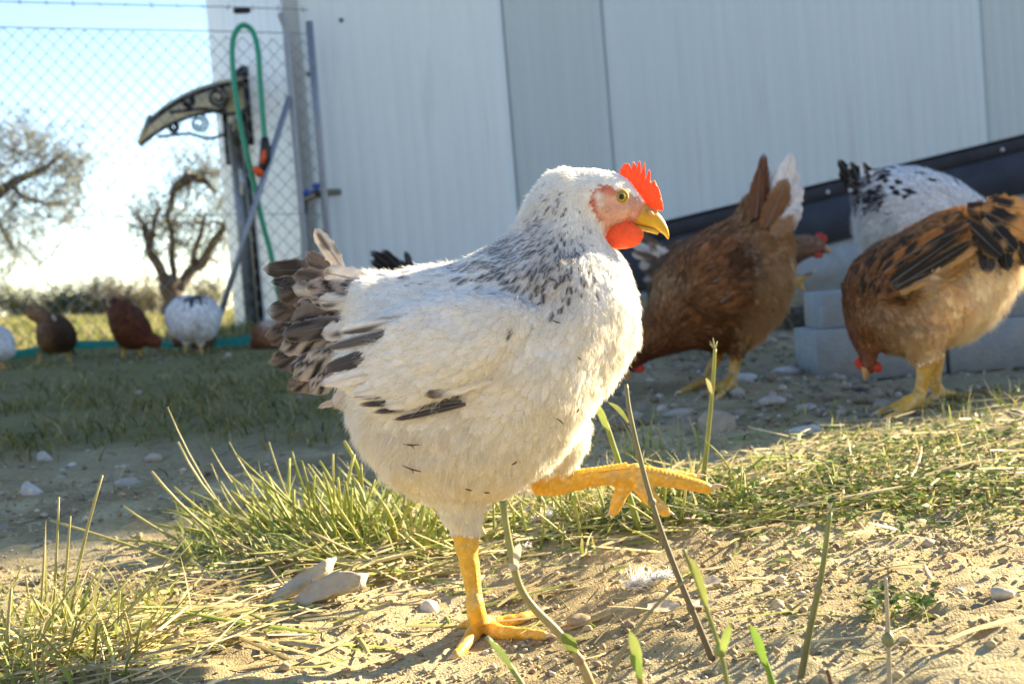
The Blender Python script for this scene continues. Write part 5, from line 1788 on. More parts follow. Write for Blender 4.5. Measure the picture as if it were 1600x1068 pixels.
build_hen('hen', 'buff and black laced hen bending to peck beside the concrete blocks', uf, dict(
    voxel=.0035, relax=10, seed=12, base=gbelow(uf, 1445, 628), gap=6, lift=.10, messy=.3, colvar=.2, down=34000, lump=.012, lumpf=20, skin=(.66, .36, .04),
    bare_y=lambda x, y: y > 556, pattern=buff_pat,
    lofts=[[(1318, 442, 1324, 510, 30), (1337, 409, 1344, 540, 56), (1375, 378, 1386, 550, 82), (1425, 351, 1432, 552, 96), (1475, 330, 1480, 540, 104), (1520, 320, 1524, 515, 98), (1558, 332, 1562, 474, 76), (1584, 350, 1584, 426, 42)],
           [(1320, 450, 1370, 545, 48), (1323, 500, 1370, 558, 36), (1333, 538, 1366, 575, 22), (1342, 560, 1362, 584, 14), (1346, 572, 1360, 587, 9)],
           [(1385, 510, 1475, 510, 48, -45), (1402, 548, 1456, 548, 28, -45), (1416, 568, 1448, 568, 16, -45)], [(1450, 500, 1530, 500, 42, 40), (1456, 535, 1498, 535, 22, 40), (1464, 550, 1490, 550, 14, 38)],
           [(1355, 420, 1350, 470, 10, -88), (1400, 380, 1395, 470, 20, -98), (1450, 352, 1445, 440, 20, -108), (1495, 345, 1490, 400, 12, -108)]],
    legs=[dict(shank=[(1434, 560, 16, -45), (1429, 588, 11, -45), (1423, 614, 11, -45)], foot=(1420, 629, 12), toes=[[(1396, 639, 9), (1372, 646, 6.5), (1357, 652, 1.5)], [(1440, 631, 8), (1456, 630, 6), (1466, 632, 1.5)], [(1404, 647, 8.5), (1386, 654, 6), (1374, 659, 1.5)]]),
          dict(shank=[(1477, 546, 14, 36), (1475, 575, 9.5, 36), (1472, 603, 10, 36)], foot=(1471, 615, 10), toes=[[(1494, 618, 8), (1514, 617, 5.5), (1524, 617, 1.5)], [(1456, 623, 7), (1443, 629, 5), (1436, 632, 1.5)]])],
    ctrl=[C_(1352, 570, .2, -1, 10, 5, (.3, .12, .06), .2), C_(1340, 530, .2, -1, 18, 8, (.24, .10, .035), .3), C_(1325, 470, .3, -.9, 20, 9, (.17, .07, .022), .3), C_(1350, 430, .6, -.7, 24, 11, (.2, .085, .028), .2), C_(1395, 390, .85, -.45, 26, 13, (.24, .1, .03), .1),
          C_(1440, 352, .95, -.2, 26, 13, OR, .15), C_(1490, 325, 1, 0, 24, 12, OR, .3), C_(1545, 330, .9, .4, 24, 12, OR, .4), C_(1575, 380, .6, .8, 24, 11, (.4, .22, .07), .6), C_(1440, 415, .8, -.3, 26, 12, (.36, .2, .08), .2),
          C_(1370, 500, .3, .6, 24, 11, (.40, .26, .15), .5), C_(1415, 450, .6, .3, 24, 11, (.62, .5, .36), .7), C_(1400, 540, .2, 1, 22, 10, (.66, .47, .25), .9), C_(1450, 470, .3, .8, 28, 13, BUF, .6), C_(1500, 440, .3, .9, 28, 13, BUL, .8), C_(1540, 480, .4, .9, 26, 12, BUL, 1.2), C_(1570, 440, .6, .8, 24, 11, BUL, 1.2),
          C_(1500, 530, .1, 1, 24, 11, BUL, 1.1), C_(1435, 560, 0, 1, 12, 7, BUF, .5), C_(1480, 548, 0, 1, 12, 7, BUF, .5), C_(1380, 450, .5, -.2, 24, 12, (.22, .1, .035), .2)],
    tail=[((1510, 345, -96), (1500, 430, -126), 34, dict(colf=barred((.05, .045, .04), BK, (.3, .26, .2), 6), seed=71)), ((1530, 340, -86), (1534, 426, -116), 36, dict(colf=plain(BK, (.08, .05, .03)), seed=72)), ((1548, 340, -70), (1570, 420, -98), 36, dict(colf=patchy(BK, EB, EB, .62), seed=73)),
          ((1550, 335, -40), (1606, 400, -56), 36, dict(colf=patchy((.3, .17, .06), BK, EB, .42), seed=74)), ((1555, 330, -10), (1630, 375, -16), 36, dict(colf=patchy(BK, EB, EB, .66), seed=75)), ((1540, 322, -30), (1618, 350, -36), 36, dict(colf=patchy((.34, .18, .06), BK, EB, .46), seed=76)),
          ((1525, 318, -50), (1595, 332, -60), 36, dict(colf=patchy((.4, .22, .08), BK, EB, .5), seed=77)), ((1500, 332, -100), (1578, 376, -112), 40, dict(colf=patchy((.38, .2, .07), BK, EB, .48), seed=78)), ((1500, 345, -112), (1545, 398, -130), 36, dict(colf=patchy(BK, EB, EB, .7), seed=79)),
          ((1480, 330, -96), (1550, 348, -104), 38, dict(colf=patchy((.38, .18, .05), BK, EB, .5), seed=80)), ((1470, 352, -118), (1522, 404, -134), 30, dict(colf=plain(BK, (.2, .12, .05)), seed=87)), ((1560, 350, -60), (1596, 428, -70), 30, dict(colf=patchy((.45, .28, .1), BK, EB, .6), seed=88))],
    wing=[((1368, 448, -118), (1478, 378, -132), 24, dict(colf=plain(BK, (.3, .19, .08), edge_w=.35), seed=81)), ((1362, 440, -118), (1462, 366, -130), 26, dict(colf=patchy(BK, (.30, .14, .04), (.2, .1, .03), .6, 4), seed=82, ragged=.2)), ((1375, 456, -116), (1486, 388, -130), 18, dict(colf=plain((.42, .25, .10), (.5, .33, .15)), seed=83)),
          ((1352, 425, -114), (1440, 360, -124), 28, dict(colf=patchy((.24, .1, .03), BK, (.34, .16, .05), .5), seed=84)), ((1362, 446, -116), (1420, 424, -124), 14, dict(colf=plain(BK, (.55, .45, .35), edge_w=.3), seed=85)), ((1385, 400, -118), (1478, 352, -128), 26, dict(colf=patchy((.03, .02, .018), (.34, .16, .05), (.2, .1, .03), .62, 3), seed=86, ragged=.2))],
    wattles=[(1368, 573, 9, 8, 4, -7, .3), (1360, 577, 8, 7, 4, 6, .3)], beak=simple_beak([(1345, 572, 1360, 578, 7), (1346, 582, 1357, 586, 5), (1350, 594, 1352, 596, 1)], (.5, .3, .12)),
    comb=[dict(outline=[(1342, 556), (1335, 562), (1334, 570), (1338, 569), (1338, 577), (1342, 575), (1345, 582), (1350, 572)], base=(1345, 566), th=3)]))

# white and black hen behind the buff one
wf = Frame(1420, 330, 3.1)
def wb_pat(C, t, u, fb, r1, r2):
    x, y = fb[:, 0], fb[:, 1]
    n = fbm(np.stack([x / 14, y / 12, x * 0], 1), 2)
    s = 1.3 * np.exp(-(((x - 1352) / 46) ** 2 + ((y - 288) / 44) ** 2)) + .012
    on = (smooth(.42, .56, n) * s * 1.3 > r1).astype(float) * smooth(.1, .4, t)
    return C + (np.array([.015, .015, .018]) - C) * on[:, None]
WC = (.72, .74, .76)
build_hen('hen', 'white hen with a black marked tail behind the buff hen by the plinth', wf, dict(
    voxel=.0045, relax=8, seed=13, base=gbelow(wf, 1430, 470), gap=5, lift=.1, messy=.3, colvar=.06, down=12000, lump=.01, lumpf=20, pattern=wb_pat, skin=(.5, .3, .05), bare_y=lambda x, y: y > 430,
    lofts=[[(1332, 285, 1342, 372, 25), (1358, 264, 1365, 400, 50), (1400, 258, 1405, 415, 62), (1450, 264, 1455, 410, 62), (1500, 284, 1500, 395, 50), (1540, 318, 1530, 370, 30)],
           [(1500, 290, 1500, 380, 42), (1548, 345, 1520, 420, 26), (1562, 400, 1538, 455, 18), (1568, 450, 1548, 470, 12)], [(1390, 380, 1450, 380, 30, -20), (1405, 430, 1432, 430, 12, -20)], [(1400, 380, 1460, 380, 30, 25), (1420, 430, 1446, 430, 12, 25)]],
    legs=[dict(ground=False, shank=[(1418, 425, 9, -20), (1414, 460, 7, -20), (1416, 500, 7, -20)], foot=(1417, 548, 7, -20), toes=[[(1432, 552, 5, -20), (1446, 554, 1.5, -20)], [(1402, 553, 5, -26), (1392, 555, 1.5, -26)]]),
          dict(ground=False, shank=[(1433, 425, 9, 25), (1430, 460, 7, 25), (1432, 500, 7, 25)], foot=(1433, 541, 7, 25), toes=[[(1450, 545, 5, 25), (1462, 547, 1.5, 25)], [(1422, 545, 5, 20), (1412, 548, 1.5, 20)]])],
    ctrl=[C_(1345, 300, -.8, .2, 18, 9, (.5, .5, .52), .4), C_(1345, 360, -.6, .7, 20, 9, (.7, .7, .68), 1.2), C_(1400, 275, -1, 0, 20, 11, WC, .1), C_(1470, 285, -1, -.3, 20, 11, WC, .1), C_(1430, 340, -.9, .3, 22, 12, WC, .2), C_(1520, 320, -.7, -.6, 18, 9, WC, .3), C_(1390, 400, -.2, 1, 18, 9, WC, .7), C_(1545, 430, -.4, -1, 12, 6, WC, .2)],
    tail=[((1350, 300, 0), (1309, 248, 0), 22, dict(colf=plain(BK, (.05, .05, .05)), seed=91)), ((1348, 305, 4), (1312, 266, 4), 22, dict(colf=plain(BK), seed=92)), ((1350, 298, -8), (1326, 252, -8), 24, dict(colf=patchy(BK, (.6, .6, .6), (.3, .3, .3), .7), seed=93)),
          ((1358, 290, -12), (1345, 250, -14), 22, dict(colf=patchy(BK, WC, WC, .55), seed=94)), ((1350, 310, -16), (1322, 285, -18), 24, dict(colf=patchy(BK, WC, (.3, .3, .3), .66), seed=95)), ((1356, 322, -20), (1330, 308, -22), 24, dict(colf=patchy(BK, WC, WC, .56), seed=96)), ((1366, 296, -26), (1350, 268, -28), 24, dict(colf=patchy(WC, BK, WC, .5), seed=97))],
    comb=[dict(outline=[(1562, 440), (1572, 444), (1576, 456), (1570, 468), (1562, 462)], base=(1564, 455), th=3)], beak=simple_beak([(1552, 466, 1566, 466, 6), (1554, 474, 1562, 474, 4), (1557, 484, 1559, 484, 1)])))

# brown hen hurrying past at the back
nf = Frame(1150, 420, 3.5)
GB = (.15, .085, .045)
build_hen('hen', 'grey brown hen running to the right close to the shed plinth, head low', nf, dict(
    voxel=.004, relax=8, seed=14, base=gbelow(nf, 1145, 520), gap=4.5, lift=.1, messy=.25, colvar=.2, down=6000, lump=.008, lumpf=22, skin=(.48, .27, .04), bare_y=lambda x, y: y > 430,
    lofts=[[(1005, 402, 1015, 470, 24), (1040, 384, 1045, 485, 42), (1085, 368, 1085, 492, 50), (1130, 360, 1135, 492, 55), (1180, 366, 1180, 478, 46), (1215, 375, 1210, 450, 32), (1236, 382, 1228, 430, 20)],
           [(1200, 372, 1215, 440, 34), (1232, 370, 1236, 424, 22), (1252, 366, 1256, 407, 17), (1272, 366, 1274, 401, 13), (1288, 374, 1288, 398, 8), (1292, 380, 1292, 395, 5)], [(1160, 440, 1220, 430, 24, -16), (1205, 462, 1225, 440, 11, -16)], [(1120, 450, 1170, 450, 24, 20), (1135, 490, 1158, 490, 10, 20)]],
    legs=[dict(ground=False, shank=[(1216, 447, 8, -16), (1228, 443, 6, -16)], foot=(1243, 437, 7, -16), toes=[[(1255, 431, 5, -16), (1266, 425, 4, -16), (1274, 421, 1, -16)], [(1247, 446, 4, -18), (1252, 453, 3.4, -18), (1254, 459, 1, -18)], [(1238, 446, 3.5, -10), (1234, 452, 3, -8), (1233, 456, 1, -8)]]),
          dict(ground=False, shank=[(1146, 485, 9, 20), (1140, 505, 6, 20)], foot=(1138, 538, 6, 20), toes=[[(1152, 540, 5, 20), (1162, 541, 1, 20)], [(1126, 541, 4, 20), (1118, 542, 1, 20)]])],
    ctrl=[C_(1020, 430, -.9, .2, 18, 9, (.12, .085, .06), .4), C_(1100, 400, -1, .1, 18, 9, GB, .1), C_(1180, 400, -.9, .1, 16, 8, GB, .1), C_(1235, 395, -.8, .3, 12, 6, (.19, .12, .07), .2), C_(1265, 385, -.9, .1, 8, 5, (.26, .15, .09), .2), C_(1284, 384, -.9, 0, 5, 3, (.32, .14, .1), .1), C_(1150, 470, -.4, .9, 16, 8, GB, .6)],
    tail=[((1040, 410, -10), (982, 376, -12), 20, dict(colf=patchy((.16, .09, .05), (.6, .56, .5), (.5, .44, .38), .5, 4), seed=101)), ((1045, 415, -14), (984, 394, -16), 20, dict(colf=patchy((.16, .09, .05), (.6, .56, .5), (.5, .44, .38), .52, 4), seed=102)), ((1045, 400, 0), (996, 366, 0), 20, dict(colf=patchy((.14, .08, .045), (.5, .45, .4), (.4, .3, .2), .55, 4), seed=103)),
          ((1048, 420, -22), (994, 414, -24), 22, dict(colf=patchy((.1, .07, .05), (.5, .46, .4), (.4, .34, .28), .55, 4), seed=104)), ((1050, 405, -24), (1010, 384, -26), 22, dict(colf=patchy((.2, .11, .06), (.64, .6, .54), (.6, .54, .46), .5, 4), seed=105)), ((1050, 430, -28), (1000, 438, -28), 22, dict(colf=patchy((.07, .06, .05), (.3, .28, .26), (.25, .22, .2), .55, 4), seed=106))],
    comb=[dict(outline=[(1274, 368), (1276, 363), (1280, 367), (1282, 362), (1286, 368), (1290, 366), (1293, 374), (1291, 381)], base=(1284, 374), th=2.5)], wattles=[(1277, 399, 8, 4.5, 3, -6, 0)], beak=simple_beak([(1288, 380, 1288, 396, 6), (1294, 385, 1293, 396, 4), (1299, 392, 1299, 395, 1)], (.42, .25, .1)), eyes=[(1276, 381, 3)]))

# black tailed hen hidden behind the walking hen's back
kf = Frame(680, 450, 3.4)
build_hen('hen', 'dark tailed hen mostly hidden behind the back of the walking white hen', kf, dict(
    voxel=.005, relax=6, seed=15, base=gbelow(kf, 700, 580), gap=5, messy=.25, colvar=.15, down=4000, lump=.008, lumpf=20, skin=(.45, .28, .05), bare_y=lambda x, y: y > 520,
    lofts=[[(622, 418, 628, 480, 22), (655, 417, 658, 515, 44), (700, 424, 702, 530, 54), (750, 430, 745, 520, 46), (785, 445, 772, 495, 28)], [(750, 440, 745, 500, 34), (800, 470, 770, 530, 20), (818, 520, 795, 560, 13)], [(680, 510, 725, 510, 22, -16), (692, 540, 712, 540, 9, -16)], [(690, 510, 735, 510, 22, 16), (704, 540, 722, 540, 9, 16)]],
    legs=[dict(ground=False, shank=[(702, 535, 7, -16), (699, 555, 5.5, -16)], foot=(700, 592, 6, -16), toes=[[(714, 596, 4.5, -16), (724, 598, 1, -16)], [(690, 597, 4, -18), (682, 598, 1, -18)]]), dict(ground=False, shank=[(713, 535, 7, 16), (710, 555, 5.5, 16)], foot=(712, 588, 6, 16), toes=[[(726, 591, 4.5, 16), (736, 592, 1, 16)], [(703, 592, 4, 14), (696, 594, 1, 14)]])],
    ctrl=[C_(635, 430, -.9, -.1, 16, 9, (.16, .165, .17), .5), C_(670, 430, -1, 0, 16, 9, (.4, .42, .44), .2), C_(740, 460, -.9, .2, 16, 9, (.5, .5, .5), .2), C_(690, 520, -.3, 1, 14, 8, (.5, .5, .5), .7), C_(800, 540, -.4, -1, 10, 5, (.4, .4, .4), .2)],
    tail=[((645, 440, 0), (577, 391, 0), 19, dict(colf=plain(BK), seed=111)), ((645, 440, 6), (576, 406, 6), 19, dict(colf=plain(BK), seed=112)), ((645, 438, -6), (596, 389, -6), 18, dict(colf=plain(BK), seed=113)), ((648, 436, -10), (633, 391, -10), 12, dict(colf=plain((.03, .035, .04)), seed=114)), ((645, 440, -12), (606, 398, -14), 22, dict(colf=plain(BK), seed=115)), ((645, 446, -14), (594, 418, -16), 20, dict(colf=plain(BK), seed=116)), ((650, 440, -16), (622, 406, -18), 18, dict(colf=plain((.025, .03, .033)), seed=117))]))

# hens along the fence on the left
def far_hen(label, cx, cy, Y, lofts, legs, ctrl, seed, base, tail=(), wattles=(), beak=None, pattern=None, down=2500, comb=()):
    fr = Frame(cx, cy, Y)
    lg = []
    for (x0, y0, x1, y1, d) in legs:
        lg.append(dict(ground=False, shank=[(x0, y0, 4.5, d), ((x0 + x1) / 2, (y0 + y1) / 2, 3, d)], foot=(x1, y1, 3.2, d), toes=[[(x1 + 6, y1 + 2, 2.4, d - 3), (x1 + 9, y1 + 3, .8, d - 3)], [(x1 - 6, y1 + 2, 2.4, d - 3), (x1 - 9, y1 + 3, .8, d - 3)], [(x1, y1 + 3, 2.4, d - 7), (x1, y1 + 4, .8, d - 10)]]))
    spec = dict(voxel=.0034, relax=3, seed=seed, base=gbelow(fr, *base), gap=2.6, messy=.3, colvar=.2, down=down, lump=.01, lumpf=22, skin=(.5, .3, .05), lofts=lofts, legs=lg, ctrl=ctrl, tail=list(tail), wattles=list(wattles), comb=list(comb))
    ly = min(l[1] for l in legs)
    spec['bare_y'] = lambda x, y: y > ly + 1
    if beak: spec['beak'] = beak
    if pattern: spec['pattern'] = pattern
    return build_hen('hen', label, fr, spec)

far_hen('white hen cut off by the left edge of the picture', -8, 540, 4.1,
        [[(-42, 520, -40, 548, 18), (-22, 507, -22, 562, 32), (4, 511, 4, 564, 30), (19, 528, 20, 553, 13)], [(-40, 520, -30, 550, 16), (-52, 535, -44, 560, 11), (-58, 556, -48, 572, 8)]], [(-12, 560, -12, 574, -8), (0, 560, 1, 573, 8)],
        [C_(-20, 520, 1, -.1, 9, 5, (0.800, 0.800, 0.800), .3), C_(10, 530, .8, .4, 9, 5, (0.800, 0.800, 0.800), .6), C_(0, 555, .2, 1, 9, 5, (0.800, 0.800, 0.800), .7), C_(-50, 555, .4, -.9, 7, 4, (0.800, 0.800, 0.800), .2)], 21, (-5, 570))
far_hen('beige and dark brown hen nearest the left edge, tail up and head down', 85, 520, 4.25,
        [[(58, 508, 62, 540, 14), (73, 496, 76, 551, 24), (95, 491, 97, 552, 26), (111, 506, 112, 547, 18), (119, 520, 119, 538, 7)], [(82, 492, 86, 522, 17), (66, 478, 73, 514, 17), (52, 473, 57, 505, 13), (41, 477, 44, 497, 7)], [(105, 520, 115, 548, 12), (112, 535, 118, 552, 8), (112, 548, 118, 558, 6)]],
        [(66, 546, 63, 566, -5), (104, 546, 106, 563, 5)],
        [C_(50, 486, -.8, -.4, 9, 5, (0.300, 0.180, 0.098), .3), C_(70, 500, -.7, -.5, 9, 5, (0.285, 0.165, 0.083), .3), C_(75, 535, -.2, 1, 9, 5, (0.330, 0.195, 0.090), .8), C_(100, 505, -.6, -.6, 9, 5, (0.068, 0.038, 0.019), .2), C_(108, 530, -.3, -.8, 8, 4, (0.053, 0.027, 0.015), .3), C_(90, 498, -.7, -.6, 8, 4, (0.135, 0.075, 0.045), .2)], 22, (80, 562),
        tail=[((64, 500, 0), (38, 478, 0), 12, dict(colf=plain((.17, .1, .05)), seed=121)), ((66, 500, -4), (46, 474, -4), 12, dict(colf=plain((.2, .12, .06)), seed=122)), ((92, 500, -18), (88, 490, -22), 6, dict(colf=plain((.5, .45, .4)), seed=123))])
far_hen('red brown hen pecking with her head to the right, middle of the fence row', 207, 510, 4.35,
        [[(170, 480, 174, 516, 12), (186, 470, 188, 538, 27), (210, 476, 210, 546, 32), (229, 496, 229, 541, 22), (237, 510, 237, 533, 10)], [(222, 506, 226, 541, 15), (237, 516, 240, 543, 11), (246, 523, 248, 545, 9), (252, 528, 252, 543, 6)]],
        [(196, 540, 193, 560, -6), (216, 542, 220, 563, 4)],
        [C_(180, 485, -.6, -.7, 9, 5, (0.150, 0.053, 0.022), .3), C_(205, 490, -.8, -.5, 9, 5, (0.128, 0.041, 0.017), .15), C_(200, 525, -.4, .8, 9, 5, (0.180, 0.068, 0.030), .6), C_(230, 515, -.6, -.6, 8, 4, (0.135, 0.042, 0.018), .2), C_(242, 534, -.7, -.6, 5, 3, (0.210, 0.060, 0.030), .1)], 23, (207, 560),
        tail=[((185, 495, 0), (170, 466, 0), 12, dict(colf=plain((.09, .032, .014)), seed=131)), ((190, 492, -3), (184, 464, -3), 12, dict(colf=plain((.1, .036, .016)), seed=132)), ((188, 494, 4), (176, 462, 4), 11, dict(colf=plain((.08, .028, .012)), seed=133))],
        wattles=[(245, 541, 4, 3, 1.5, -3, 0)], comb=[dict(outline=[(240, 524), (244, 521), (246, 525), (249, 524), (250, 531), (246, 532)], base=(245, 528), th=2)], beak=simple_beak([(246, 533, 247, 541, 3), (250, 538, 250, 542, 2), (253, 543, 253, 544, .6)]))
def wt_pat(C, t, u, fb, r1, r2):
    x, y = fb[:, 0], fb[:, 1]
    s = np.exp(-(((x - 309) / 13) ** 2 + ((y - 463) / 7) ** 2))
    on = (r1 < s * 1.2).astype(float)
    return C + (np.array([.05, .05, .055]) - C) * on[:, None]
far_hen('round white hen seen from behind with a dark patch on top, beside the fence brace', 303, 505, 4.4,
        [[(259, 482, 261, 510, 13), (277, 464, 277, 528, 36), (304, 460, 303, 534, 42), (330, 467, 328, 530, 34), (345, 486, 343, 512, 13)], [(280, 515, 312, 515, 20, -6), (288, 536, 300, 536, 8, -6)], [(300, 515, 330, 515, 20, -6), (308, 536, 320, 536, 8, -6)]],
        [(292, 532, 291, 556, -8), (314, 532, 316, 557, -6)],
        [C_(275, 480, -.6, .5, 9, 5, (0.800, 0.800, 0.800), .3), C_(305, 475, 0, .9, 9, 5, (0.800, 0.800, 0.800), .2), C_(335, 485, .5, .6, 9, 5, (0.800, 0.800, 0.800), .3), C_(300, 510, 0, 1, 9, 5, (0.800, 0.800, 0.800), .6), C_(303, 530, 0, 1, 8, 4, (0.800, 0.800, 0.800), .7)], 24, (303, 556), pattern=wt_pat)
far_hen('small brown hen pecking half hidden behind the round white hen', 305, 522, 4.75,
        [[(285, 508, 288, 538, 12), (305, 500, 306, 545, 20), (322, 503, 324, 545, 17), (335, 512, 334, 538, 9)], [(292, 512, 298, 540, 12), (278, 523, 282, 543, 8), (268, 531, 271, 546, 6)]], [(318, 542, 318, 553, 0), (327, 542, 328, 554, 6)],
        [C_(310, 515, .9, -.2, 8, 5, (0.195, 0.105, 0.053), .3), C_(330, 525, .7, .5, 8, 5, (0.225, 0.128, 0.068), .5), C_(275, 537, .7, -.5, 5, 3, (0.180, 0.075, 0.038), .1)], 25, (310, 552), down=1200)
far_hen('rust brown hen with white flecks peeking out left of the walking hen\'s tail', 425, 525, 4.6,
        [[(391, 515, 394, 540, 10), (404, 504, 406, 549, 20), (425, 500, 427, 551, 25), (448, 508, 448, 545, 18)], [(400, 510, 396, 545, 12), (392, 525, 392, 550, 8)]], [(415, 548, 414, 560, -4), (430, 548, 432, 560, 6)],
        [C_(400, 515, -.4, -.7, 8, 4, (0.300, 0.112, 0.045), .3), C_(415, 505, .8, -.4, 8, 4, (0.675, 0.540, 0.420), .4), C_(430, 520, .9, 0, 8, 4, (0.285, 0.112, 0.045), .3), C_(400, 540, -.2, .8, 7, 4, (0.225, 0.090, 0.038), .4)], 26, (420, 560), down=1500)

# ------------------------------------------------------------------ small things on the ground
def lay(px, py, n, r, ry=None):
    """n points on the soil around the place seen at a pixel"""
    c = gp(px, py)
    a = rng.uniform(0, 2 * np.pi, n); q = np.sqrt(rng.random(n)) * r
    x = c[0] + np.cos(a) * q; y = c[1] + np.sin(a) * q * (ry / r if ry else 1)
    return np.stack([x, y, g(x, y)], 1)

def tint(n, cols, var=.15):
    c = np.array(cols)[rng.integers(0, len(cols), n)]
    return np.clip(c * (1 + var * rng.normal(size=(n, 1))), .005, .9)

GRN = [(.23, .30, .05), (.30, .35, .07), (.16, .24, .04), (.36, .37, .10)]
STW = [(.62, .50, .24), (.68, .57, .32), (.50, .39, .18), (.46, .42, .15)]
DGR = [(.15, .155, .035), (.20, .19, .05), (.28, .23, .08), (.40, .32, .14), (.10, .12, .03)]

# gravel
mb = MB()
bases = [rock_mesh(1.0, 200 + i, (1, rng.uniform(.7, 1), rng.uniform(.5, .8)), 1, .3) for i in range(6)]
def gravel(x, y, s, cols):
    n = len(x)
    z = g(x, y)
    for i in range(6):
        m = np.where(np.arange(n) % 6 == i)[0]
        V, T = bases[i]
        a = rng.uniform(0, 6.28, len(m))
        ca, sa_ = np.cos(a), np.sin(a)
        W = np.stack([V[None, :, 0] * ca[:, None] - V[None, :, 1] * sa_[:, None], V[None, :, 0] * sa_[:, None] + V[None, :, 1] * ca[:, None], np.repeat(V[None, :, 2], len(m), 0)], -1)
        W = W * s[m][:, None, None] + np.stack([x[m], y[m], z[m] + s[m] * .25], 1)[:, None]
        Tm = (T[None] + (np.arange(len(m)) * len(V))[:, None, None]).reshape(-1, 3)
        mb.add(W.reshape(-1, 3), None, Tm, np.repeat(cols[m], len(V), 0))
n = 26000
x = rng.uniform(-1.0, 1.0, n); y = rng.uniform(.8, 2.2, n) ; keep = fbm(np.stack([x * 4, y * 4, x * 0], 1), 3) + rng.normal(size=n) * .12 > .47
x, y = x[keep], y[keep]
gravel(x, y, np.exp(rng.normal(-6.4, .55, len(x))).clip(.0006, .007), tint(len(x), [(.46, .36, .22), (.38, .30, .18), (.54, .45, .31), (.30, .23, .14)]))
n = 6500
x = rng.uniform(-1.3, 1.6, n); y = rng.uniform(1.75, 4.6, n); keep = fbm(np.stack([x * 3 + 9, y * 3, x * 0], 1), 3) + rng.normal(size=n) * .12 - .25 * grass_mask(x, y) > .46
x, y = x[keep], y[keep]
gravel(x, y, np.exp(rng.normal(-5.6, .6, len(x))).clip(.0015, .016), tint(len(x), [(.32, .28, .22), (.24, .20, .15), (.42, .38, .32), (.2, .17, .13)]))
n = 15000
x = rng.uniform(-.6, .75, n); y = rng.uniform(.85, 1.75, n); keep = fbm(np.stack([x * 9 + 2, y * 9, x * 0], 1), 3) + rng.normal(size=n) * .06 + .06 * smooth(0, .4, x) > .53
x, y = x[keep], y[keep]
gravel(x, y, np.exp(rng.normal(-6.15, .42, len(x))).clip(.001, .0052), tint(len(x), [(.42, .335, .19), (.36, .29, .16), (.50, .42, .26), (.30, .235, .13)]))
n = 3000
x = rng.uniform(-.2, 1.5, n); y = rng.uniform(1.9, 4.2, n); keep = fbm(np.stack([x * 4 + 2, y * 4, x * 0], 1), 3) + rng.normal(size=n) * .08 > .5
x, y = x[keep], y[keep]
gravel(x, y, np.exp(rng.normal(-5.0, .5, len(x))).clip(.003, .02), tint(len(x), [(.27, .24, .19), (.22, .19, .14), (.34, .31, .26), (.18, .15, .11)]))
mb.build('gravel', M_STONE, None, sm=False, kind='stuff', label='crumbs of dry soil and small gravel over the yard')

# stones
stones = [('pale grey stone in the shade near the left edge', 48, 764, 19, (.5, .5, .48), (1, .8, .7)), ('small pale stone in the shade above the grey stone at left', 70, 712, 16, (.46, .45, .42), (1, .8, .6)), ('tiny white stone right of the small pale stone', 112, 726, 8, (.55, .54, .5), (1, .9, .7)),
          ('flat dusty stone half sunk in the shaded soil left of the grass clump', 200, 746, 30, (.36, .33, .28), (1, .7, .35)), ('big rounded tan stone in front of the brown hen', 1122, 660, 33, (.33, .285, .21), (1, .8, .72)), ('flat pale stone on the shade edge below the buff hen', 1264, 664, 33, (.5, .48, .44), (1.2, .7, .3)),
          ('broad grey flat stone at the right of the brown hen feet', 1232, 571, 27, (.42, .42, .42), (1.2, .7, .3)), ('pale slanting stone just behind the brown hen foot', 1162, 584, 24, (.48, .47, .45), (1.1, .6, .4)), ('white speckled round pebble left of the standing foot', 671, 947, 15, (.62, .59, .53), (1, .95, .9)),
          ('light stone at the right edge of the sunlit soil', 1563, 922, 19, (.52, .47, .37), (1.1, .8, .55)), ('small tan stone among gravel at right', 1452, 846, 12, (.44, .37, .27), (1, .9, .7)), ('low grey stone left of the big rounded tan stone', 1060, 640, 20, (.36, .33, .28), (1.2, .8, .4)),
          ('grey stone beside the concrete block corner', 1262, 632, 18, (.38, .36, .33), (1.2, .8, .4)), ('dark stone under the buff hen head', 1345, 608, 13, (.06, .05, .045), (1.3, .8, .4)), ('shaded stone below the brown hen tail', 1205, 620, 18, (.37, .35, .31), (1.2, .8, .4)),
          ('rough clod of soil under the raised foot', 908, 968, 20, (.36, .27, .16), (1.1, .9, .6)), ('pale stone at the end of the shaded soil behind the clump', 395, 770, 15, (.42, .39, .34), (1.1, .8, .6)), ('tan stone in the middle of the shade left of the clump', 240, 712, 14, (.4, .36, .3), (1.1, .8, .6))]
for i, (lab, px, py, r, c, sq) in enumerate(stones):
    q = gp(px, py + r * .4)
    k = q[1] / F_PX
    V, T = rock_mesh(r * k * .95, 300 + i, (sq[0], sq[1], sq[2] * 1.25), 3, .42)
    cc = np.array(c)[None] * (.8 + .4 * fbm(V / (r * k) * 3 + i, 3))[:, None]
    a = rng.uniform(-.5, .5); c = tuple(v * .82 for v in c)
    R = np.array(Matrix.Rotation(a, 3, 'Z'))
    mb = MB(); mb.add(V @ R.T + q + np.array([0, 0, r * k * sq[2] * .2]), None, T, cc)
    mb.build('stone', M_STONE, None, sm=True, label=lab, cat='stone', group='stones lying in the yard', loc=q)

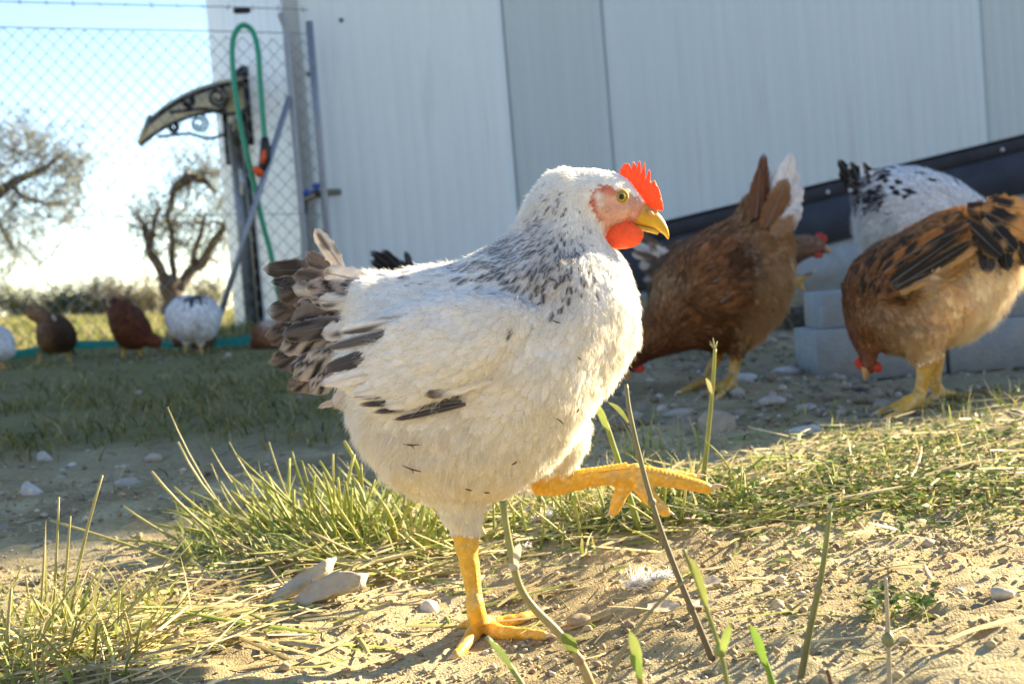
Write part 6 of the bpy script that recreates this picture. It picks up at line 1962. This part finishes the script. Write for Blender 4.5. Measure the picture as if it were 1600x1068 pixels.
# two flaky slabs by the grass clump
for lab, pts, lift, seed in (('long narrow flake of grey bark leaning on its neighbour by the grass clump', [(428, 946), (470, 915), (515, 892), (508, 915), (470, 938), (440, 955)], 16, 1), ('wide pale grey slab of bark lying in the sunlit straw', [(462, 950), (490, 922), (530, 908), (568, 910), (562, 930), (515, 944), (480, 956)], 13, 2)):
    ctr = gp(*np.mean(pts, 0) + np.array([0, 14]))
    Yc = ctr[1]
    bm = bmesh.new()
    fr = Frame(500, 930, Yc)
    P0 = np.array([fr(x, y, (920 - y) * .5 - 6 * seed) for x, y in pts])
    P0[:, 2] += float(ctr[2]) + .006 - P0[:, 2].min()
    f = bm.faces.new([bm.verts.new(p) for p in P0])
    r_ = bmesh.ops.extrude_face_region(bm, geom=[f])
    bmesh.ops.translate(bm, verts=[v for v in r_['geom'] if isinstance(v, bmesh.types.BMVert)], vec=(.004, .022, -.006))
    bmesh.ops.triangulate(bm, faces=list(bm.faces))
    bmesh.ops.subdivide_edges(bm, edges=list(bm.edges), cuts=3, use_grid_fill=True)
    for v in bm.verts:
        n_ = fbm(np.array([v.co[:]]) * 90 + seed, 3)[0] - .5; n2 = vnoise(np.array([v.co[:]]) * 300)[0] - .5
        v.co += Vector((n_ * .004 + n2 * .002, n_ * .012 + n2 * .005, n_ * .005 + n2 * .002))
    mb = MB(); mb.bm(bm, None, (.42, .39, .33))
    mb.build('bark_slab', M_STONE, None, sm=False, label=lab, cat='bark', loc=ctr)

# straw, trampled stalks
mb = MB()
for px, py, r, n in [(300, 960, .10, 130), (180, 1000, .12, 200), (90, 1040, .10, 200), (30, 1000, .10, 160), (420, 890, .14, 260), (540, 880, .14, 300), (640, 860, .12, 240), (740, 850, .10, 160), (860, 825, .12, 220), (960, 800, .12, 220), (1060, 790, .13, 240), (1180, 765, .16, 260), (1330, 735, .2, 320), (1480, 700, .2, 340),
                     (1580, 660, .2, 300), (1400, 790, .14, 200), (1540, 770, .14, 200), (1250, 720, .14, 160), (560, 960, .14, 70), (380, 1030, .12, 90), (1000, 880, .16, 60), (1250, 850, .16, 50), (1400, 950, .12, 40), (1100, 940, .12, 30), (800, 930, .10, 60), (460, 960, .1, 60), (1350, 690, .15, 160), (1560, 620, .12, 140)]:
    n = int(n * (.45 if px > 700 else .55))
    c = lay(px, py, n, r * (1.0 if px < 700 else 1.15))
    c[:, 2] += rng.random(n) ** 1.5 * .022 * min(1, n / 180) + .0015
    straws(mb, c, rng.normal(.35, .55, n) + (rng.random(n) < .3) * rng.uniform(0, 3, n), np.exp(rng.normal(-3.15, .6, n)).clip(.008, .13), np.exp(rng.normal(-5.95, .5, n)).clip(.0008, .0065), tint(n, STW + GRN[1:2], .2), rng.normal(0, .14, n), rng.normal(0, .06, n))
n = 1500
x = rng.uniform(-.9, .95, n); y = rng.uniform(.8, 2.0, n); c = np.stack([x, y, g(x, y) + .0012], 1)
straws(mb, c, rng.uniform(0, 3.14, n), rng.uniform(.006, .035, n), rng.uniform(.0006, .0018, n), tint(n, STW, .2), rng.normal(0, .08, n), rng.normal(0, .12, n))
n = 1500
x = rng.uniform(-1.3, 1.6, n); y = rng.uniform(1.8, 4.4, n); c = np.stack([x, y, g(x, y) + .002], 1)
straws(mb, c, rng.uniform(0, 3.14, n), rng.uniform(.02, .09, n), rng.uniform(.001, .0028, n), tint(n, [(.3, .26, .17), (.22, .2, .12), (.16, .15, .08)], .2), rng.normal(0, .1, n), rng.normal(0, .12, n))
mb.build('straw', M_STRAW, None, kind='stuff', label='loose straw and trampled grass stalks strewn over the soil')

# long straw lying in front of the clump
for lab, pts, w in (('long pale straw lying from the left grass towards the standing foot', [(60, 1052), (220, 1012), (340, 968), (440, 928), (560, 900)], 5), ('bent pale straw lying across the right grass patch', [(1245, 735), (1330, 728), (1400, 690), (1450, 668)], 7), ('second long pale straw below the bark slabs', [(300, 1030), (430, 985), (560, 942), (660, 912)], 5)):
    p = catmull(np.array([gp(x, y) + np.array([0, 0, .008]) for x, y in pts]), 7)
    mb = MB(); mb.tube(p, np.linspace(w * .5, w * .3, len(p)) * p[0, 1] / F_PX, 6, col=(.58, .5, .3), flat=.6)
    mb.build('straw_stalk', M_STRAW, None, label=lab, cat='straw', loc=p[0])

# shaded grass on the left, the far field, and green blades in the right patch
mb = MB()
n = 42000
x = rng.uniform(-2.6, .45, n); y = rng.uniform(2.1, 6.6, n)
m = grass_mask(x, y) * smooth(.32, .6, fbm(np.stack([x * 7, y * 7, x * 0], 1), 3)) > rng.random(n) * .8
x, y = x[m], y[m]; n = len(x)
r_ = np.stack([x, y, g(x, y) - .003], 1); a = rng.uniform(0, 6.28, n)
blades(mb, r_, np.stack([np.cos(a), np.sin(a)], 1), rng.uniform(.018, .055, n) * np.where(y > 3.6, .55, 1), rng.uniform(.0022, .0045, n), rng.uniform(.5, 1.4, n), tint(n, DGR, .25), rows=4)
n = 2600
x = rng.uniform(-.7, 1.3, n); y = rng.uniform(2.0, 4.5, n)
m = fbm(np.stack([x * 3 + 4, y * 3, x * 0], 1), 3) > .55
x, y = x[m], y[m]; n = len(x)
a = rng.uniform(0, 6.28, n)
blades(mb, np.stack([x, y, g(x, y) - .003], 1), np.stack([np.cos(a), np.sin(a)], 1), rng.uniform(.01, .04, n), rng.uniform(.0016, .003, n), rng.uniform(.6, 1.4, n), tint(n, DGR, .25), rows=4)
mb.build('shaded_grass', M_GRASS, None, kind='stuff', label='short trampled grass in the shade of the shed')
mb = MB()
n = 26000
y = np.exp(rng.uniform(math.log(6.2), math.log(24), n)); x = rng.uniform(-.45, .02, n) * y - .3
m = (y + x * .9 > 5.3)
x, y = x[m], y[m]; n = len(x)
a = rng.uniform(0, 6.28, n)
blades(mb, np.stack([x, y, g(x, y) - .01], 1), np.stack([np.cos(a), np.sin(a)], 1), rng.uniform(.03, .11, n), rng.uniform(.006, .014, n), rng.uniform(.4, 1.3, n), tint(n, [(.26, .28, .07), (.36, .33, .13), (.2, .24, .05), (.42, .36, .18), (.14, .17, .04)], .25), rows=3)
mb.build('field_grass', M_GRASS, None, kind='stuff', label='sunlit rough grass of the field beyond the fence')

mb = MB()
for px, py, r, n, hmin, hmax in [(1040, 800, .09, 60, .01, .05), (1000, 770, .08, 50, .02, .06), (1120, 780, .10, 60, .01, .05), (1250, 750, .14, 80, .01, .04), (1400, 740, .16, 100, .008, .035), (1520, 700, .16, 100, .01, .04), (1580, 640, .14, 100, .01, .05), (1450, 790, .12, 60, .008, .03), (1360, 680, .1, 50, .01, .04), (1000, 710, .1, 50, .03, .08), (900, 790, .08, 60, .02, .06), (1400, 960, .03, 22, .006, .02), (860, 850, .1, 60, .01, .04), (1300, 640, .1, 30, .01, .03), (70, 1050, .09, 90, .02, .09), (20, 990, .1, 80, .02, .10), (180, 960, .08, 60, .02, .06)]:
    c = lay(px, py, n, r); a = rng.uniform(0, 6.28, n); c[:, 2] -= .002
    blades(mb, c, np.stack([np.cos(a), np.sin(a)], 1), rng.uniform(hmin, hmax, n), rng.uniform(.0018, .0042, n), rng.uniform(.2, 1.2, n), tint(n, GRN + STW[:1], .2), tipcol=tint(n, STW, .1))
mb.build('green_grass', M_GRASS, None, kind='stuff', label='short green blades in the sunlit strip behind the walking hen')
mb = MB()
for px, py, r, n in [(1040, 808, .08, 130), (1090, 800, .09, 130), (1180, 790, .1, 120), (1280, 770, .14, 200), (1390, 765, .16, 260), (1490, 740, .16, 240), (1560, 690, .14, 200), (1580, 625, .1, 140), (1440, 800, .12, 140), (1350, 700, .12, 120), (1400, 955, .03, 60), (1250, 870, .06, 20), (1340, 870, .06, 20), (1540, 800, .1, 60), (980, 820, .08, 60), (1240, 800, .1, 60)]:
    n = int(n * 1.7); c = lay(px, py, n, r); a = rng.uniform(0, 6.28, n)
    c[:, 2] += rng.random(n) * .018 + .002
    d = np.stack([np.cos(a), np.sin(a), rng.uniform(-.1, .7, n)], 1)
    leaves(mb, c, d, np.stack([rng.normal(0, .3, n), rng.normal(0, .3, n), np.ones(n)], 1), rng.uniform(.006, .016, n), rng.uniform(.004, .009, n), tint(n, [(.10, .17, .03), (.15, .22, .04), (.20, .25, .07), (.3, .3, .14)], .2))
mb.build('weeds', M_GRASS, None, kind='stuff', label='small creeping weeds over the sunlit ground at right')

# ------------------------------------------------------------------ grass clumps with cut hollow stalks
M_STALK = principled('grass_stalk', attr=True, rough=.45, transl=.22, nscale=150, namt=.15)
def stalk(mb, base, tip, w, bend, c0, c1, n=7, flat=.75):
    base = np.asarray(base); tip = np.asarray(tip)
    mid = (base + tip) / 2 + np.asarray(bend)
    t = np.linspace(0, 1, n)[:, None]
    p = (1 - t) ** 2 * base + 2 * t * (1 - t) * mid + t ** 2 * tip
    c = np.array(c0) * (1 - t) + np.array(c1) * t
    mb.tube(p, w * (1 - .35 * t[:, 0] ** 2), 6, col=c, flat=flat)
clump = root('grass_clump', gp(500, 850), 'bright yellow green clump of cut grass stalks left of the standing leg', 'grass')
mb = MB()
base_c = gp(520, 850)
def stalk_px(mb, bx, by, tx, ty, w, dY=0.0, bend=(0, 0), c0=(.30, .30, .08), c1=(.40, .40, .14)):
    b = gp(bx, by); Yb = b[1] + dY
    tp = P(tx, ty, Yb)
    k = Yb / F_PX
    stalk(mb, b - np.array([0, 0, .004]), tp, w * k * .5, np.array([bend[0] * k, 0, -bend[1] * k]), c0, c1)
for bx, by, tx, ty, w, bd in [(330, 892, 78, 812, 7, (0, -6)), (375, 858, 237, 736, 8, (-14, 8)), (345, 870, 192, 790, 7, (-10, 6)), (420, 850, 278, 690, 7, (-26, 20)), (430, 846, 345, 752, 6, (-10, 6)), (450, 852, 408, 738, 7, (-8, 0)), (400, 842, 330, 724, 4, (-10, 10)), (385, 838, 262, 636, 4, (-18, 6)), (420, 820, 330, 700, 4, (-12, 0)),
                              (300, 846, 160, 990, 5, (0, 0)), (470, 848, 380, 756, 7, (-14, -6)), (480, 846, 420, 690, 4, (-8, -6)), (470, 840, 358, 690, 4, (-16, 0))]:
    if ty > by:
        bx, by, tx, ty = tx, ty, bx, by
    stalk_px(mb, bx, by, tx, ty, w, rng.uniform(-.03, .03), bd, c1=(.46, .44, .2))
for i in range(150):
    bx = rng.normal(540, 90); by = rng.normal(850, 18)
    if bx < 330 or bx > 730: continue
    lean = (bx - 600) * .5 + rng.normal(0, 52)
    h = rng.uniform(25, 150) * (1 - abs(bx - 535) / 330)
    stalk_px(mb, bx, by, bx + lean, by - h, rng.uniform(4.5, 8.5), rng.uniform(-.04, .04), (rng.normal(0, 14), rng.normal(0, 10)), c0=tuple(tint(1, GRN)[0]), c1=tuple(tint(1, [(.46, .46, .10), (.52, .50, .17), (.38, .42, .08)])[0]))
for i in range(70):
    bx = rng.uniform(380, 700); by = rng.uniform(850, 905)
    a = rng.normal(.15, .35); L = rng.uniform(60, 190); sgn = rng.choice([-1, 1])
    stalk_px(mb, bx, by, bx + sgn * L * math.cos(a), by - abs(L * math.sin(a)) * .5 - rng.uniform(2, 20), rng.uniform(4, 8), rng.uniform(-.05, .05), (0, rng.uniform(0, 10)), c0=tuple(tint(1, STW)[0]), c1=tuple(tint(1, STW + GRN)[0]))
mb.build('stalks', M_STALK, clump, kind='stuff')
mb = MB()
c = lay(510, 850, 420, .17); a = rng.normal(2.6, 1.1, 420)
blades(mb, c, np.stack([np.cos(a), np.sin(a)], 1), rng.uniform(.02, .08, 420), rng.uniform(.002, .0045, 420), rng.uniform(.3, 1.1, 420), tint(420, GRN, .2), tipcol=tint(420, [(.4, .42, .14), (.5, .46, .24)], .1))
mb.build('blades', M_GRASS, clump, kind='stuff')
clump3 = root('grass_clump', gp(900, 815), 'low bright green clump of cut stalks between the legs and under the raised foot', 'grass')
mb = MB()
for i in range(150):
    bx = rng.uniform(700, 1150); by = 850 - (bx - 700) * .12 + rng.normal(-8, 18)
    stalk_px(mb, bx, by, bx + rng.normal(0, 45), by - rng.uniform(8, 75), rng.uniform(3.5, 7), rng.uniform(-.04, .04), (rng.normal(0, 8), rng.normal(0, 4)), c0=tuple(tint(1, GRN)[0]), c1=tuple(tint(1, [(.46, .46, .10), (.40, .44, .09), (.56, .52, .2)])[0]))
mb.build('stalks', M_STALK, clump3, kind='stuff')
clump2 = root('grass_clump', gp(70, 1000), 'loose tuft of thin stalks and blades in the lower left corner', 'grass')
mb = MB()
for bx, by, tx, ty, w, bd in [(108, 960, 160, 742, 6, (-10, 0)), (80, 985, 92, 776, 5, (2, 0)), (96, 965, 110, 806, 5, (0, 0)), (60, 1000, 70, 850, 5, (0, 0)), (10, 1030, 18, 918, 7, (-4, 0)), (30, 1040, 120, 905, 6, (-10, 4)), (0, 1056, 130, 985, 7, (0, 6)), (150, 1000, 290, 838, 5, (0, 10)), (90, 1010, 200, 905, 5, (0, 6)), (20, 1000, -20, 890, 6, (0, 0)), (130, 1050, 60, 985, 7, (0, 4)), (50, 975, 40, 900, 5, (0, 0))]:
    stalk_px(mb, bx, by, tx, ty, w, rng.uniform(-.02, .02), bd, c0=(.3, .3, .09), c1=(.46, .43, .2))
for i in range(50):
    bx = rng.uniform(-30, 230); by = rng.uniform(985, 1060)
    stalk_px(mb, bx, by, bx + rng.normal(30, 45), by - rng.uniform(20, 80), rng.uniform(3, 6), rng.uniform(-.03, .03), (0, 0), c0=tuple(tint(1, GRN)[0]), c1=tuple(tint(1, STW + GRN)[0]))
mb.build('stalks', M_STALK, clump2, kind='stuff')

# ------------------------------------------------------------------ single stems close to the camera
def stem(label, pts, Y, w, col0, col1, nodes_=(), leafs=(), tuft=None, Y1=None):
    Yt = Y if Y1 is None else Y1
    n = len(pts)
    p = np.array([P(x, y, Y + (Yt - Y) * i / (n - 1)) for i, (x, y) in enumerate(pts)])
    g0 = float(g(p[0, 0], p[0, 1]))
    if p[0, 2] > g0:
        d = norm(p[0] - p[1]); d[2] = min(d[2], -.4)
        p = np.concatenate([(p[0] + d * (p[0, 2] - g0 + .004) / -d[2])[None], p])
    k = Y / F_PX
    q = catmull(p, 7)
    rt = root('tall_grass', p[0], label, 'tall grass')
    t = np.linspace(0, 1, len(q))
    c = np.array(col0)[None] * (1 - t[:, None]) + np.array(col1)[None] * t[:, None]
    c = c * (.85 + .3 * vnoise(q * 90)[:, None])
    r = w * .5 * k * (1.05 - .4 * t) * (1 + .12 * (vnoise(q * 60 + 3) - .5))
    mb = MB(); mb.tube(q, r, 9, col=c); mb.build('stalk', M_STALK, rt)
    for (x, y, rr, cc) in nodes_:
        Yn = Y
        i = np.argmin(np.linalg.norm(np.array([proj(v) for v in q]) - np.array([x, y]), axis=1))
        i = min(max(i, 1), len(q) - 2)
        d = norm(q[i + 1] - q[i - 1])
        mb = MB(); mb.tube(np.array([q[i] - d * rr * k * 1.1, q[i] - d * rr * k * .5, q[i], q[i] + d * rr * k * .6, q[i] + d * rr * k * 1.2]), np.array([.35, .85, 1.0, .75, .3]) * rr * k, 9, col=cc)
        mb.build('node', M_STALK, rt)
    for (x0, y0, x1, y1, ww, cc) in leafs:
        a = P(x0, y0, Y - .002); b = P(x1, y1, Y - .012)
        m = MB(); N = 7
        tt = np.linspace(0, 1, N)[:, None]
        ctr = a * (1 - tt) + b * tt + np.array([0, -.004, .003]) * np.sin(tt * 3.14)
        s = norm(np.cross(b - a, np.array([.2, 1.0, .3])))
        wd = ww * k * .5 * np.sin(np.clip(tt * .92 + .08, 0, 1) * 3.1)[:, 0:1] ** .7
        V = np.stack([ctr - s * wd, ctr + np.array([0, .25, -.1]) * wd, ctr + s * wd], 1).reshape(-1, 3)
        ii = (np.arange(N - 1)[:, None] * 3 + np.arange(2)[None]).ravel()
        m.add(V, np.stack([ii, ii + 1, ii + 4, ii + 3], 1), None, cc)
        m.build('leaf', M_GRASS, rt)
    if tuft:
        mb = MB()
        for j in range(7):
            a = q[-1]; e = norm(np.array([rng.normal(0, .4), rng.normal(0, .3), 1])) * rng.uniform(8, 20) * k
            mb.tube(np.array([a, a + e * .5, a + e]), np.array([1.6, 1.2, .5]) * k, 5, col=tuft)
        mb.build('frayed_tip', M_STRAW, rt)

BS = (.22, .17, .09); BS2 = (.36, .32, .17); GS = (.24, .27, .09)
stem('thin upright stem behind the raised toes with a small side shoot', [(1099, 750), (1108, 660), (1114, 595), (1117, 545)], 1.62, 9, (.26, .27, .09), (.34, .37, .10), leafs=[(1112, 618, 1103, 590, 7, (.4, .38, .18))], tuft=(.5, .45, .2))
stem('long dark leaning stalk crossing in front of the raised foot', [(1134, 1080), (1095, 985), (1060, 900), (1030, 820), (1005, 735), (985, 650), (978, 600)], 1.08, 11, (.17, .13, .08), (.28, .27, .13), leafs=[(982, 660, 950, 628, 8, (.26, .3, .09))], nodes_=[(1078, 945, 8, (.24, .18, .1)), (1018, 780, 7.5, (.3, .26, .13))], Y1=1.12)
stem('thick pale stalk bent in an S in front of the standing foot', [(930, 1085), (905, 1030), (870, 985), (835, 950), (812, 915), (800, 870), (790, 815), (785, 782)], 1.05, 15, (.46, .36, .17), (.30, .32, .12), nodes_=[(903, 1028, 10, (.45, .3, .15)), (805, 880, 9, (.6, .54, .4))], leafs=[(898, 1022, 880, 988, 22, (.2, .27, .07)), (806, 885, 812, 848, 12, (.6, .55, .42))])
stem('straight upright stalk with a frayed tip right of the hen', [(1248, 1080), (1265, 985), (1284, 895), (1297, 800)], .98, 12, (.17, .16, .07), (.30, .32, .11), tuft=(.5, .46, .28), nodes_=[(1278, 925, 8, (.3, .27, .12))])
stem('short grey stalk with a swollen node near the right corner', [(1390, 1080), (1388, 998), (1386, 945), (1384, 902)], .93, 8, (.46, .42, .3), (.5, .46, .34), nodes_=[(1388, 998, 11, (.28, .29, .14))])
stem('blurred green stalk with a bud closest to the camera', [(1140, 1085), (1125, 1015), (1100, 940), (1085, 900), (1068, 858)], .82, 9, (.25, .29, .09), (.26, .28, .08), nodes_=[(1129, 1010, 10, (.28, .36, .09))], leafs=[(1105, 945, 1078, 870, 12, (.3, .34, .1)), (1128, 1020, 1140, 975, 14, (.3, .38, .1))])
stem('bright green pointed blade at the bottom edge right of the hen', [(1212, 1085), (1200, 1045), (1188, 1012), (1174, 980)], .92, 12, (.2, .32, .05), (.26, .4, .07), leafs=[(1196, 1040, 1172, 975, 14, (.22, .36, .06))])
stem('green leaning blade below the standing toes', [(826, 1085), (805, 1052), (785, 1022), (760, 994)], .9, 11, (.22, .3, .09), (.36, .4, .2), leafs=[(800, 1045, 764, 998, 13, (.24, .32, .1))])
stem('stubby green bud with a reddish foot at the bottom edge', [(1004, 1085), (998, 1050), (990, 1020), (986, 992)], .88, 11, (.4, .2, .1), (.28, .38, .09), leafs=[(1000, 1045, 984, 985, 17, (.3, .36, .1)), (1002, 1060, 985, 1020, 15, (.2, .3, .07))])
stem('thin arching twig rising between the bud and the long stalk', [(940, 1085), (965, 1030), (1000, 975), (1040, 930), (1075, 905)], .9, 7, (.3, .27, .15), (.36, .32, .18))
stem('green stalk emerging behind the hen breast feathers', [(972, 740), (958, 695), (944, 655), (931, 632)], 1.5, 11, (.24, .3, .07), (.32, .38, .1), leafs=[(950, 675, 930, 628, 12, (.3, .36, .1))])
stem('short brown twig stub at the bottom edge', [(1302, 1085), (1297, 1062), (1292, 1046)], .9, 9, (.16, .1, .06), (.2, .13, .07))

# ------------------------------------------------------------------ shed feathers on the soil
M_WF = principled('shed_feather', (.93, .93, .92), rough=.7, transl=.3)
for lab, px, py, r, n, c in (('small white feather caught in the straw behind the standing leg', 850, 812, 32, 110, .5), ('fluffy white feather lying on the sunlit soil', 1012, 912, 42, 190, .2), ('downy white tuft on the straw below the small feather', 815, 858, 18, 40, .8)):
    q = gp(px, py + r * .25); k = q[1] / F_PX
    rt = root('feather', q, lab, 'feather', 'shed white feathers')
    a = np.array([-.8, .1, .12]) * r * k; b = np.array([.8, -.1, .45]) * r * k
    mb = MB(); sp = catmull(np.array([q + a, q + np.array([0, 0, .35]) * r * k, q + b]), 8)
    mb.tube(sp, np.linspace(.7, .2, len(sp)) * .0006, 5)
    mb.build('shaft', M_WF, rt)
    mb = MB()
    for i in range(n):
        t = rng.random(); o = np.array([np.interp(t, np.linspace(0, 1, len(sp)), sp[:, j]) for j in range(3)])
        d = norm(np.array([.5 + rng.normal(0, .5), rng.choice([-1, 1]) * .8 + rng.normal(0, .3), rng.uniform(-.1, 1.1)])) * r * k * rng.uniform(.4, .95) * (1 - .5 * t)
        mb.tube(np.array([o, o + d * .5 + rng.normal(size=3) * .0012, o + d + rng.normal(size=3) * .002]), [.0007, .0006, .0003], 3)
    mb.build('barbs', M_WF, rt, kind='stuff')
# curled dry leaves
for lab, px, py, r, col in (('torn papery grey leaf below the fluffy feather', 1036, 952, 26, (.55, .47, .34)), ('pale dry leaf right of the fluffy feather', 1104, 912, 22, (.6, .52, .38)), ('dry grey leaf leaning on the gravel right of the torn leaf', 1098, 948, 20, (.46, .39, .28))):
    q = gp(px, py + 6); k = q[1] / F_PX
    N = 9
    u, v = np.meshgrid(np.linspace(-1, 1, N), np.linspace(-1, 1, N))
    rr = np.maximum(np.abs(u), np.abs(v)) / np.maximum(np.hypot(u, v), 1e-6)
    x_ = u * rr; y_ = v * rr
    edge = .8 + .4 * vnoise(np.stack([np.arctan2(v, u) * 2, u * 0 + px, u * 0], -1))
    z_ = .22 * (x_ ** 2) + .25 * vnoise(np.stack([u * 1.5 + px, v * 1.5, u * 0], -1)) + .3 * np.clip(y_, 0, 1) ** 2
    V = np.stack([x_ * edge, y_ * .8 * edge, z_], -1).reshape(-1, 3) * r * k + q + np.array([0, 0, .003])
    ii = (np.arange(N - 1)[:, None] * N + np.arange(N - 1)[None]).ravel()
    mb = MB(); mb.add(V, np.stack([ii, ii + 1, ii + N + 1, ii + N], 1), None, col)
    mb.build('dry_leaf', M_STRAW, None, label=lab, cat='leaf', loc=q)

# ------------------------------------------------------------------ concrete blocks and the brush by the shed
YB = 2.95
def block(label, x0, x1, y0, y1, Y, depth, col, loc_lift=0):
    A = P(x0, y1, Y); B = P(x1, y1, Y); T = P(x0, y0, Y)
    L = B[0] - A[0]; H = T[2] - A[2]
    z0 = A[2]
    mb = MB()
    bm = bmesh.new(); bmesh.ops.create_cube(bm, size=1)
    for v in bm.verts: v.co = Vector((v.co.x * L, v.co.y * depth, v.co.z * H))
    bmesh.ops.bevel(bm, geom=list(bm.edges), offset=.003, segments=1, affect='EDGES')
    M = Matrix.Translation(Vector((A[0] + L / 2, Y + depth / 2, z0 + H / 2))) @ Matrix.Rotation(.03, 4, 'Z')
    mb.bm(bm, M, (1, 1, 1))
    return mb.build('concrete_block', M_BLOCK, None, sm=False, label=label, cat='block', group='concrete blocks along the plinth', loc=M.translation)
M_BLOCK = principled('block_concrete', (.27, .30, .305), rough=.9, nscale=30, namt=.16, bump=.003, bscale=120, dirt=((.33, .31, .27), 9, .5, .72))
block('long grey concrete block standing on the soil behind the buff hen', 1277, 1480, 517, 600, YB, .2, 0)
block('grey concrete block at the right edge continuing the low wall', 1483, 1690, 505, 584, YB + .01, .2, 0)
block('pale concrete block stacked on the left end of the low wall', 1284, 1420, 458, 515, YB + .03, .16, 0)
block('pale concrete block stacked at the right end behind the buff hen', 1500, 1690, 440, 502, YB + .04, .16, 0)
q = gp(1248, 512)
bp_ = root('brush_pile', q, 'dark heap of dry roots and grass lying under the plinth', 'brush')
mb = MB()
n = 420
Yq = q[1]; k = Yq / F_PX
c = q + np.stack([rng.normal(0, 24, n) * k, rng.normal(0, 24, n) * k, np.abs(rng.normal(.2, 12, n)) * k], 1)
straws(mb, c, rng.uniform(0, 6.28, n), rng.uniform(.03, .12, n), rng.uniform(.002, .004, n), tint(n, [(.10, .08, .05), (.2, .165, .10), (.05, .04, .03)], .2), rng.normal(0, .4, n), rng.normal(0, .15, n))
mb.build('dry_grass', M_STRAW, bp_, kind='stuff')
mb = MB()
q2 = q + np.array([-2 * k, .22, 0]); q2[2] = float(g(q2[0], q2[1]))
for j in range(5):
    V, T = rock_mesh(rng.uniform(14, 22) * k, 500 + j, (1.3, .8, .8), 2, .5)
    mb.add(V + q2 + np.array([rng.uniform(-34, 34) * k, rng.uniform(-.05, .05), 12 * k]), None, T, (.02, .02, .022))
mb.build('dark_clods', M_STONE, bp_, sm=False)
